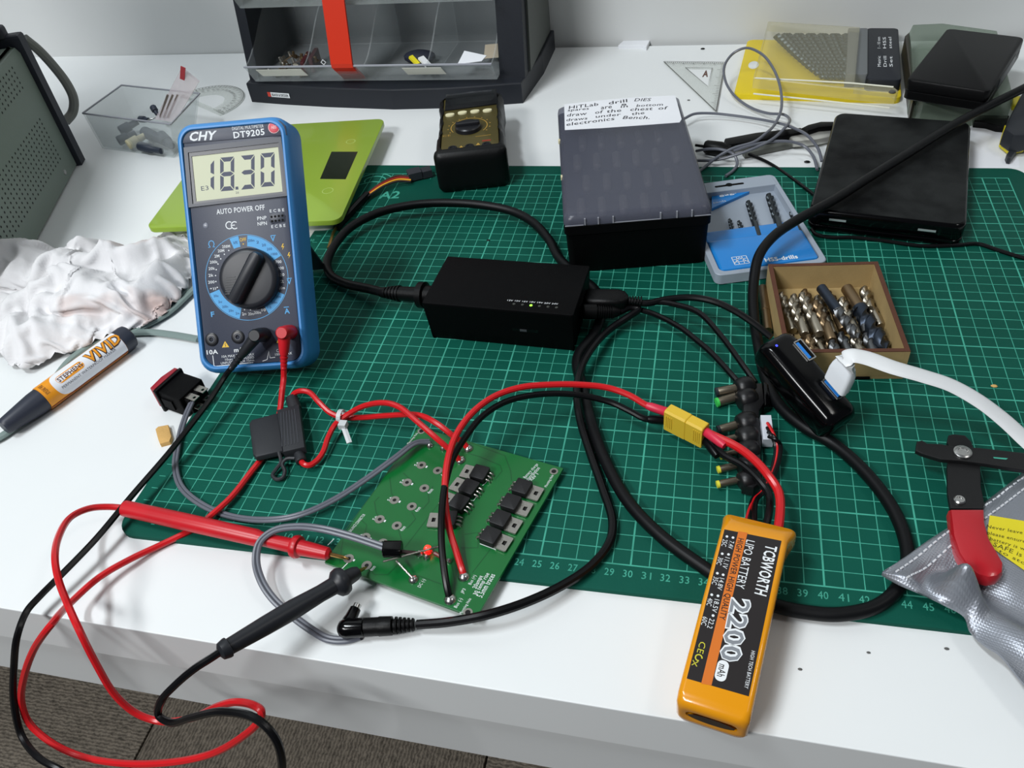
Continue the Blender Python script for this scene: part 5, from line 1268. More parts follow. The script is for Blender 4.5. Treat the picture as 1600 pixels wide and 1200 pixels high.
def ragz(p, edge):
    n1 = noise.noise(Vector((p.x * .16, p.y * .16, 3.1))); n2 = noise.noise(Vector((p.x * .42, p.y * .42, 7.7)))
    q = Vector((p.x + 1.0 * noise.noise(Vector((p.x * .25, p.y * .25, 20))), p.y + 1.0 * noise.noise(Vector((p.x * .25, p.y * .25, 40))), 0))
    sm_ = 0
    for pts, w, h_ in rl:
        k = min(segd(q, a, b2).length for a, b2 in zip(pts, pts[1:])) / w
        sm_ += (h_ * math.exp(-k * k * .8)) ** 3
    z = 1.2 + .8 * n1 + sm_ ** (1 / 3) * .85 + .3 * n2
    for pts, w, h_ in cl_:
        k = min(segd(q, a, b2).length for a, b2 in zip(pts, pts[1:])) / w
        z -= 1.5 * h_ * math.exp(-k * k)
    fold = noise.noise(Vector((q.x * .8 + q.y * .35, q.y * .22 - q.x * .1, 1.3)))
    z += .38 * (1 - abs(fold) * 2.2) + .06 * noise.noise(Vector((p.x * 1.7, p.y * 1.7, 0)))
    e = min(1.0, edge * 5.0); e = math.sqrt(max(0, e * (2 - e)))
    return -.27 + max(.12, z) * (.12 + .88 * e)
import numpy as np
# the cloth: a sheet larger than its footprint, relaxed under its own weight so that it buckles into folds
def side_pts(seg, n):
    c_ = catmull([Vector((p.x, p.y, 0)) for p in seg], 12); L_ = [0]
    for a, b2 in zip(c_, c_[1:]): L_.append(L_[-1] + (b2 - a).length)
    out = []; j = 0
    for k in range(n):
        t = L_[-1] * k / (n - 1)
        while j < len(L_) - 2 and L_[j + 1] < t: j += 1
        f = (t - L_[j]) / max(1e-9, L_[j + 1] - L_[j]); out.append(c_[j] + (c_[j + 1] - c_[j]) * f)
    return np.array([[p.x, p.y] for p in out])
NU_, NV_ = 116, 84
back_s = side_pts(ob_[25:] + ob_[:12], NU_); right_s = side_pts(ob_[11:15], NV_); front_s = side_pts(ob_[14:23][::-1], NU_); left_s = side_pts((ob_[22:26])[::-1], NV_)
u_ = np.linspace(0, 1, NU_)[:, None, None]; v_ = np.linspace(0, 1, NV_)[None, :, None]
B0, B1 = back_s[:, None, :], front_s[:, None, :]; L0, L1 = left_s[None], right_s[None]
XY_ = (1 - v_) * B0 + v_ * B1 + (1 - u_) * L0 + u_ * L1 - ((1 - u_) * (1 - v_) * back_s[0] + u_ * (1 - v_) * back_s[-1] + (1 - u_) * v_ * front_s[0] + u_ * v_ * front_s[-1])
X = np.zeros((NU_, NV_, 3)); X[..., :2] = XY_
for i in range(NU_):
    for j in range(NV_):
        e = min(i, NU_ - 1 - i, j, NV_ - 1 - j) / 40.0; X[i, j, 2] = ragz(Vector((X[i, j, 0], X[i, j, 1], 0)), min(1, e * 1.2)) * .9
flat = X.copy(); flat[..., 2] = 0
pin = X[..., :2].copy(); V = np.zeros_like(X)
def sl(a, b): return slice(a, b)
cons = []
def con(di, dj, k, st):
    # pairs (i, j)-(i + di, j + dj), in two interleaved sets
    i0, i1 = (0, NU_ - di); ja, jb = ((0, NV_ - dj) if dj >= 0 else (-dj, NV_))
    A = (slice(i0, i1), slice(ja, jb)); B = (slice(i0 + di, i1 + di), slice(ja + dj, jb + dj))
    r = np.linalg.norm(flat[A] - flat[B], axis=-1) * st
    cons.append((A, B, r, k))
SX, SY = 1.36, 1.34
gx0, gy0, gx1, gy1 = pin[..., 0].min() - 1, pin[..., 1].min() - 1, pin[..., 0].max() + 1, pin[..., 1].max() + 1
GN = 90
ed_ = np.zeros((GN, GN))
bnd = np.concatenate([pin[0], pin[-1], pin[:, 0], pin[:, -1]])
FLR = np.zeros((GN, GN))
for i in range(GN):
    for j in range(GN):
        x, y = gx0 + (gx1 - gx0) * i / (GN - 1), gy0 + (gy1 - gy0) * j / (GN - 1)
        dd_ = np.sqrt(((bnd - (x, y)) ** 2).sum(1)).min(); e = min(1.0, dd_ / 2.6); e = e * (2 - e)
        FLR[i, j] = ragz(Vector((x, y, 0)), 1) * e * .86
def floor_z(Q):
    a = np.clip((Q[..., 0] - gx0) / (gx1 - gx0) * (GN - 1), 0, GN - 1.001); b2 = np.clip((Q[..., 1] - gy0) / (gy1 - gy0) * (GN - 1), 0, GN - 1.001)
    i = a.astype(int); j = b2.astype(int); fa = a - i; fb = b2 - j
    return np.maximum(-.24, FLR[i, j] * (1 - fa) * (1 - fb) + FLR[i + 1, j] * fa * (1 - fb) + FLR[i, j + 1] * (1 - fa) * fb + FLR[i + 1, j + 1] * fa * fb)
con(1, 0, .45, SX); con(0, 1, .45, SY); con(1, 1, .16, 1.32); con(1, -1, .16, 1.32); con(2, 0, .11, SX * .985); con(0, 2, .11, SY * .985); con(4, 0, .05, SX * .94); con(0, 4, .05, SY * .94)
for it in range(150):
    V *= .85; V[..., 2] -= .005; Q = X + V
    for _ in range(3):
        for A, B, r, k in cons:
            d_ = Q[B] - Q[A]; l_ = np.linalg.norm(d_, axis=-1) + 1e-9; c_ = d_ * ((l_ - r) / l_ * .5 * k)[..., None]
            Q[A] += c_; Q[B] -= c_
        Q[..., 2] = np.maximum(Q[..., 2], floor_z(Q))
        Q[0, :, :2] = pin[0]; Q[-1, :, :2] = pin[-1]; Q[:, 0, :2] = pin[:, 0]; Q[:, -1, :2] = pin[:, -1]
    V = np.clip(Q - X, -.25, .25); X = Q
m = MB(); m.add([tuple(p) for p in X.reshape(-1, 3)], [(i * NV_ + j, i * NV_ + j + 1, (i + 1) * NV_ + j + 1, (i + 1) * NV_ + j) for i in range(NU_ - 1) for j in range(NV_ - 1)])
RAG = M('white_cotton', (222, 221, 222), .9, vary=.10, vscale=9, bump=.25, bscale=500)
nt = RAG.node_tree; pb = nt.nodes['Principled BSDF']; old = pb.inputs['Base Color'].links[0].from_socket
vo = nt.nodes.new('ShaderNodeTexNoise'); vo.inputs['Scale'].default_value = 16; vo.inputs['Detail'].default_value = 2
rp = nt.nodes.new('ShaderNodeValToRGB'); rp.color_ramp.elements[0].position = .61; rp.color_ramp.elements[1].position = .7; rp.color_ramp.elements[0].color = (0, 0, 0, 1); rp.color_ramp.elements[1].color = (.5, .5, .5, 1)
mxr = nt.nodes.new('ShaderNodeMix'); mxr.data_type = 'RGBA'; mxr.inputs[7].default_value = (lin(168), lin(112), lin(84), 1)
tcn = [x for x in nt.nodes if x.type == 'TEX_COORD'][0]
nt.links.new(tcn.outputs['Object'], vo.inputs[0]); nt.links.new(vo.outputs['Fac'], rp.inputs[0]); nt.links.new(rp.outputs[0], mxr.inputs[0]); nt.links.new(old, mxr.inputs[6]); nt.links.new(mxr.outputs[2], pb.inputs['Base Color'])
solo('cotton_rag', m, RAG, 'crumpled white cotton rag with brown stains, in front of the grey green case', 'rag', angle=80)

# ================================================================ grey green flex under the marker
GF = M('grey_green_flex', (122, 138, 134), .5)
cf = T('flex', 'grey green flex running under the rag and marker to behind the blue meter', 'cable', P(100, 570, -.3))
for pts in ([(-40, 700, 0), (0, 683, 0), (40, 652, 0), (75, 608, 0), (110, 562, 0), (150, 535, 0), (190, 523, 0), (230, 519, 0), (270, 523, 0), (310, 530, 0)], [(204, 520, .05), (230, 507, .05), (262, 489, .05), (292, 462, .05), (315, 440, .05)], [(236, 500, .05), (264, 478, .05), (292, 452, .05)]):
    w_ = W(pts)
    MB().tube([cf.L(p) for p in catmull(w_, 6)], .25, 8, True, (.8, 1.3), (0, 0, 1)).build('flex_strand', GF, cf)

# ================================================================ marker pen
MR = .95
a, b_ = P(5, 668, MR - .3), P(203, 524, MR - .3)
d = (b_ - a); ML = d.length; d.normalize(); ang = math.degrees(math.atan2(d.y, d.x))
mk = T('marker_pen', 'fat permanent marker pen with white and orange label and black cap', 'marker pen', Vector((a.x, a.y, -.3)), ang)
NAVK = M('marker_black', (42, 46, 58), .45)
def axis(prof, mt, nm, par=mk, seg=32, ang_=35): return MB().lathe(prof, (0, 0, MR), (1, 0, 0), seg).build(nm, mt, par, angle=ang_)
capL = ML * .285; endL = ML * .905
axis([(0, .5), (.1, .58), (.25, .62), (capL * .8, .88), (capL, .9)], NAVK, 'cap')
ORB = M('marker_orange', (228, 148, 28), .4)
axis([(capL, .86), (capL + .02, MR), (endL, MR)], ORB, 'barrel')
axis([(endL, MR), (endL + .02, .97), (ML - .35, .97), (ML - .1, .92), (ML, .8)], NAVK, 'end_plug')
def cyl(x, s, r=MR + .012): t = s / MR; return (x, -math.cos(t) * 0 + math.sin(t) * -r * -1, MR + math.cos(t) * r)
# angle measured from the top; positive turns away from us
view_t = -.62         # side of the barrel turned to the camera
def wrap(x, s): 
    t = s / MR + view_t; r = MR + .014; return (x, math.sin(t) * r, MR + math.cos(t) * r)
def wrap2(x, s):
    t = s / MR + view_t; r = MR + .022; return (x, math.sin(t) * r, MR + math.cos(t) * r)
def wrap3(x, s):
    t = s / MR + view_t; r = MR + .030; return (x, math.sin(t) * r, MR + math.cos(t) * r)
x0, x1 = capL + .9, endL - .02; NX, NS = 24, 24; vs = []; fs = []
for j in range(NS + 1):
    s = -1.28 + 2.2 * j / NS; e = abs(2 * j / NS - 1); xs = x0 + (1 - math.sqrt(max(0, 1 - e ** 2.2))) * .9
    for i in range(NX + 1): vs.append(wrap(xs + (x1 - xs) * i / NX, s))
for j in range(NS):
    for i in range(NX): k = j * (NX + 1) + i; fs.append((k, k + 1, k + NX + 2, k + NX + 1))
MB().add(vs, fs).build('label', M('white_label', (226, 228, 232), .4), mk)
def lx(u, v):       # along-axis position of a pixel on the camera side of the barrel
    p = mk.px(u, v, MR + .6); return p.x
s0 = .06
g = MB()
xs_, xe_ = lx(87, 598), lx(127, 568)
cap = [(x, s) for x, s in rrect(xe_ - xs_, .62, .28, 5, (xs_ + xe_) / 2, s0)]
g.add([wrap2(x, s) for x, s in cap], [tuple(range(len(cap)))]); g.build('name_plate', ORB, mk, smooth=False)
def subd(f): return lambda x, y: f(x, y)
g = MB(); g.text('STEPHENS', (xs_ + .1, s0), (xe_ - .1, s0), .36, 0, .02, 0, wrap3); g.build('name_lettering', M('brown_print2', (92, 52, 30), .6), mk, smooth=False)
xv, xw = lx(129, 563), lx(184, 527)
g = MB(); g.text('VIVID', (xv, s0 + .02), (xw, s0 + .02), .98, 0, .075, .1, wrap2); g.build('title_outline', M('dark_brown_print', (64, 42, 34), .6), mk, smooth=False)
g = MB(); g.text('VIVID', (xv + .06, s0 + .05), (xw - .02, s0 + .05), .84, 0, .02, .1, wrap3); g.build('title_lettering', ORB, mk, smooth=False)
g = MB(); g.text('PERMANENT WATERPROOF MARKER', (lx(100, 605), -.52), (lx(188, 546), -.52), .2, 0, .0, 0, wrap2)
g.build('small_lettering', M('grey_print', (92, 94, 100), .6), mk, smooth=False)
g = MB(); g.text('XYLENE FREE', (capL + .35, -.3), (capL + .35, .65), .3, 0, 0, 0, wrap2); g.build('cap_lettering', M('brown_print2', (92, 52, 30), .6), mk, smooth=False)
g = MB(); vs = []; 
for i in range(13): 
    for s in (-1.45, -1.33): vs.append(wrap2(capL + (endL - capL) * i / 12, s))
g.add(vs, [(2 * i, 2 * i + 1, 2 * i + 3, 2 * i + 2) for i in range(12)]); g.build('maroon_stripe', M('maroon_band', (120, 50, 52), .5), mk)  # maroon line along the lower side of the barrel

# ================================================================ rocker switch and tan chip
pa, pb_ = P(238, 613, 1.5), P(280, 576, 1.5); fd = (pb_ - pa); fd.z = 0; FW = fd.length; fd.normalize(); axd = Vector((fd.y, -fd.x, 0))
sw = T('rocker_switch', 'black rocker switch with a red rocker lying on its side, with metal tabs', 'switch', Vector(((pa.x + pb_.x) / 2, (pa.y + pb_.y) / 2, -.3)), math.degrees(math.atan2(axd.y, axd.x)))
fw = FW
m = MB(); m.rbox(.22, 0, 0, .26, fw, 1.95, .06, .04); m.build('flange', BLACK, sw)
m = MB(); m.rbox(1.35, 0, .12, 2.1, fw * .86, 1.65, .1, .08); m.box((1.0, fw * .45, .9), (1.0, .12, .8)); m.box((1.0, -fw * .45, .9), (1.0, .12, .8)); m.build('body', BLACKM, sw)
m = MB(); m.prism([(.12, -fw * .44), (.12, fw * .44), (-.22, fw * .44), (-.42, 0), (-.3, -fw * .44)], .2, 2.0, .08); m.build('rocker', M('rocker_red', (150, 26, 42), .35), sw)
m = MB(); m.rbox(2.6, 0, .3, .5, fw * .62, 1.2, .08, .05); m.build('terminal_block', BLACKM, sw)
for (y, z) in ((-.42, 1.55), (.42, 1.55), (-.42, .75), (.42, .75)):
    hole = circ(.12, 12, 3.05, y); o_ = rrect(1.1, .58, .2, 3, 2.75, y)
    o2 = [min(o_, key=lambda p: (math.atan2(p[1] - y, p[0] - 3.05) - math.atan2(h_[1] - y, h_[0] - 3.05)) ** 2) for h_ in hole]
    m = MB(); m.ringplate([(2.2 + (x > 3.05) * 1.1 if abs(x - 3.05) > .02 else x, y + (.27 if yy > y else -.27)) for x, yy in hole], hole, z - .03, z + .03); m.build('terminal_tab', TIN, sw, smooth=False)
m = MB(); q = [tuple(P(u, v, 0)[:2]) for u, v in ((243, 671), (247, 667), (263, 664), (268, 682), (265, 690), (250, 694), (247, 686))]; m.prism(q, -.3, .05, .06); solo('tan_chip', m, M('tan_foam', (206, 164, 98), .8, vary=.12, vscale=120, bump=.5, bscale=600), 'small tan square chip on the bench below the rocker switch', 'chip')

# ================================================================ circuit board
pc = T('circuit_board', 'green circuit board with eight power transistors and a glowing red light', 'circuit board', (19.07, 1.93, 0), -13.9)
PB = pc; TZ = .5
cor = pc.poly([(654, 667), (880.4, 731.5), (744, 965.4), (507, 878.5)], TZ)
GRN = M('solder_mask_green', (8, 98, 42), .28, vary=.08, vscale=40)
MB().prism(cor, TZ - .17, TZ, .015).build('board', GRN, pc, smooth=False)
for (x, y) in [tuple(Vector(c_) * .86) for c_ in cor]:
    MB().cyl((x, y, 0.0), (x, y, TZ - .15), .12, 8).build('spacer', M('nylon', (210, 208, 200), .5), pc)
bp_ = lambda u, v, z=TZ: pc.px(u, v, z)
c1 = lambda x, y: (480 + x / 3.334, 640 + y / 3.334)
c6 = lambda x, y: (640 + x / 5.456, 660 + y / 5.456)
# tracks
TR = M('track_green', (6, 78, 34), .3)
m = MB(); zt = TZ + .006
def track(pts, w=.07): m.stroke([bp_(*p) for p in pts], w, zt)
track([c1(*p) for p in ((500, 235), (585, 165), (700, 190), (900, 245), (1005, 290), (1015, 320), (975, 370))]); track([c1(*p) for p in ((860, 175), (1030, 240), (1060, 320), (1065, 370))])
track([c1(*p) for p in ((500, 330), (560, 385))]); track([c1(*p) for p in ((430, 355), (440, 440), (470, 470))]); track([c1(*p) for p in ((375, 455), (350, 480), (360, 540), (380, 560))])
track([c1(*p) for p in ((290, 545), (275, 570), (310, 600), (300, 650))]); track([c1(*p) for p in ((655, 400), (630, 440), (635, 480), (600, 520))]); track([c1(*p) for p in ((545, 535), (565, 570), (520, 620))])
track([c1(*p) for p in ((475, 625), (495, 690))]); track([c1(*p) for p in ((310, 815), (350, 860), (420, 860), (470, 810))]); track([c1(*p) for p in ((170, 800), (190, 640), (480, 250), (560, 140))], .05)
track([c1(*p) for p in ((700, 470), (500, 730))], .05); track([c1(*p) for p in ((580, 865), (700, 910))]); track([c1(*p) for p in ((760, 960), (770, 900), (750, 800))]); track([c1(*p) for p in ((860, 850), (960, 720))], .05); track([c1(*p) for p in ((820, 650), (890, 640), (890, 720), (800, 720))])
m.build('tracks', TR, pc, smooth=False)
PAD = M('pad_metal', (150, 148, 140), .4, .8)
pads = [(658.5, 727), (636, 754), (616.5, 781.6), (593.4, 811.6), (571, 839.5), (545, 873), (684, 735.4), (663, 763), (643.5, 791.5), (620, 821.5), (598, 848.5), (573, 883.6)]
for (u, v) in pads:
    c_ = bp_(u, v); MB().ringplate(circ(.3, 16, c_.x, c_.y), circ(.12, 16, c_.x, c_.y), TZ - .1, TZ + .02).build('pad', PAD, pc, smooth=False)
    q = MB(); q.quad(circ(.125, 10, c_.x, c_.y), TZ + .008); q.build('pad_hole', MATS['hole_black'], pc, smooth=False)
for (u, v) in ((731, 957), (865.4, 736.6), (658.5, 673.6)):
    c_ = bp_(u, v); MB().ringplate(circ(.26, 16, c_.x, c_.y), circ(.15, 16, c_.x, c_.y), TZ - .1, TZ + .015).build('mounting_hole', PAD, pc, smooth=False)
    q = MB(); q.quad(circ(.15, 10, c_.x, c_.y), TZ + .006); q.build('pad_hole', MATS['hole_black'], pc, smooth=False)
SOL = M('solder', (196, 196, 192), .25, 1.0)
for (u, v, r) in ((646, 906, .3), (725, 901.6, .34), (703.5, 937, .36), (672, 697, .24), (693, 701.5, .22), (732, 701.5, .32), (719.4, 719.5, .34), (656, 866, .24), (667, 872, .2), (702, 878, .18), (701, 701, .2)):
    c_ = bp_(u, v); MB().lathe([(0, r), (.08, r * .95), (.2, r * .7), (.28, r * .3)], (c_.x, c_.y, TZ - .02), (0, 0, 1), 14).build('solder_joint', SOL, pc)
def fet(body, tab, nm):
    B_, A_ = bp_(*body, TZ + .25), bp_(*tab, TZ + .1); d_ = Vector((A_.x - B_.x, A_.y - B_.y, 0)).normalized()
    R3 = Matrix((d_, Vector((-d_.y, d_.x, 0)), Vector((0, 0, 1)))).transposed(); c_ = Vector((B_.x, B_.y, TZ + .02))
    def X(mb): return mb.xf(Matrix.Translation(c_) @ R3.to_4x4())
    b = X(MB().rbox(0, 0, .06, .98, 1.04, .4, .1, .04)).build('transistor', M('epoxy_black', (22, 22, 24), .5, bump=.2, bscale=1500), pc)
    t_ = MB(); o_ = rrect(.78, 1.0, .06, 2, .82, 0); n_ = len(o_)
    h_ = [(.9 + .17 * math.cos(math.atan2(y, x - .9)), .17 * math.sin(math.atan2(y, x - .9))) for x, y in o_]
    t_.ringplate(o_, h_, .04, .16); X(t_).build('heat_tab', TIN, b, smooth=False)
    for k in (-1, 0, 1):
        l_ = MB(); l_.tube([(-.42, k * .27, .22), (-.6, k * .27, .22), (-.74, k * .27, .14), (-.78, k * .27, -.02)], .06, 6); X(l_).build('transistor_leg', TIN, b)
    h2 = MB(); h2.quad(circ(.17, 12, .9, 0), .045); X(h2).build('tab_hole', MATS['hole_black'], b, smooth=False)
for b_, t_ in (((960, 560), (1060, 605)), ((865, 690), (980, 740)), ((775, 830), (890, 885)), ((690, 975), (810, 1035)), ((600, 440), (505, 428)), ((510, 562), (420, 540)), ((425, 692), (335, 668)), ((330, 830), (225, 838))):
    fet(c6(*b_), c6(*t_), '')
m = MB(); zt = TZ + .008
def pr(s, a, b2, h_): m.text(s, bp_(*a), bp_(*b2), h_, zt, .0)
c7 = lambda x, y: (500 + x / 5.333, 780 + y / 5.333)
for s_, a, b2 in (('20amps', c7(1290, 745), c7(1345, 640)), ('30 temp rise', c7(1295, 800), c7(1402, 618)), ('5.5mm traces', c7(1328, 815), c7(1440, 625))): letter(pc, 'board_lettering', WHITEP, s_, bp_(*a), bp_(*b2), .33, zt, .006)
pr('Bus (+)', c7(1250, 712), c7(1295, 635), .26); pr('Bus (-)', c7(1130, 905), c7(1180, 828), .26); pr('DC (-)', c7(828, 735), c7(870, 668), .26); pr('JP3', c7(1185, 785), c7(1208, 748), .24)
pr('Mounting Hole', c7(1172, 960), c7(1255, 828), .22); pr('Mounting Hole', c6(1160, 552), c6(1222, 450), .22); pr('Mounting Hole', c1(525, 180), c1(575, 122), .2)
pr('BALANCE CONNECTOR', c1(222, 635), c1(298, 545), .2)
for k, (a, b2) in enumerate((((980, 475), (1090, 355)), ((1000, 492), (1100, 385)), ((1030, 492), (1085, 435)))): pr(('Made with care', 'Parallel charge', 'board')[k] if False else ('Battery charge', 'distribution', 'Rev 1')[k], c6(*a), c6(*b2), .26)
for i, (u, v) in enumerate(pads):
    if i < 6: pr('S+', (u - 10, v + 1), (u - 5, v - 5), .2); pr('-', (u + 7, v + 4), (u + 9, v + 1), .1)
    else: pr('4mm', (u + 6, v + 8), (u + 12, v + 1), .24)
m.stroke([bp_(*c6(600, 1035)), bp_(*c6(735, 1085))], .05, zt); m.stroke([bp_(*c6(620, 540)), bp_(*c6(650, 515)), bp_(*c6(690, 460))], .04, zt); m.stroke([bp_(*c6(520, 665)), bp_(*c6(545, 668)), bp_(*c6(575, 628))], .04, zt)
m.stroke([bp_(532, 891), bp_(545, 878)], .05, zt); m.stroke([bp_(512, 852), bp_(522, 842)], .05, zt)
m.build('silk_screen', WHITEP, pc, smooth=False, kind='stuff')
# light, its legs and resistor
p = bp_(666, 852, TZ + .6)
m = MB(); m.lathe([(0, .26), (.1, .26), (.12, .21), (.35, .2), (.48, .14), (.52, .04)], (p.x, p.y, TZ + .1), (.25, -.1, 1), 14)
ledm = M('led_red_glow', (255, 60, 40), .3, emit=18.0); led = m.build('light', M('led_body_red', (190, 60, 56), .25, trans=.5, emit=.15), pc)
MB().ball((p.x + .06, p.y - .05, TZ + .42), .15, 12, 7).build('glow', ledm, led)
for sx in (-.13, .13): MB().cyl((p.x + sx, p.y, TZ - .05), (p.x + sx, p.y, TZ + .15), .03, 6).build('light_leg', TIN, led)
m = MB(); a, b2 = bp_(675, 862, TZ + .3), bp_(703, 878, TZ + .15); m.lathe([(0, .04), (.15, .05), (.18, .13), (.5, .12), (.6, .14), (.62, .05), ((b2 - a).length, .04)], a, b2 - a, 8); m.build('resistor', M('resistor_maroon', (110, 40, 34), .4), pc)
m = MB(); m.cyl(bp_(598.5, 877.5, TZ + 1.1), bp_(688, 853.5, TZ + .55), .06, 8); m.build('header_pin', TIN, pc)

# ================================================================ grey twin leads to the board
def twin(T_, pts, gap, r, mt, nm, n=6):
    c_ = catmull(pts, n); Tt, N_ = frames(c_, Vector((0, 0, 1)))
    for s in (-1, 1):
        MB().tube([T_.L(p + Tt[i].cross(N_[i]) * s * gap) for i, p in enumerate(c_)], r, 8).build(nm, mt, T_)
g1 = T('twin_lead', 'grey twin lead from the rocker switch to the back of the circuit board', 'wire', P(290, 650, 0))
twin(g1, W([(300, 628, 1.0), (291, 648, .7), (283, 672, .3), (277, 700, .25), (274, 730, .25), (284, 762, .25), (318, 790, .12), (366, 808, .14), (425, 812, .5), (470, 804, .6), (520, 782, .6), (570, 750, .8), (618, 715, 1.1), (650, 692, 1.0), (671, 690, .7)]), .105, .115, GREYW, 'strand')
g2 = T('twin_lead', 'grey twin lead looping from the black sleeve on the board down to the plug tip', 'wire', P(430, 850, 0))
twin(g2, W([(608, 858, 1.75), (585, 850, 1.8), (545, 837, 1.9), (500, 826, 2.0), (462, 823, 1.9), (428, 829, 1.7), (406, 847, 1.4), (400, 876, 1.0), (409, 909, .7), (428, 937, .4), (455, 961, 0.1), (485, 983, -.05), (512, 998, -.1), (540, 1000, -.12), (562, 994, -.14)]), .115, .125, GREYW, 'strand')
a, b2 = P(599, 858, 1.7), P(628, 858, 1.6)
m = MB(); dd = b2 - a; Lh = dd.length; up = Vector((0, 0, 1)); sd = dd.normalized().cross(up)
L = []
for t, k in ((0, .9), (.05, 1), (Lh - .05, 1), (Lh, .9)):
    L.append([g2.L(a + dd.normalized() * t + sd * x * k + up * y * k) for x, y in rrect(1.0, .62, .28, 4)])
m.loft(L); m.build('sleeve', GLOSS, g2)
m = MB(); m.cyl(g2.L(P(619, 876, 1.1)), g2.L(P(645, 904, .75)), .07, 8); m.build('bare_lead', TIN, g2)
m = MB(); m.cyl(g2.L(P(627, 862, 1.5)), g2.L(P(655, 865, 1.0)), .12, 8); m.build('bare_lead', M('dark_lead', (60, 44, 44), .4), g2)

# ================================================================ fuse holder and its red loop
fu = T('fuse_holder', 'black blade fuse holder with a rubber strap in a looped red wire on the mat', 'fuse holder', P(435, 705, 0))
FH = 1.0
FB = M('fuse_rubber', (36, 38, 42), .5, bump=.1, bscale=700)
q = fu.poly([(388, 660), (392, 654), (434, 643), (442, 703), (399, 713), (394, 708)], FH); MB().prism(q, .44, FH - .05, .18, .12).build('cap', FB, fu)
q = fu.poly([(432, 640), (467, 631), (476, 698), (442, 706)], FH + .1); MB().prism(q, .42, FH + .1, .1, .1).build('body', FB, fu)
m = MB(); a0, a1, b0, b1 = [fu.px(u, v, FH + .1) for u, v in ((439, 645), (441, 698), (460, 639), (466, 692))]
for k in range(6):
    t = k / 5; p, q_ = a0 + (b0 - a0) * t, a1 + (b1 - a1) * t; m.box(((p.x + q_.x) / 2, (p.y + q_.y) / 2, FH + .105), ((q_ - p).length, .05, .04), rotz(math.degrees(math.atan2(q_.y - p.y, q_.x - p.x))))
m.build('grip_ribs', M('fuse_rib', (58, 60, 66), .5), fu, smooth=False)
m = MB(); m.cyl(fu.px(462, 641, .65), fu.px(456, 622, .75), .44, 14); m.build('wire_boot', FB, fu); m = MB(); m.cyl(fu.px(466, 703, .5), fu.px(471, 722, .5), .36, 14); m.build('wire_boot', FB, fu)
pts = W([(436, 706, .8), (439, 722, .5), (431, 734, .3), (426, 742, .25), (432, 749, .25), (441, 747, .25), (445, 736, .35), (441, 725, .5), (448, 717, .6), (461, 716, .6)])
MB().tube([fu.L(p) for p in catmull(pts, 5)], .13, 8).build('strap', FB, fu)
pts = W([(456, 624, .75), (459, 616, 1.0), (468, 611, 1.3), (483, 613, 1.3), (498, 628, 1.1), (516, 645, .8), (535, 652, .7), (563, 652.5, .7), (603, 649.5, 1.3), (655, 649, 2.0), (683, 662, 2.1), (708, 681, 1.6), (724, 692, .9), (731, 701, .55)])
MB().tube([fu.L(p) for p in catmull(pts, 6)], .19, 8).build('wire', REDW, fu)
pts = W([(471, 721, .5), (476, 726, .55), (484, 727, .5), (496, 719, .45), (505, 706, .5), (513, 683, .65), (525, 662, .9), (546, 646, 1.3), (571, 633.5, 2.0), (602, 629.5, 2.5), (624, 636, 2.5), (650, 657, 2.3), (681, 684, 1.9), (706, 706, 1.2), (718, 719, .6)])
MB().tube([fu.L(p) for p in catmull(pts, 6)], .19, 8).build('wire', REDW, fu)
zt_ = T('cable_tie', 'small white cable tie holding the two red wires together', 'cable tie', P(538, 660, .5))
NYL = M('white_nylon', (206, 210, 212), .35, alpha=.85)
ca = P(533, 651, 1.05); m = MB()
dr = (P(545, 652, 1.05) - P(520, 650, 1.0)).normalized(); sd = Vector((0, 0, 1)); ot = dr.cross(sd).normalized()
L = []
for k in range(16):
    t = 2 * math.pi * k / 16; c_ = ca + ot * math.cos(t) * .42 + sd * math.sin(t) * .42
    nrm = ot * math.cos(t) + sd * math.sin(t)
    L.append([zt_.L(c_ + dr * x + nrm * y) for x, y in ((-.15, 0), (.15, 0), (.15, .07), (-.15, .07))])
m.loft(L, wrap=True); m.build('band', NYL, zt_, smooth=False)
m = MB(); a, b2 = P(536, 664, 1.1), P(546, 692, .7); m.tube([zt_.L(a), zt_.L((a + b2) / 2), zt_.L(b2)], .2, 6, True, (.35, 1)); m.box(tuple(zt_.L(P(536, 664, 1.15))), (.5, .5, .4)); m.build('tail', NYL, zt_, smooth=False)

# ================================================================ yellow power plug pair, board side
yp = T('power_plug', 'yellow two pole plug with red and black wires from the circuit board, above the mat', 'plug', P(1040, 655, 0))
XA, XB = P(1043, 650, 1.55), P(1102, 680, 1.55); xd = (XB - XA); XL = xd.length; xd.normalize(); xs = Vector((0, 0, 1)); xs = (xs - xd * xs.dot(xd)).normalized(); xn = xs.cross(xd)
XY = M('plug_yellow', (214, 178, 50), .4)
def xplug(T_, t0, t1, h_, w_, nm, cut):
    m = MB(); L = []
    sec = [(-h_, -w_), (h_ - cut, -w_), (h_, -w_ + cut), (h_, w_ - cut), (h_ - cut, w_), (-h_, w_)]
    for t, k in ((t0, .94), (t0 + .05, 1), (t1 - .05, 1), (t1, .96)):
        L.append([T_.L(XA + xd * t + xs * a * k + xn * b2 * k) for a, b2 in sec])
    m.loft(L); o = m.build(nm, XY, T_, smooth=False)
    m = MB()
    for k in range(4):
        tt = t0 + .18 + .13 * k if t0 < XL * .4 else t1 - .18 - .13 * k
        for side in (1, -1):
            c_ = XA + xd * tt + xn * side * w_
            m.loft([[T_.L(c_ + xs * a + xd * b2 + xn * side * e) for a, b2 in ((-.45, -.03), (.45, -.03), (.45, .03), (-.45, .03))] for e in (-.01, .035)])
    m.build('grip_ribs', XY, o, smooth=False)
XH, XW = .8, .42
xplug(yp, 0, XL * .56, XH, XW, 'plug_shell', .12)
rA = XA + xs * .32; bA = XA - xs * .38
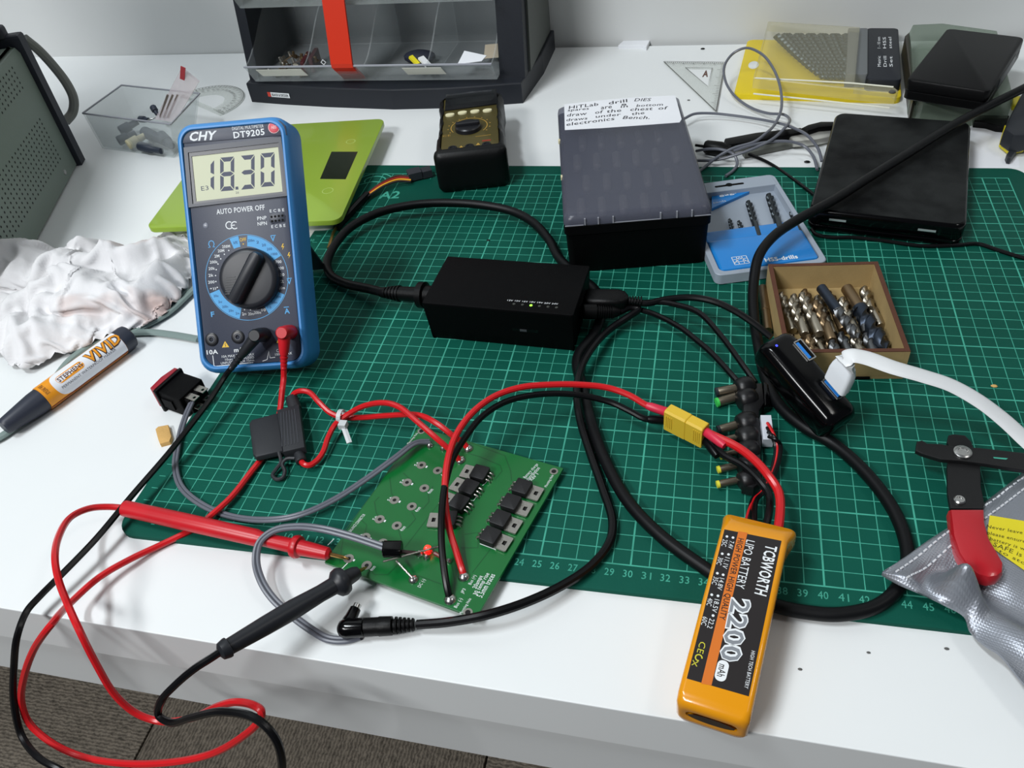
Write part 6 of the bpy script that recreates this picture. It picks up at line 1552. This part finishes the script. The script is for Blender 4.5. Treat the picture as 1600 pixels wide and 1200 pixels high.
pts = [rA + xd * .1, rA - xd * .3] + W([(1012, 634, 2.0), (984, 618, 2.2), (950, 606, 2.4), (905, 601, 2.7), (860, 601, 3.0), (815, 605, 3.3), (775, 618, 3.5), (742, 641, 3.6), (717, 672, 3.5), (703, 705, 3.2), (696, 745, 2.7), (696, 790, 2.1), (703, 830, 1.6), (713, 862, 1.1), (722, 890, .75), (726, 902, .45)])
MB().tube([yp.L(p) for p in catmull(pts, 6)], .2, 10).build('wire', REDW, yp, label='red wire')
pts = [bA + xd * .1, bA - xd * .3] + W([(1010, 655, 1.3), (985, 643, 1.5), (955, 629, 1.7), (910, 618, 2.1), (865, 615, 2.5), (822, 619, 2.8), (785, 630, 3.0), (752, 652, 3.0), (728, 682, 2.9), (708, 715, 2.7), (695, 760, 2.5), (690, 805, 2.3), (690, 850, 1.9), (694, 890, 1.4), (699, 920, .9), (703, 937, .5)])
MB().tube([yp.L(p) for p in catmull(pts, 6)], .2, 10).build('wire', BLKW, yp, label='black wire')
HSR = M('heat_shrink_pink', (204, 38, 66), .4)
def sleeve(T_, c_, dirn, L_, mt): 
    m = MB(); m.lathe([(-.02, .26), (.04, .29), (L_ * .8, .27), (L_, .215)], T_.L(c_), dirn, 12); m.build('sleeve', mt, T_)
sleeve(yp, rA, (P(1012, 634, 2.0) - rA), 1.35, HSR); sleeve(yp, bA, (P(1010, 655, 1.3) - bA), 1.2, BLKW)

# ================================================================ battery
ba_ = math.radians(7.0); bz = math.radians(-10.6)
Rb = rotz(-10.9) @ Matrix.Rotation(ba_, 3, 'X')
bt = T('battery_pack', 'orange wrapped battery pack with black label, hanging over the front edge of the bench', 'battery', Vector((35.44, -3.57, .31)), Rb)
BW, BL, BH = 3.25, 10.0, 2.4
ORG = M('orange_wrap', (222, 146, 14), .22, coat=.4, vary=.04, vscale=10)
m = MB(); L = []
def sec(y, w, z0, z1, r, sk=0): return [(x + sk, y, (z0 + z1) / 2 + q) for x, q in rrect(w, z1 - z0, r, 6)]
hb = BL / 2
L.append(sec(-hb + .55, 2.3, .85, 1.55, .34)); L.append(sec(-hb + .05, 2.35, .82, 1.58, .36)); L.append(sec(-hb, 2.7, .6, 1.8, .45)); L.append(sec(-hb + .03, 3.0, .25, 2.15, .5)); L.append(sec(-hb + .22, 3.26, .05, 2.34, .4)); L.append(sec(-hb + .6, 3.3, 0, BH, .28))
L.append(sec(0, 3.3, 0, BH, .25)); L.append(sec(hb - .9, 3.3, 0, BH, .25)); L.append(sec(hb - .5, 3.34, 0, BH - .03, .35)); L.append(sec(hb - .2, 3.46, .05, BH - .1, .5, .03)); L.append(sec(hb + .1, 3.62, .1, BH - .25, .55, .08)); L.append(sec(hb + .4, 3.74, .1, BH - .5, .45, .1)); L.append(sec(hb + .6, 3.66, .2, BH - .65, .4, .1)); L.append(sec(hb + .55, 3.3, .4, BH - .8, .3)); L.append(sec(hb - .05, 2.6, .7, BH - 1.0, .3))
m.loft([l[::-1] for l in L]); m.build('wrap', ORG, bt, angle=45)
m = MB(); m.loft([[(x, -hb + .45, 1.2 + q) for x, q in circ(.36, 16)], [(x, -hb + .56, 1.2 + q) for x, q in circ(.36, 16)]])
vs0 = [(x * 3.0, -hb + .02, 1.2 + q * 1.0) for x, q in circ(.36, 20)]; m = MB(); m.add(vs0, [tuple(range(20))]); m.build('end_opening', M('dark_cell_end', (58, 48, 38), .6, vary=.4, vscale=80), bt, smooth=False)
zb = BH + .012
lab = bt.poly([(1132, 827), (1221, 845), (1170, 1088), (1073, 1060)], zb)
MB().prism(lab, BH - .02, zb, 0).build('label', M('label_black', (36, 32, 32), .35), bt, smooth=False)
cb6 = lambda x, y: (1020 + x / 2.857, 760 + y / 2.857)
m = MB(); q = bt.poly([cb6(382, 200), cb6(423, 207), cb6(262, 888), cb6(216, 880)], zb + .004); m.quad(q, zb + .004); m.build('orange_stripe', M('label_orange', (206, 110, 34), .4), bt, smooth=False)
bx = lambda p, z=zb: bt.px(*cb6(*p), z)
m = MB(); z2 = zb + .01
letter(bt, 'brand_lettering', WHITEP, 'TCBWORTH', bx((530, 265)), bx((480, 485)), .58, z2, .02)
letter(bt, 'small_lettering', WHITEP, 'HIGH TECH BATTERY', bx((449, 735)), bx((417, 902)), .17, z2)
letter(bt, 'type_lettering', WHITEP, 'LIPO BATTERY', bx((437, 242)), bx((388, 455)), .42, z2, .0)
m.text('7.4V', bx((353, 245)), bx((345, 278)), .24, z2); m.text('11.1V', bx((334, 318)), bx((320, 366)), .24, z2); m.text('14.8V', bx((309, 410)), bx((297, 462)), .24, z2); m.text('18.5V', bx((287, 505)), bx((274, 562)), .24, z2); m.text('22.2', bx((265, 592)), bx((253, 634)), .24, z2)
m.text('25C', bx((324, 238)), bx((316, 268)), .24, z2); m.text('30C', bx((304, 318)), bx((294, 350)), .24, z2); m.text('35C', bx((283, 405)), bx((273, 438)), .24, z2); m.text('40C', bx((258, 500)), bx((250, 533)), .24, z2); m.text('60C', bx((235, 583)), bx((226, 620)), .24, z2)
for p in ((358, 229), (338, 304), (314, 395), (291, 489), (269, 577), (331, 224), (310, 301), (288, 388), (263, 484)):
    c_ = bx(p); m.quad(circ(.07, 8, c_.x, c_.y), z2)
c_ = bx((308, 823)); dlab = (bx((530, 265)) - bx((480, 485))).normalized(); aa = math.degrees(math.atan2(dlab.y, dlab.x))
rr_ = [tuple(rotz(aa) @ Vector((x, y, 0)) + c_)[:2] for x, y in rrect(1.0, .52, .24, 5)]; m.quad(rr_, z2)
m.build('white_lettering', WHITEP, bt, smooth=False, kind='stuff')
letter(bt, 'unit_lettering', MATS['label_black'], 'mAh', bx((314, 796)), bx((302, 850)), .34, z2 + .006, .01); letter(bt, 'stripe_lettering', MATS['label_black'], 'HIGH POWER HIGH QUALITY', bx((392, 232)), bx((306, 595)), .34, z2, .012)
m = MB(); m.text('2200', bx((396, 500)), bx((342, 783)), 1.02, z2, .07, -.12); m.build('number_outline', WHITEP, bt, smooth=False)
m = MB(); m.text('2200', bx((394, 507)), bx((343, 778)), .9, z2 + .005, .012, -.12); m.build('number', M('silver_print', (140, 144, 150), .4, .3), bt, smooth=False)
m = MB(); m.text('CE', bx((224, 695)), bx((210, 745)), .3, z2 + .002); c_ = bx((205, 765)); m.stroke([(c_.x + .15 * math.cos(k * .5), c_.y + .15 * math.sin(k * .5)) for k in range(11)], .06, z2 + .002)
c_ = bx((188, 790)); m.stroke([(c_.x - .12, c_.y - .12), (c_.x + .12, c_.y + .12)], .04, z2 + .002); m.stroke([(c_.x - .12, c_.y + .12), (c_.x + .12, c_.y - .12)], .04, z2 + .002)
m.build('yellow_mark', M('lime_print', (196, 190, 50), .5), bt, smooth=False)
rB = XB + xs * .32; bB = XB - xs * .38
far = lambda x, z: bt.w((x, hb + .1, z))
pts = [rB - xd * .1, rB + xd * .4] + W([(1150, 697, 1.9), (1176, 716, 2.0), (1200, 742, 2.1), (1217, 770, 1.9)]) + [far(1.05, 1.5), bt.w((1.0, hb - .3, 1.4))]
MB().tube([bt.L(p) for p in catmull(pts, 6)], .25, 10).build('wire', REDW, bt, label='red wire')
pts = [bB - xd * .1, bB + xd * .4] + W([(1132, 712, 1.2), (1160, 727, 1.3), (1185, 750, 1.3), (1202, 775, 1.2)]) + [far(.35, 1.1), bt.w((.3, hb - .3, 1.1))]
MB().tube([bt.L(p) for p in catmull(pts, 6)], .22, 10).build('wire', BLKW, bt, label='black wire')
sleeve(bt, rB, (P(1150, 697, 1.9) - rB), 1.5, HSR); sleeve(bt, bB, (P(1132, 712, 1.2) - bB), 1.4, BLKW)
xplug(bt, XL * .56, XL, XH * .98, XW * .97, 'plug_shell', .12)
# balance plug
m = MB(); a, b2 = P(1196, 664, 1.0), P(1199, 690, .8); d_ = (b2 - a).normalized(); s_ = Vector((-d_.y, d_.x, 0)).normalized(); n_ = d_.cross(s_)
a = P(1197, 657, .75); b2 = P(1198, 690, .75); Lc = (b2 - a).length
m.box(tuple(bt.L((a + b2) / 2)), (Lc, .62, .8), bt.I.to_3x3() @ Matrix((d_, s_, d_.cross(s_))).transposed()); pbj = m.build('balance_plug', M('plug_white', (196, 200, 208), .45), bt, smooth=False)
m = MB()
for k in range(4): m.box(tuple(bt.L(a + d_ * Lc * (.2 + .2 * k) + s_ * (-.12) + Vector((0, 0, .4)))), (.12, .3, .06), bt.I.to_3x3() @ Matrix((d_, s_, d_.cross(s_))).transposed())
m.build('plug_slots', BLACKM, pbj, smooth=False)
for k, (mt, o_) in enumerate(((REDW, 0), (BLKW, -3), (BLKW, 3), (BLKW, 6))):
    pts = W([(1199 + o_ * .2, 661 + 7 * k, 1.2), (1207 + o_, 675 + 4 * k, 1.3), (1214 + o_, 695, .9), (1212 + o_, 720, .7), (1203 + o_, 745, .6), (1190 + o_, 768, .7), (1178 + o_, 780, .9)]) + [bt.w((-.6 + .2 * k, hb + .2, 1.2)), bt.w((-.5 + .2 * k, hb - .4, 1.2))]
    MB().tube([bt.L(p) for p in catmull(pts, 5)], .1, 6).build('balance_wire', mt, bt)

# ================================================================ strip of power plug tips
tp = T('plug_tip_strip', 'black rubber strip of assorted barrel plug tips hung on thin black loops', 'plug tips', P(1170, 690, 0))
RUB = M('soft_black_rubber', (17, 17, 19), .4)
def lobe(u, v, z, r): c_ = tp.px(u, v, z); return c_, r
TIPB = M('smoky_metal', (112, 104, 90), .3, .8)
def tipb(u0, v0, u1, v1, z, r, ring):
    a, b2 = P(u0, v0, z), P(u1, v1, z * .85); d_ = b2 - a; Lh = d_.length
    m = MB(); m.lathe([(0, r), (Lh - .05, r), (Lh, r * .9), (Lh, .1)], tp.L(a), d_, 14); o = m.build('tip_barrel', TIPB, tp)
    if ring: m = MB(); m.lathe([(0, r * 1.03), (.16, r * 1.03), (.18, r * .7)], tp.L(b2 - d_.normalized() * .12), d_, 14); m.build('tip_ring', ring, o)
YG = M('ring_yellow', (214, 208, 60), .4); GN = M('ring_green', (60, 190, 80), .4); BKR = M('ring_dark', (30, 34, 40), .4)
tips = [(1152, 606, 1119, 613, .7, .3, BKR), (1150, 620, 1120, 629, .5, .3, GN), (1150, 664, 1122, 672, .55, .28, BKR), (1150, 684, 1126, 689, .5, .24, YG), (1150, 706, 1126, 713, .5, .2, YG), (1150, 727, 1122, 734, .5, .22, YG), (1152, 750, 1121, 757, .5, .22, YG)]
for t in tips: tipb(*t)
for (u, v, r) in ((1162, 606, .72), (1165, 624, .7), (1165, 662, .74), (1166, 684, .72), (1167, 706, .7), (1168, 729, .68), (1168, 750, .62)):
    c_ = tp.px(u, v, .65); d_ = tp.L(P(u + 20, v - 5, .6)) - c_
    m = MB(); m.lathe([(-.55, r * .55), (-.45, r * .85), (-.1, r), (.3, r), (.6, r * .85), (.75, r * .5)], c_, d_, 16); m.build('tip_body', RUB, tp, angle=60)
q = tp.poly([(1162, 598), (1192, 596), (1196, 628), (1188, 640), (1190, 700), (1191, 752), (1178, 762), (1160, 758), (1158, 700), (1160, 640)], .9); MB().prism(q, .05, .9, .25, .1).build('backing_strip', RUB, tp)
q = tp.poly([(1192, 596), (1202, 602), (1204, 632), (1194, 636)], .7); MB().prism(q, .1, .8, .15).build('clip_block', GLOSS, tp)
for pts in ([(992, 482, 1.2), (1020, 490, 1.2), (1063, 512, 1.4), (1090, 533, 1.4), (1111, 551, 1.3), (1146, 589, 1.0), (1158, 603, .8)], [(992, 474, 1.7), (1030, 472, 1.8), (1056, 476, 1.9), (1091, 488, 1.9), (1126, 524, 1.6), (1158, 567, 1.2), (1180, 598, .8)]):
    MB().tube([tp.L(p) for p in catmull(W(pts), 6)], .2, 8).build('loop_cord', BLKW, tp)

# ================================================================ silver bag
SIL = M('silver_cloth', (150, 154, 162), .42, .7)
nt = SIL.node_tree; pb = nt.nodes['Principled BSDF']
tcn = [x for x in nt.nodes if x.type == 'TEX_COORD'][0]
def wave(rot):
    mp = nt.nodes.new('ShaderNodeMapping'); mp.inputs['Rotation'].default_value = (0, 0, rot); w_ = nt.nodes.new('ShaderNodeTexWave'); w_.inputs['Scale'].default_value = 230
    nt.links.new(tcn.outputs['Object'], mp.inputs[0]); nt.links.new(mp.outputs[0], w_.inputs[0]); return w_.outputs['Fac']
mt_ = nt.nodes.new('ShaderNodeMath'); mt_.operation = 'MAXIMUM'; bq = nt.nodes.new('ShaderNodeBump'); bq.inputs['Strength'].default_value = .3; bq.inputs['Distance'].default_value = .0003
nt.links.new(wave(.55), mt_.inputs[0]); nt.links.new(wave(.55 + math.pi / 2), mt_.inputs[1]); nt.links.new(mt_.outputs[0], bq.inputs['Height']); nt.links.new(bq.outputs[0], pb.inputs['Normal'])
A_ = P(1378, 896, 1.05); B_ = P(1610, 724, .6); sdir = Vector((B_.x - A_.x, B_.y - A_.y, 0)).normalized()
low = [P(u, v, z) for u, v, z in ((1378, 897, 1.05), (1405, 912, 1.15), (1440, 927, 1.15), (1478, 945, 1.1), (1507, 962, .9), (1516, 985, .7), (1540, 1008, .9), (1562, 1022, 1.1), (1600, 1068, 1.1), (1660, 1130, 1.1), (1740, 1200, 1.1))]
lowc = catmull(low, 6)
upc = [A_ + (Vector((B_.x, B_.y, A_.z)) - A_) * 2.2 * i / (len(lowc) - 1) for i in range(len(lowc))]
bag_r = [([P(u, v, 2.2) for u, v in ((1503, 905), (1509, 925), (1512, 950), (1516, 975))], .7, .9), ([P(u, v, 2.2) for u, v in ((1503, 905), (1530, 925), (1560, 950), (1620, 985))], .8, 1.0), ([P(u, v, 2) for u, v in ((1420, 905), (1460, 902), (1500, 900))], 1.0, .5), ([P(u, v, 2) for u, v in ((1560, 1000), (1600, 1010), (1650, 1040))], .9, .6)]
def bagz(p, t):
    z = .12 + 1.2 * (math.sin(math.pi * min(1, max(0, t)) ** .8)) ** .7 * min(1.0, .35 + (p - A_).length / 9)
    for pts, w_, h_ in bag_r:
        dm = min(segd(p, a, b2).length for a, b2 in zip(pts, pts[1:])); k = dm / w_; z += h_ * math.exp(-k * k) - .3 * h_ * math.exp(-((k - 1.8) ** 2) * 2)
    z += .12 * noise.noise(Vector((p.x * .5, p.y * .5, 9)))
    z += .95 * math.exp(-((Vector((p.x - A_.x, p.y - A_.y)).length / 4.5) ** 2)) * (1 - .45 * math.sin(math.pi * min(1, max(0, t))))
    return max(z, .1)
NT = 40; rows = []
for j in range(NT + 1):
    t = j / NT; row = []
    for i in range(len(lowc)):
        p = upc[i] + (lowc[i] - upc[i]) * t; p = Vector((p.x, p.y, 0)); zz_ = bagz(p, t)
        if t > .9: zz_ = zz_ * (1 - (t - .9) * 10) + lowc[i].z * (t - .9) * 10
        e0 = .12 + .95 * math.exp(-((p - Vector((A_.x, A_.y, 0))).length / 4.5) ** 2)
        if t < .06: zz_ = e0 + (zz_ - e0) * t / .06
        row.append(Vector((p.x, p.y, zz_)))
    rows.append(row)
n = len(lowc)
m = MB(); top_v = [p for r in rows for p in r]; bot_v = [Vector((p.x, p.y, max(.02, p.z - .14))) for j, r in enumerate(rows) for p in r]
N_ = len(top_v); fs = []
for j in range(NT):
    for i in range(n - 1):
        a = j * n + i; fs.append((a, a + n, a + n + 1, a + 1)); fs.append((N_ + a, N_ + a + 1, N_ + a + n + 1, N_ + a + n))
for j in range(NT): fs.append((j * n, N_ + j * n, N_ + (j + 1) * n, (j + 1) * n)); e = n - 1; fs.append((j * n + e, (j + 1) * n + e, N_ + (j + 1) * n + e, N_ + j * n + e))
for i in range(n - 1): fs.append((i, i + 1, N_ + i + 1, N_ + i)); q0 = NT * n; fs.append((q0 + i, N_ + q0 + i, N_ + q0 + i + 1, q0 + i + 1))
m.add(top_v + bot_v, fs)
lb = T('silver_bag', 'silver woven pouch with stitched edge and yellow printed label, lower right', 'pouch', Vector((A_.x, A_.y, 0)))
m.xf(lb.I); m.build('pouch', SIL, lb, angle=70)
def bag_at(u, v):
    p = P(u, v, 1.4)
    for _ in range(6):
        # t from distances to both edges along the row direction
        best = None
        for i in range(n):
            a, b2 = upc[i], lowc[i]; ab = Vector((b2.x - a.x, b2.y - a.y)); ap = Vector((p.x - a.x, p.y - a.y)); t = ap.dot(ab) / ab.length_squared; dv = (ap - ab * t).length
            if best is None or dv < best[0]: best = (dv, t)
        p = P(u, v, bagz(Vector((p.x, p.y, 0)), best[1]))
    return p
THR = M('stitch_thread', (214, 216, 220), .6)
for off in (.45, 1.05):
    m = MB(); nrm = Vector((sdir.y, -sdir.x, 0)); s = .4
    while s < 14:
        p = A_ + sdir * s + nrm * off; q = p + sdir * .22
        def zof(pp):
            best = min(range(n), key=lambda i: abs(((upc[i] - pp).cross(lowc[i] - upc[i])).z) / (lowc[i] - upc[i]).length); tt = (pp - upc[best]).dot((lowc[best] - upc[best]).normalized()) / (lowc[best] - upc[best]).length
            z_ = bagz(pp, tt); e0 = .12 + .95 * math.exp(-((pp - Vector((A_.x, A_.y, 0))).length / 4.5) ** 2); return e0 + (z_ - e0) * tt / .06 if tt < .06 else z_
        m.tube([lb.L((p.x, p.y, zof(Vector((p.x, p.y, 0))) + .04)), lb.L((q.x, q.y, zof(Vector((q.x, q.y, 0))) + .04))], .05, 5); s += .36
    m.build('stitching', THR, lb, smooth=False)
# label follows the pouch
lq = [(1539, 813), (1552, 805), (1605, 814), (1680, 826), (1680, 950), (1605, 900), (1570, 874), (1545, 842)]
NU = 14; vs = []; fs = []
tl, tr_, br_, bl_ = (1546, 806), (1690, 830), (1690, 955), (1540, 850)
for j in range(NU + 1):
    for i in range(NU + 1):
        s, t = i / NU, j / NU; u = (tl[0] * (1 - s) + tr_[0] * s) * (1 - t) + (bl_[0] * (1 - s) + br_[0] * s) * t; v = (tl[1] * (1 - s) + tr_[1] * s) * (1 - t) + (bl_[1] * (1 - s) + br_[1] * s) * t
        p = bag_at(u, v); vs.append(lb.L(p + Vector((0, 0, .05))))
for j in range(NU):
    for i in range(NU): k = j * (NU + 1) + i; fs.append((k, k + NU + 1, k + NU + 2, k + 1))
MB().add(vs, fs).build('label', M('label_yellow', (216, 202, 34), .55), lb)
m = MB()
for s, a, b2 in (('Never leave charging', (1541, 824), (1640, 842)), ('please ensure that the', (1542, 834), (1640, 857)), ('battery is within the', (1546, 843), (1640, 872)), ('SAFE is closed', (1552, 851), (1640, 886)), ('to stop fire', (1560, 862), (1640, 902))):
    vs_, fs_, x0, x1, y0, y1 = text_data(s, .0)
    a, b2 = Vector(a), Vector(b2); dd = (b2 - a); L_ = dd.length; dd.normalize(); nn = Vector((dd.y, -dd.x))
    m.add([lb.L(bag_at(*(a + dd * ((x - x0) / (x1 - x0) * L_) + nn * ((y - (y0 + y1) / 2) / (y1 - y0) * 6.5))) + Vector((0, 0, .07))) for x, y in vs_], fs_)
m.build('label_lettering', M('label_ink', (74, 72, 22), .6), lb, smooth=False)

# ================================================================ wire stripper
ws = T('wire_stripper', 'black wire stripper with one red grip, lying over the silver pouch', 'wire stripper', P(1500, 740, 0))
STK = M('black_tool_steel', (26, 26, 27), .45, .3, bump=.15, bscale=900)
z0, z1 = 1.15, 1.4
q = ws.poly([(1431, 698), (1432, 692), (1440, 690), (1448, 695), (1470, 696), (1490, 700), (1530, 702), (1600, 710), (1680, 720), (1680, 737), (1600, 737), (1540, 727), (1500, 722), (1470, 720), (1440, 711), (1430, 706)], z1 + .15); MB().prism(q, 1.42, 1.68, .05).build('arm', STK, ws, smooth=False)
q = ws.poly([(1480, 690), (1482, 680), (1490, 678), (1508, 680), (1518, 690), (1522, 702), (1532, 728), (1533, 760), (1538, 785), (1537, 794), (1485, 794), (1481, 770), (1480, 730), (1484, 700)], z1); MB().prism(q, z0, z1, .05).build('arm', STK, ws, smooth=False)
q = ws.poly([(1484, 793), (1540, 793), (1541, 815), (1548, 840), (1560, 860), (1570, 878), (1569, 893), (1560, 900), (1546, 902), (1528, 897), (1512, 884), (1498, 862), (1489, 835)], 1.9); MB().prism(q, .95, 1.9, .3, .2).build('grip', M('red_vinyl', (172, 20, 32), .28, coat=.3), ws)
for (u, v, r, z_) in ((1504, 707, .48, 1.69), (1499, 782, .3, 1.41)):
    c_ = ws.px(u, v, z_); MB().lathe([(0, r), (.1, r), (.16, r * .8), (.16, r * .55), (.1, r * .5), (.1, .05)], (c_.x, c_.y, z_ - .02), (0, 0, 1), 20).build('rivet', STEEL, ws)
q = ws.poly([(1552, 714), (1575, 716), (1572, 718), (1553, 716)], 1.69); MB().prism(q, 1.6, 1.69, 0).build('arm_slot', MATS['mat_print'], ws, smooth=False)

# ================================================================ crumbs and specks
def speck(u, v, z, s, mt, lab, nm='crumb'):
    p = P(u, v, z); m = MB(); m.ball((p.x, p.y, z + s * .25), s * .75, 7, 4, (1.4, .9, .5)); solo(nm, m, mt, lab, 'crumb')
speck(763, 376, 0, .16, BLACK, 'black speck alone on the mat behind the adapter')
speck(1553, 604, 0, .2, M('tan_foam', (206, 164, 98), .8), 'tan crumb on the mat at the right, below the white lead')
speck(1261, 254, -.3, .28, BLACK, 'dark speck on the bench between the wire loops and the drive box')
speck(1357, 1020, -.3, .1, DG, 'dark fleck on the bench to the right of the battery, upper')
speck(1250, 1046, -.3, .11, DG, 'dark fleck on the bench just right of the battery')
speck(1479, 1014, -.3, .12, DG, 'dark fleck on the bench near the tip of the silver pouch')
speck(1098, 77, -.3, .25, BLACK, 'dark speck on the bench left of the yellow case')
speck(1076, 157, -.3, .16, DG, 'dark speck beside the drill box and set square')
for (x, y) in ((2.6, -9.4),): pass
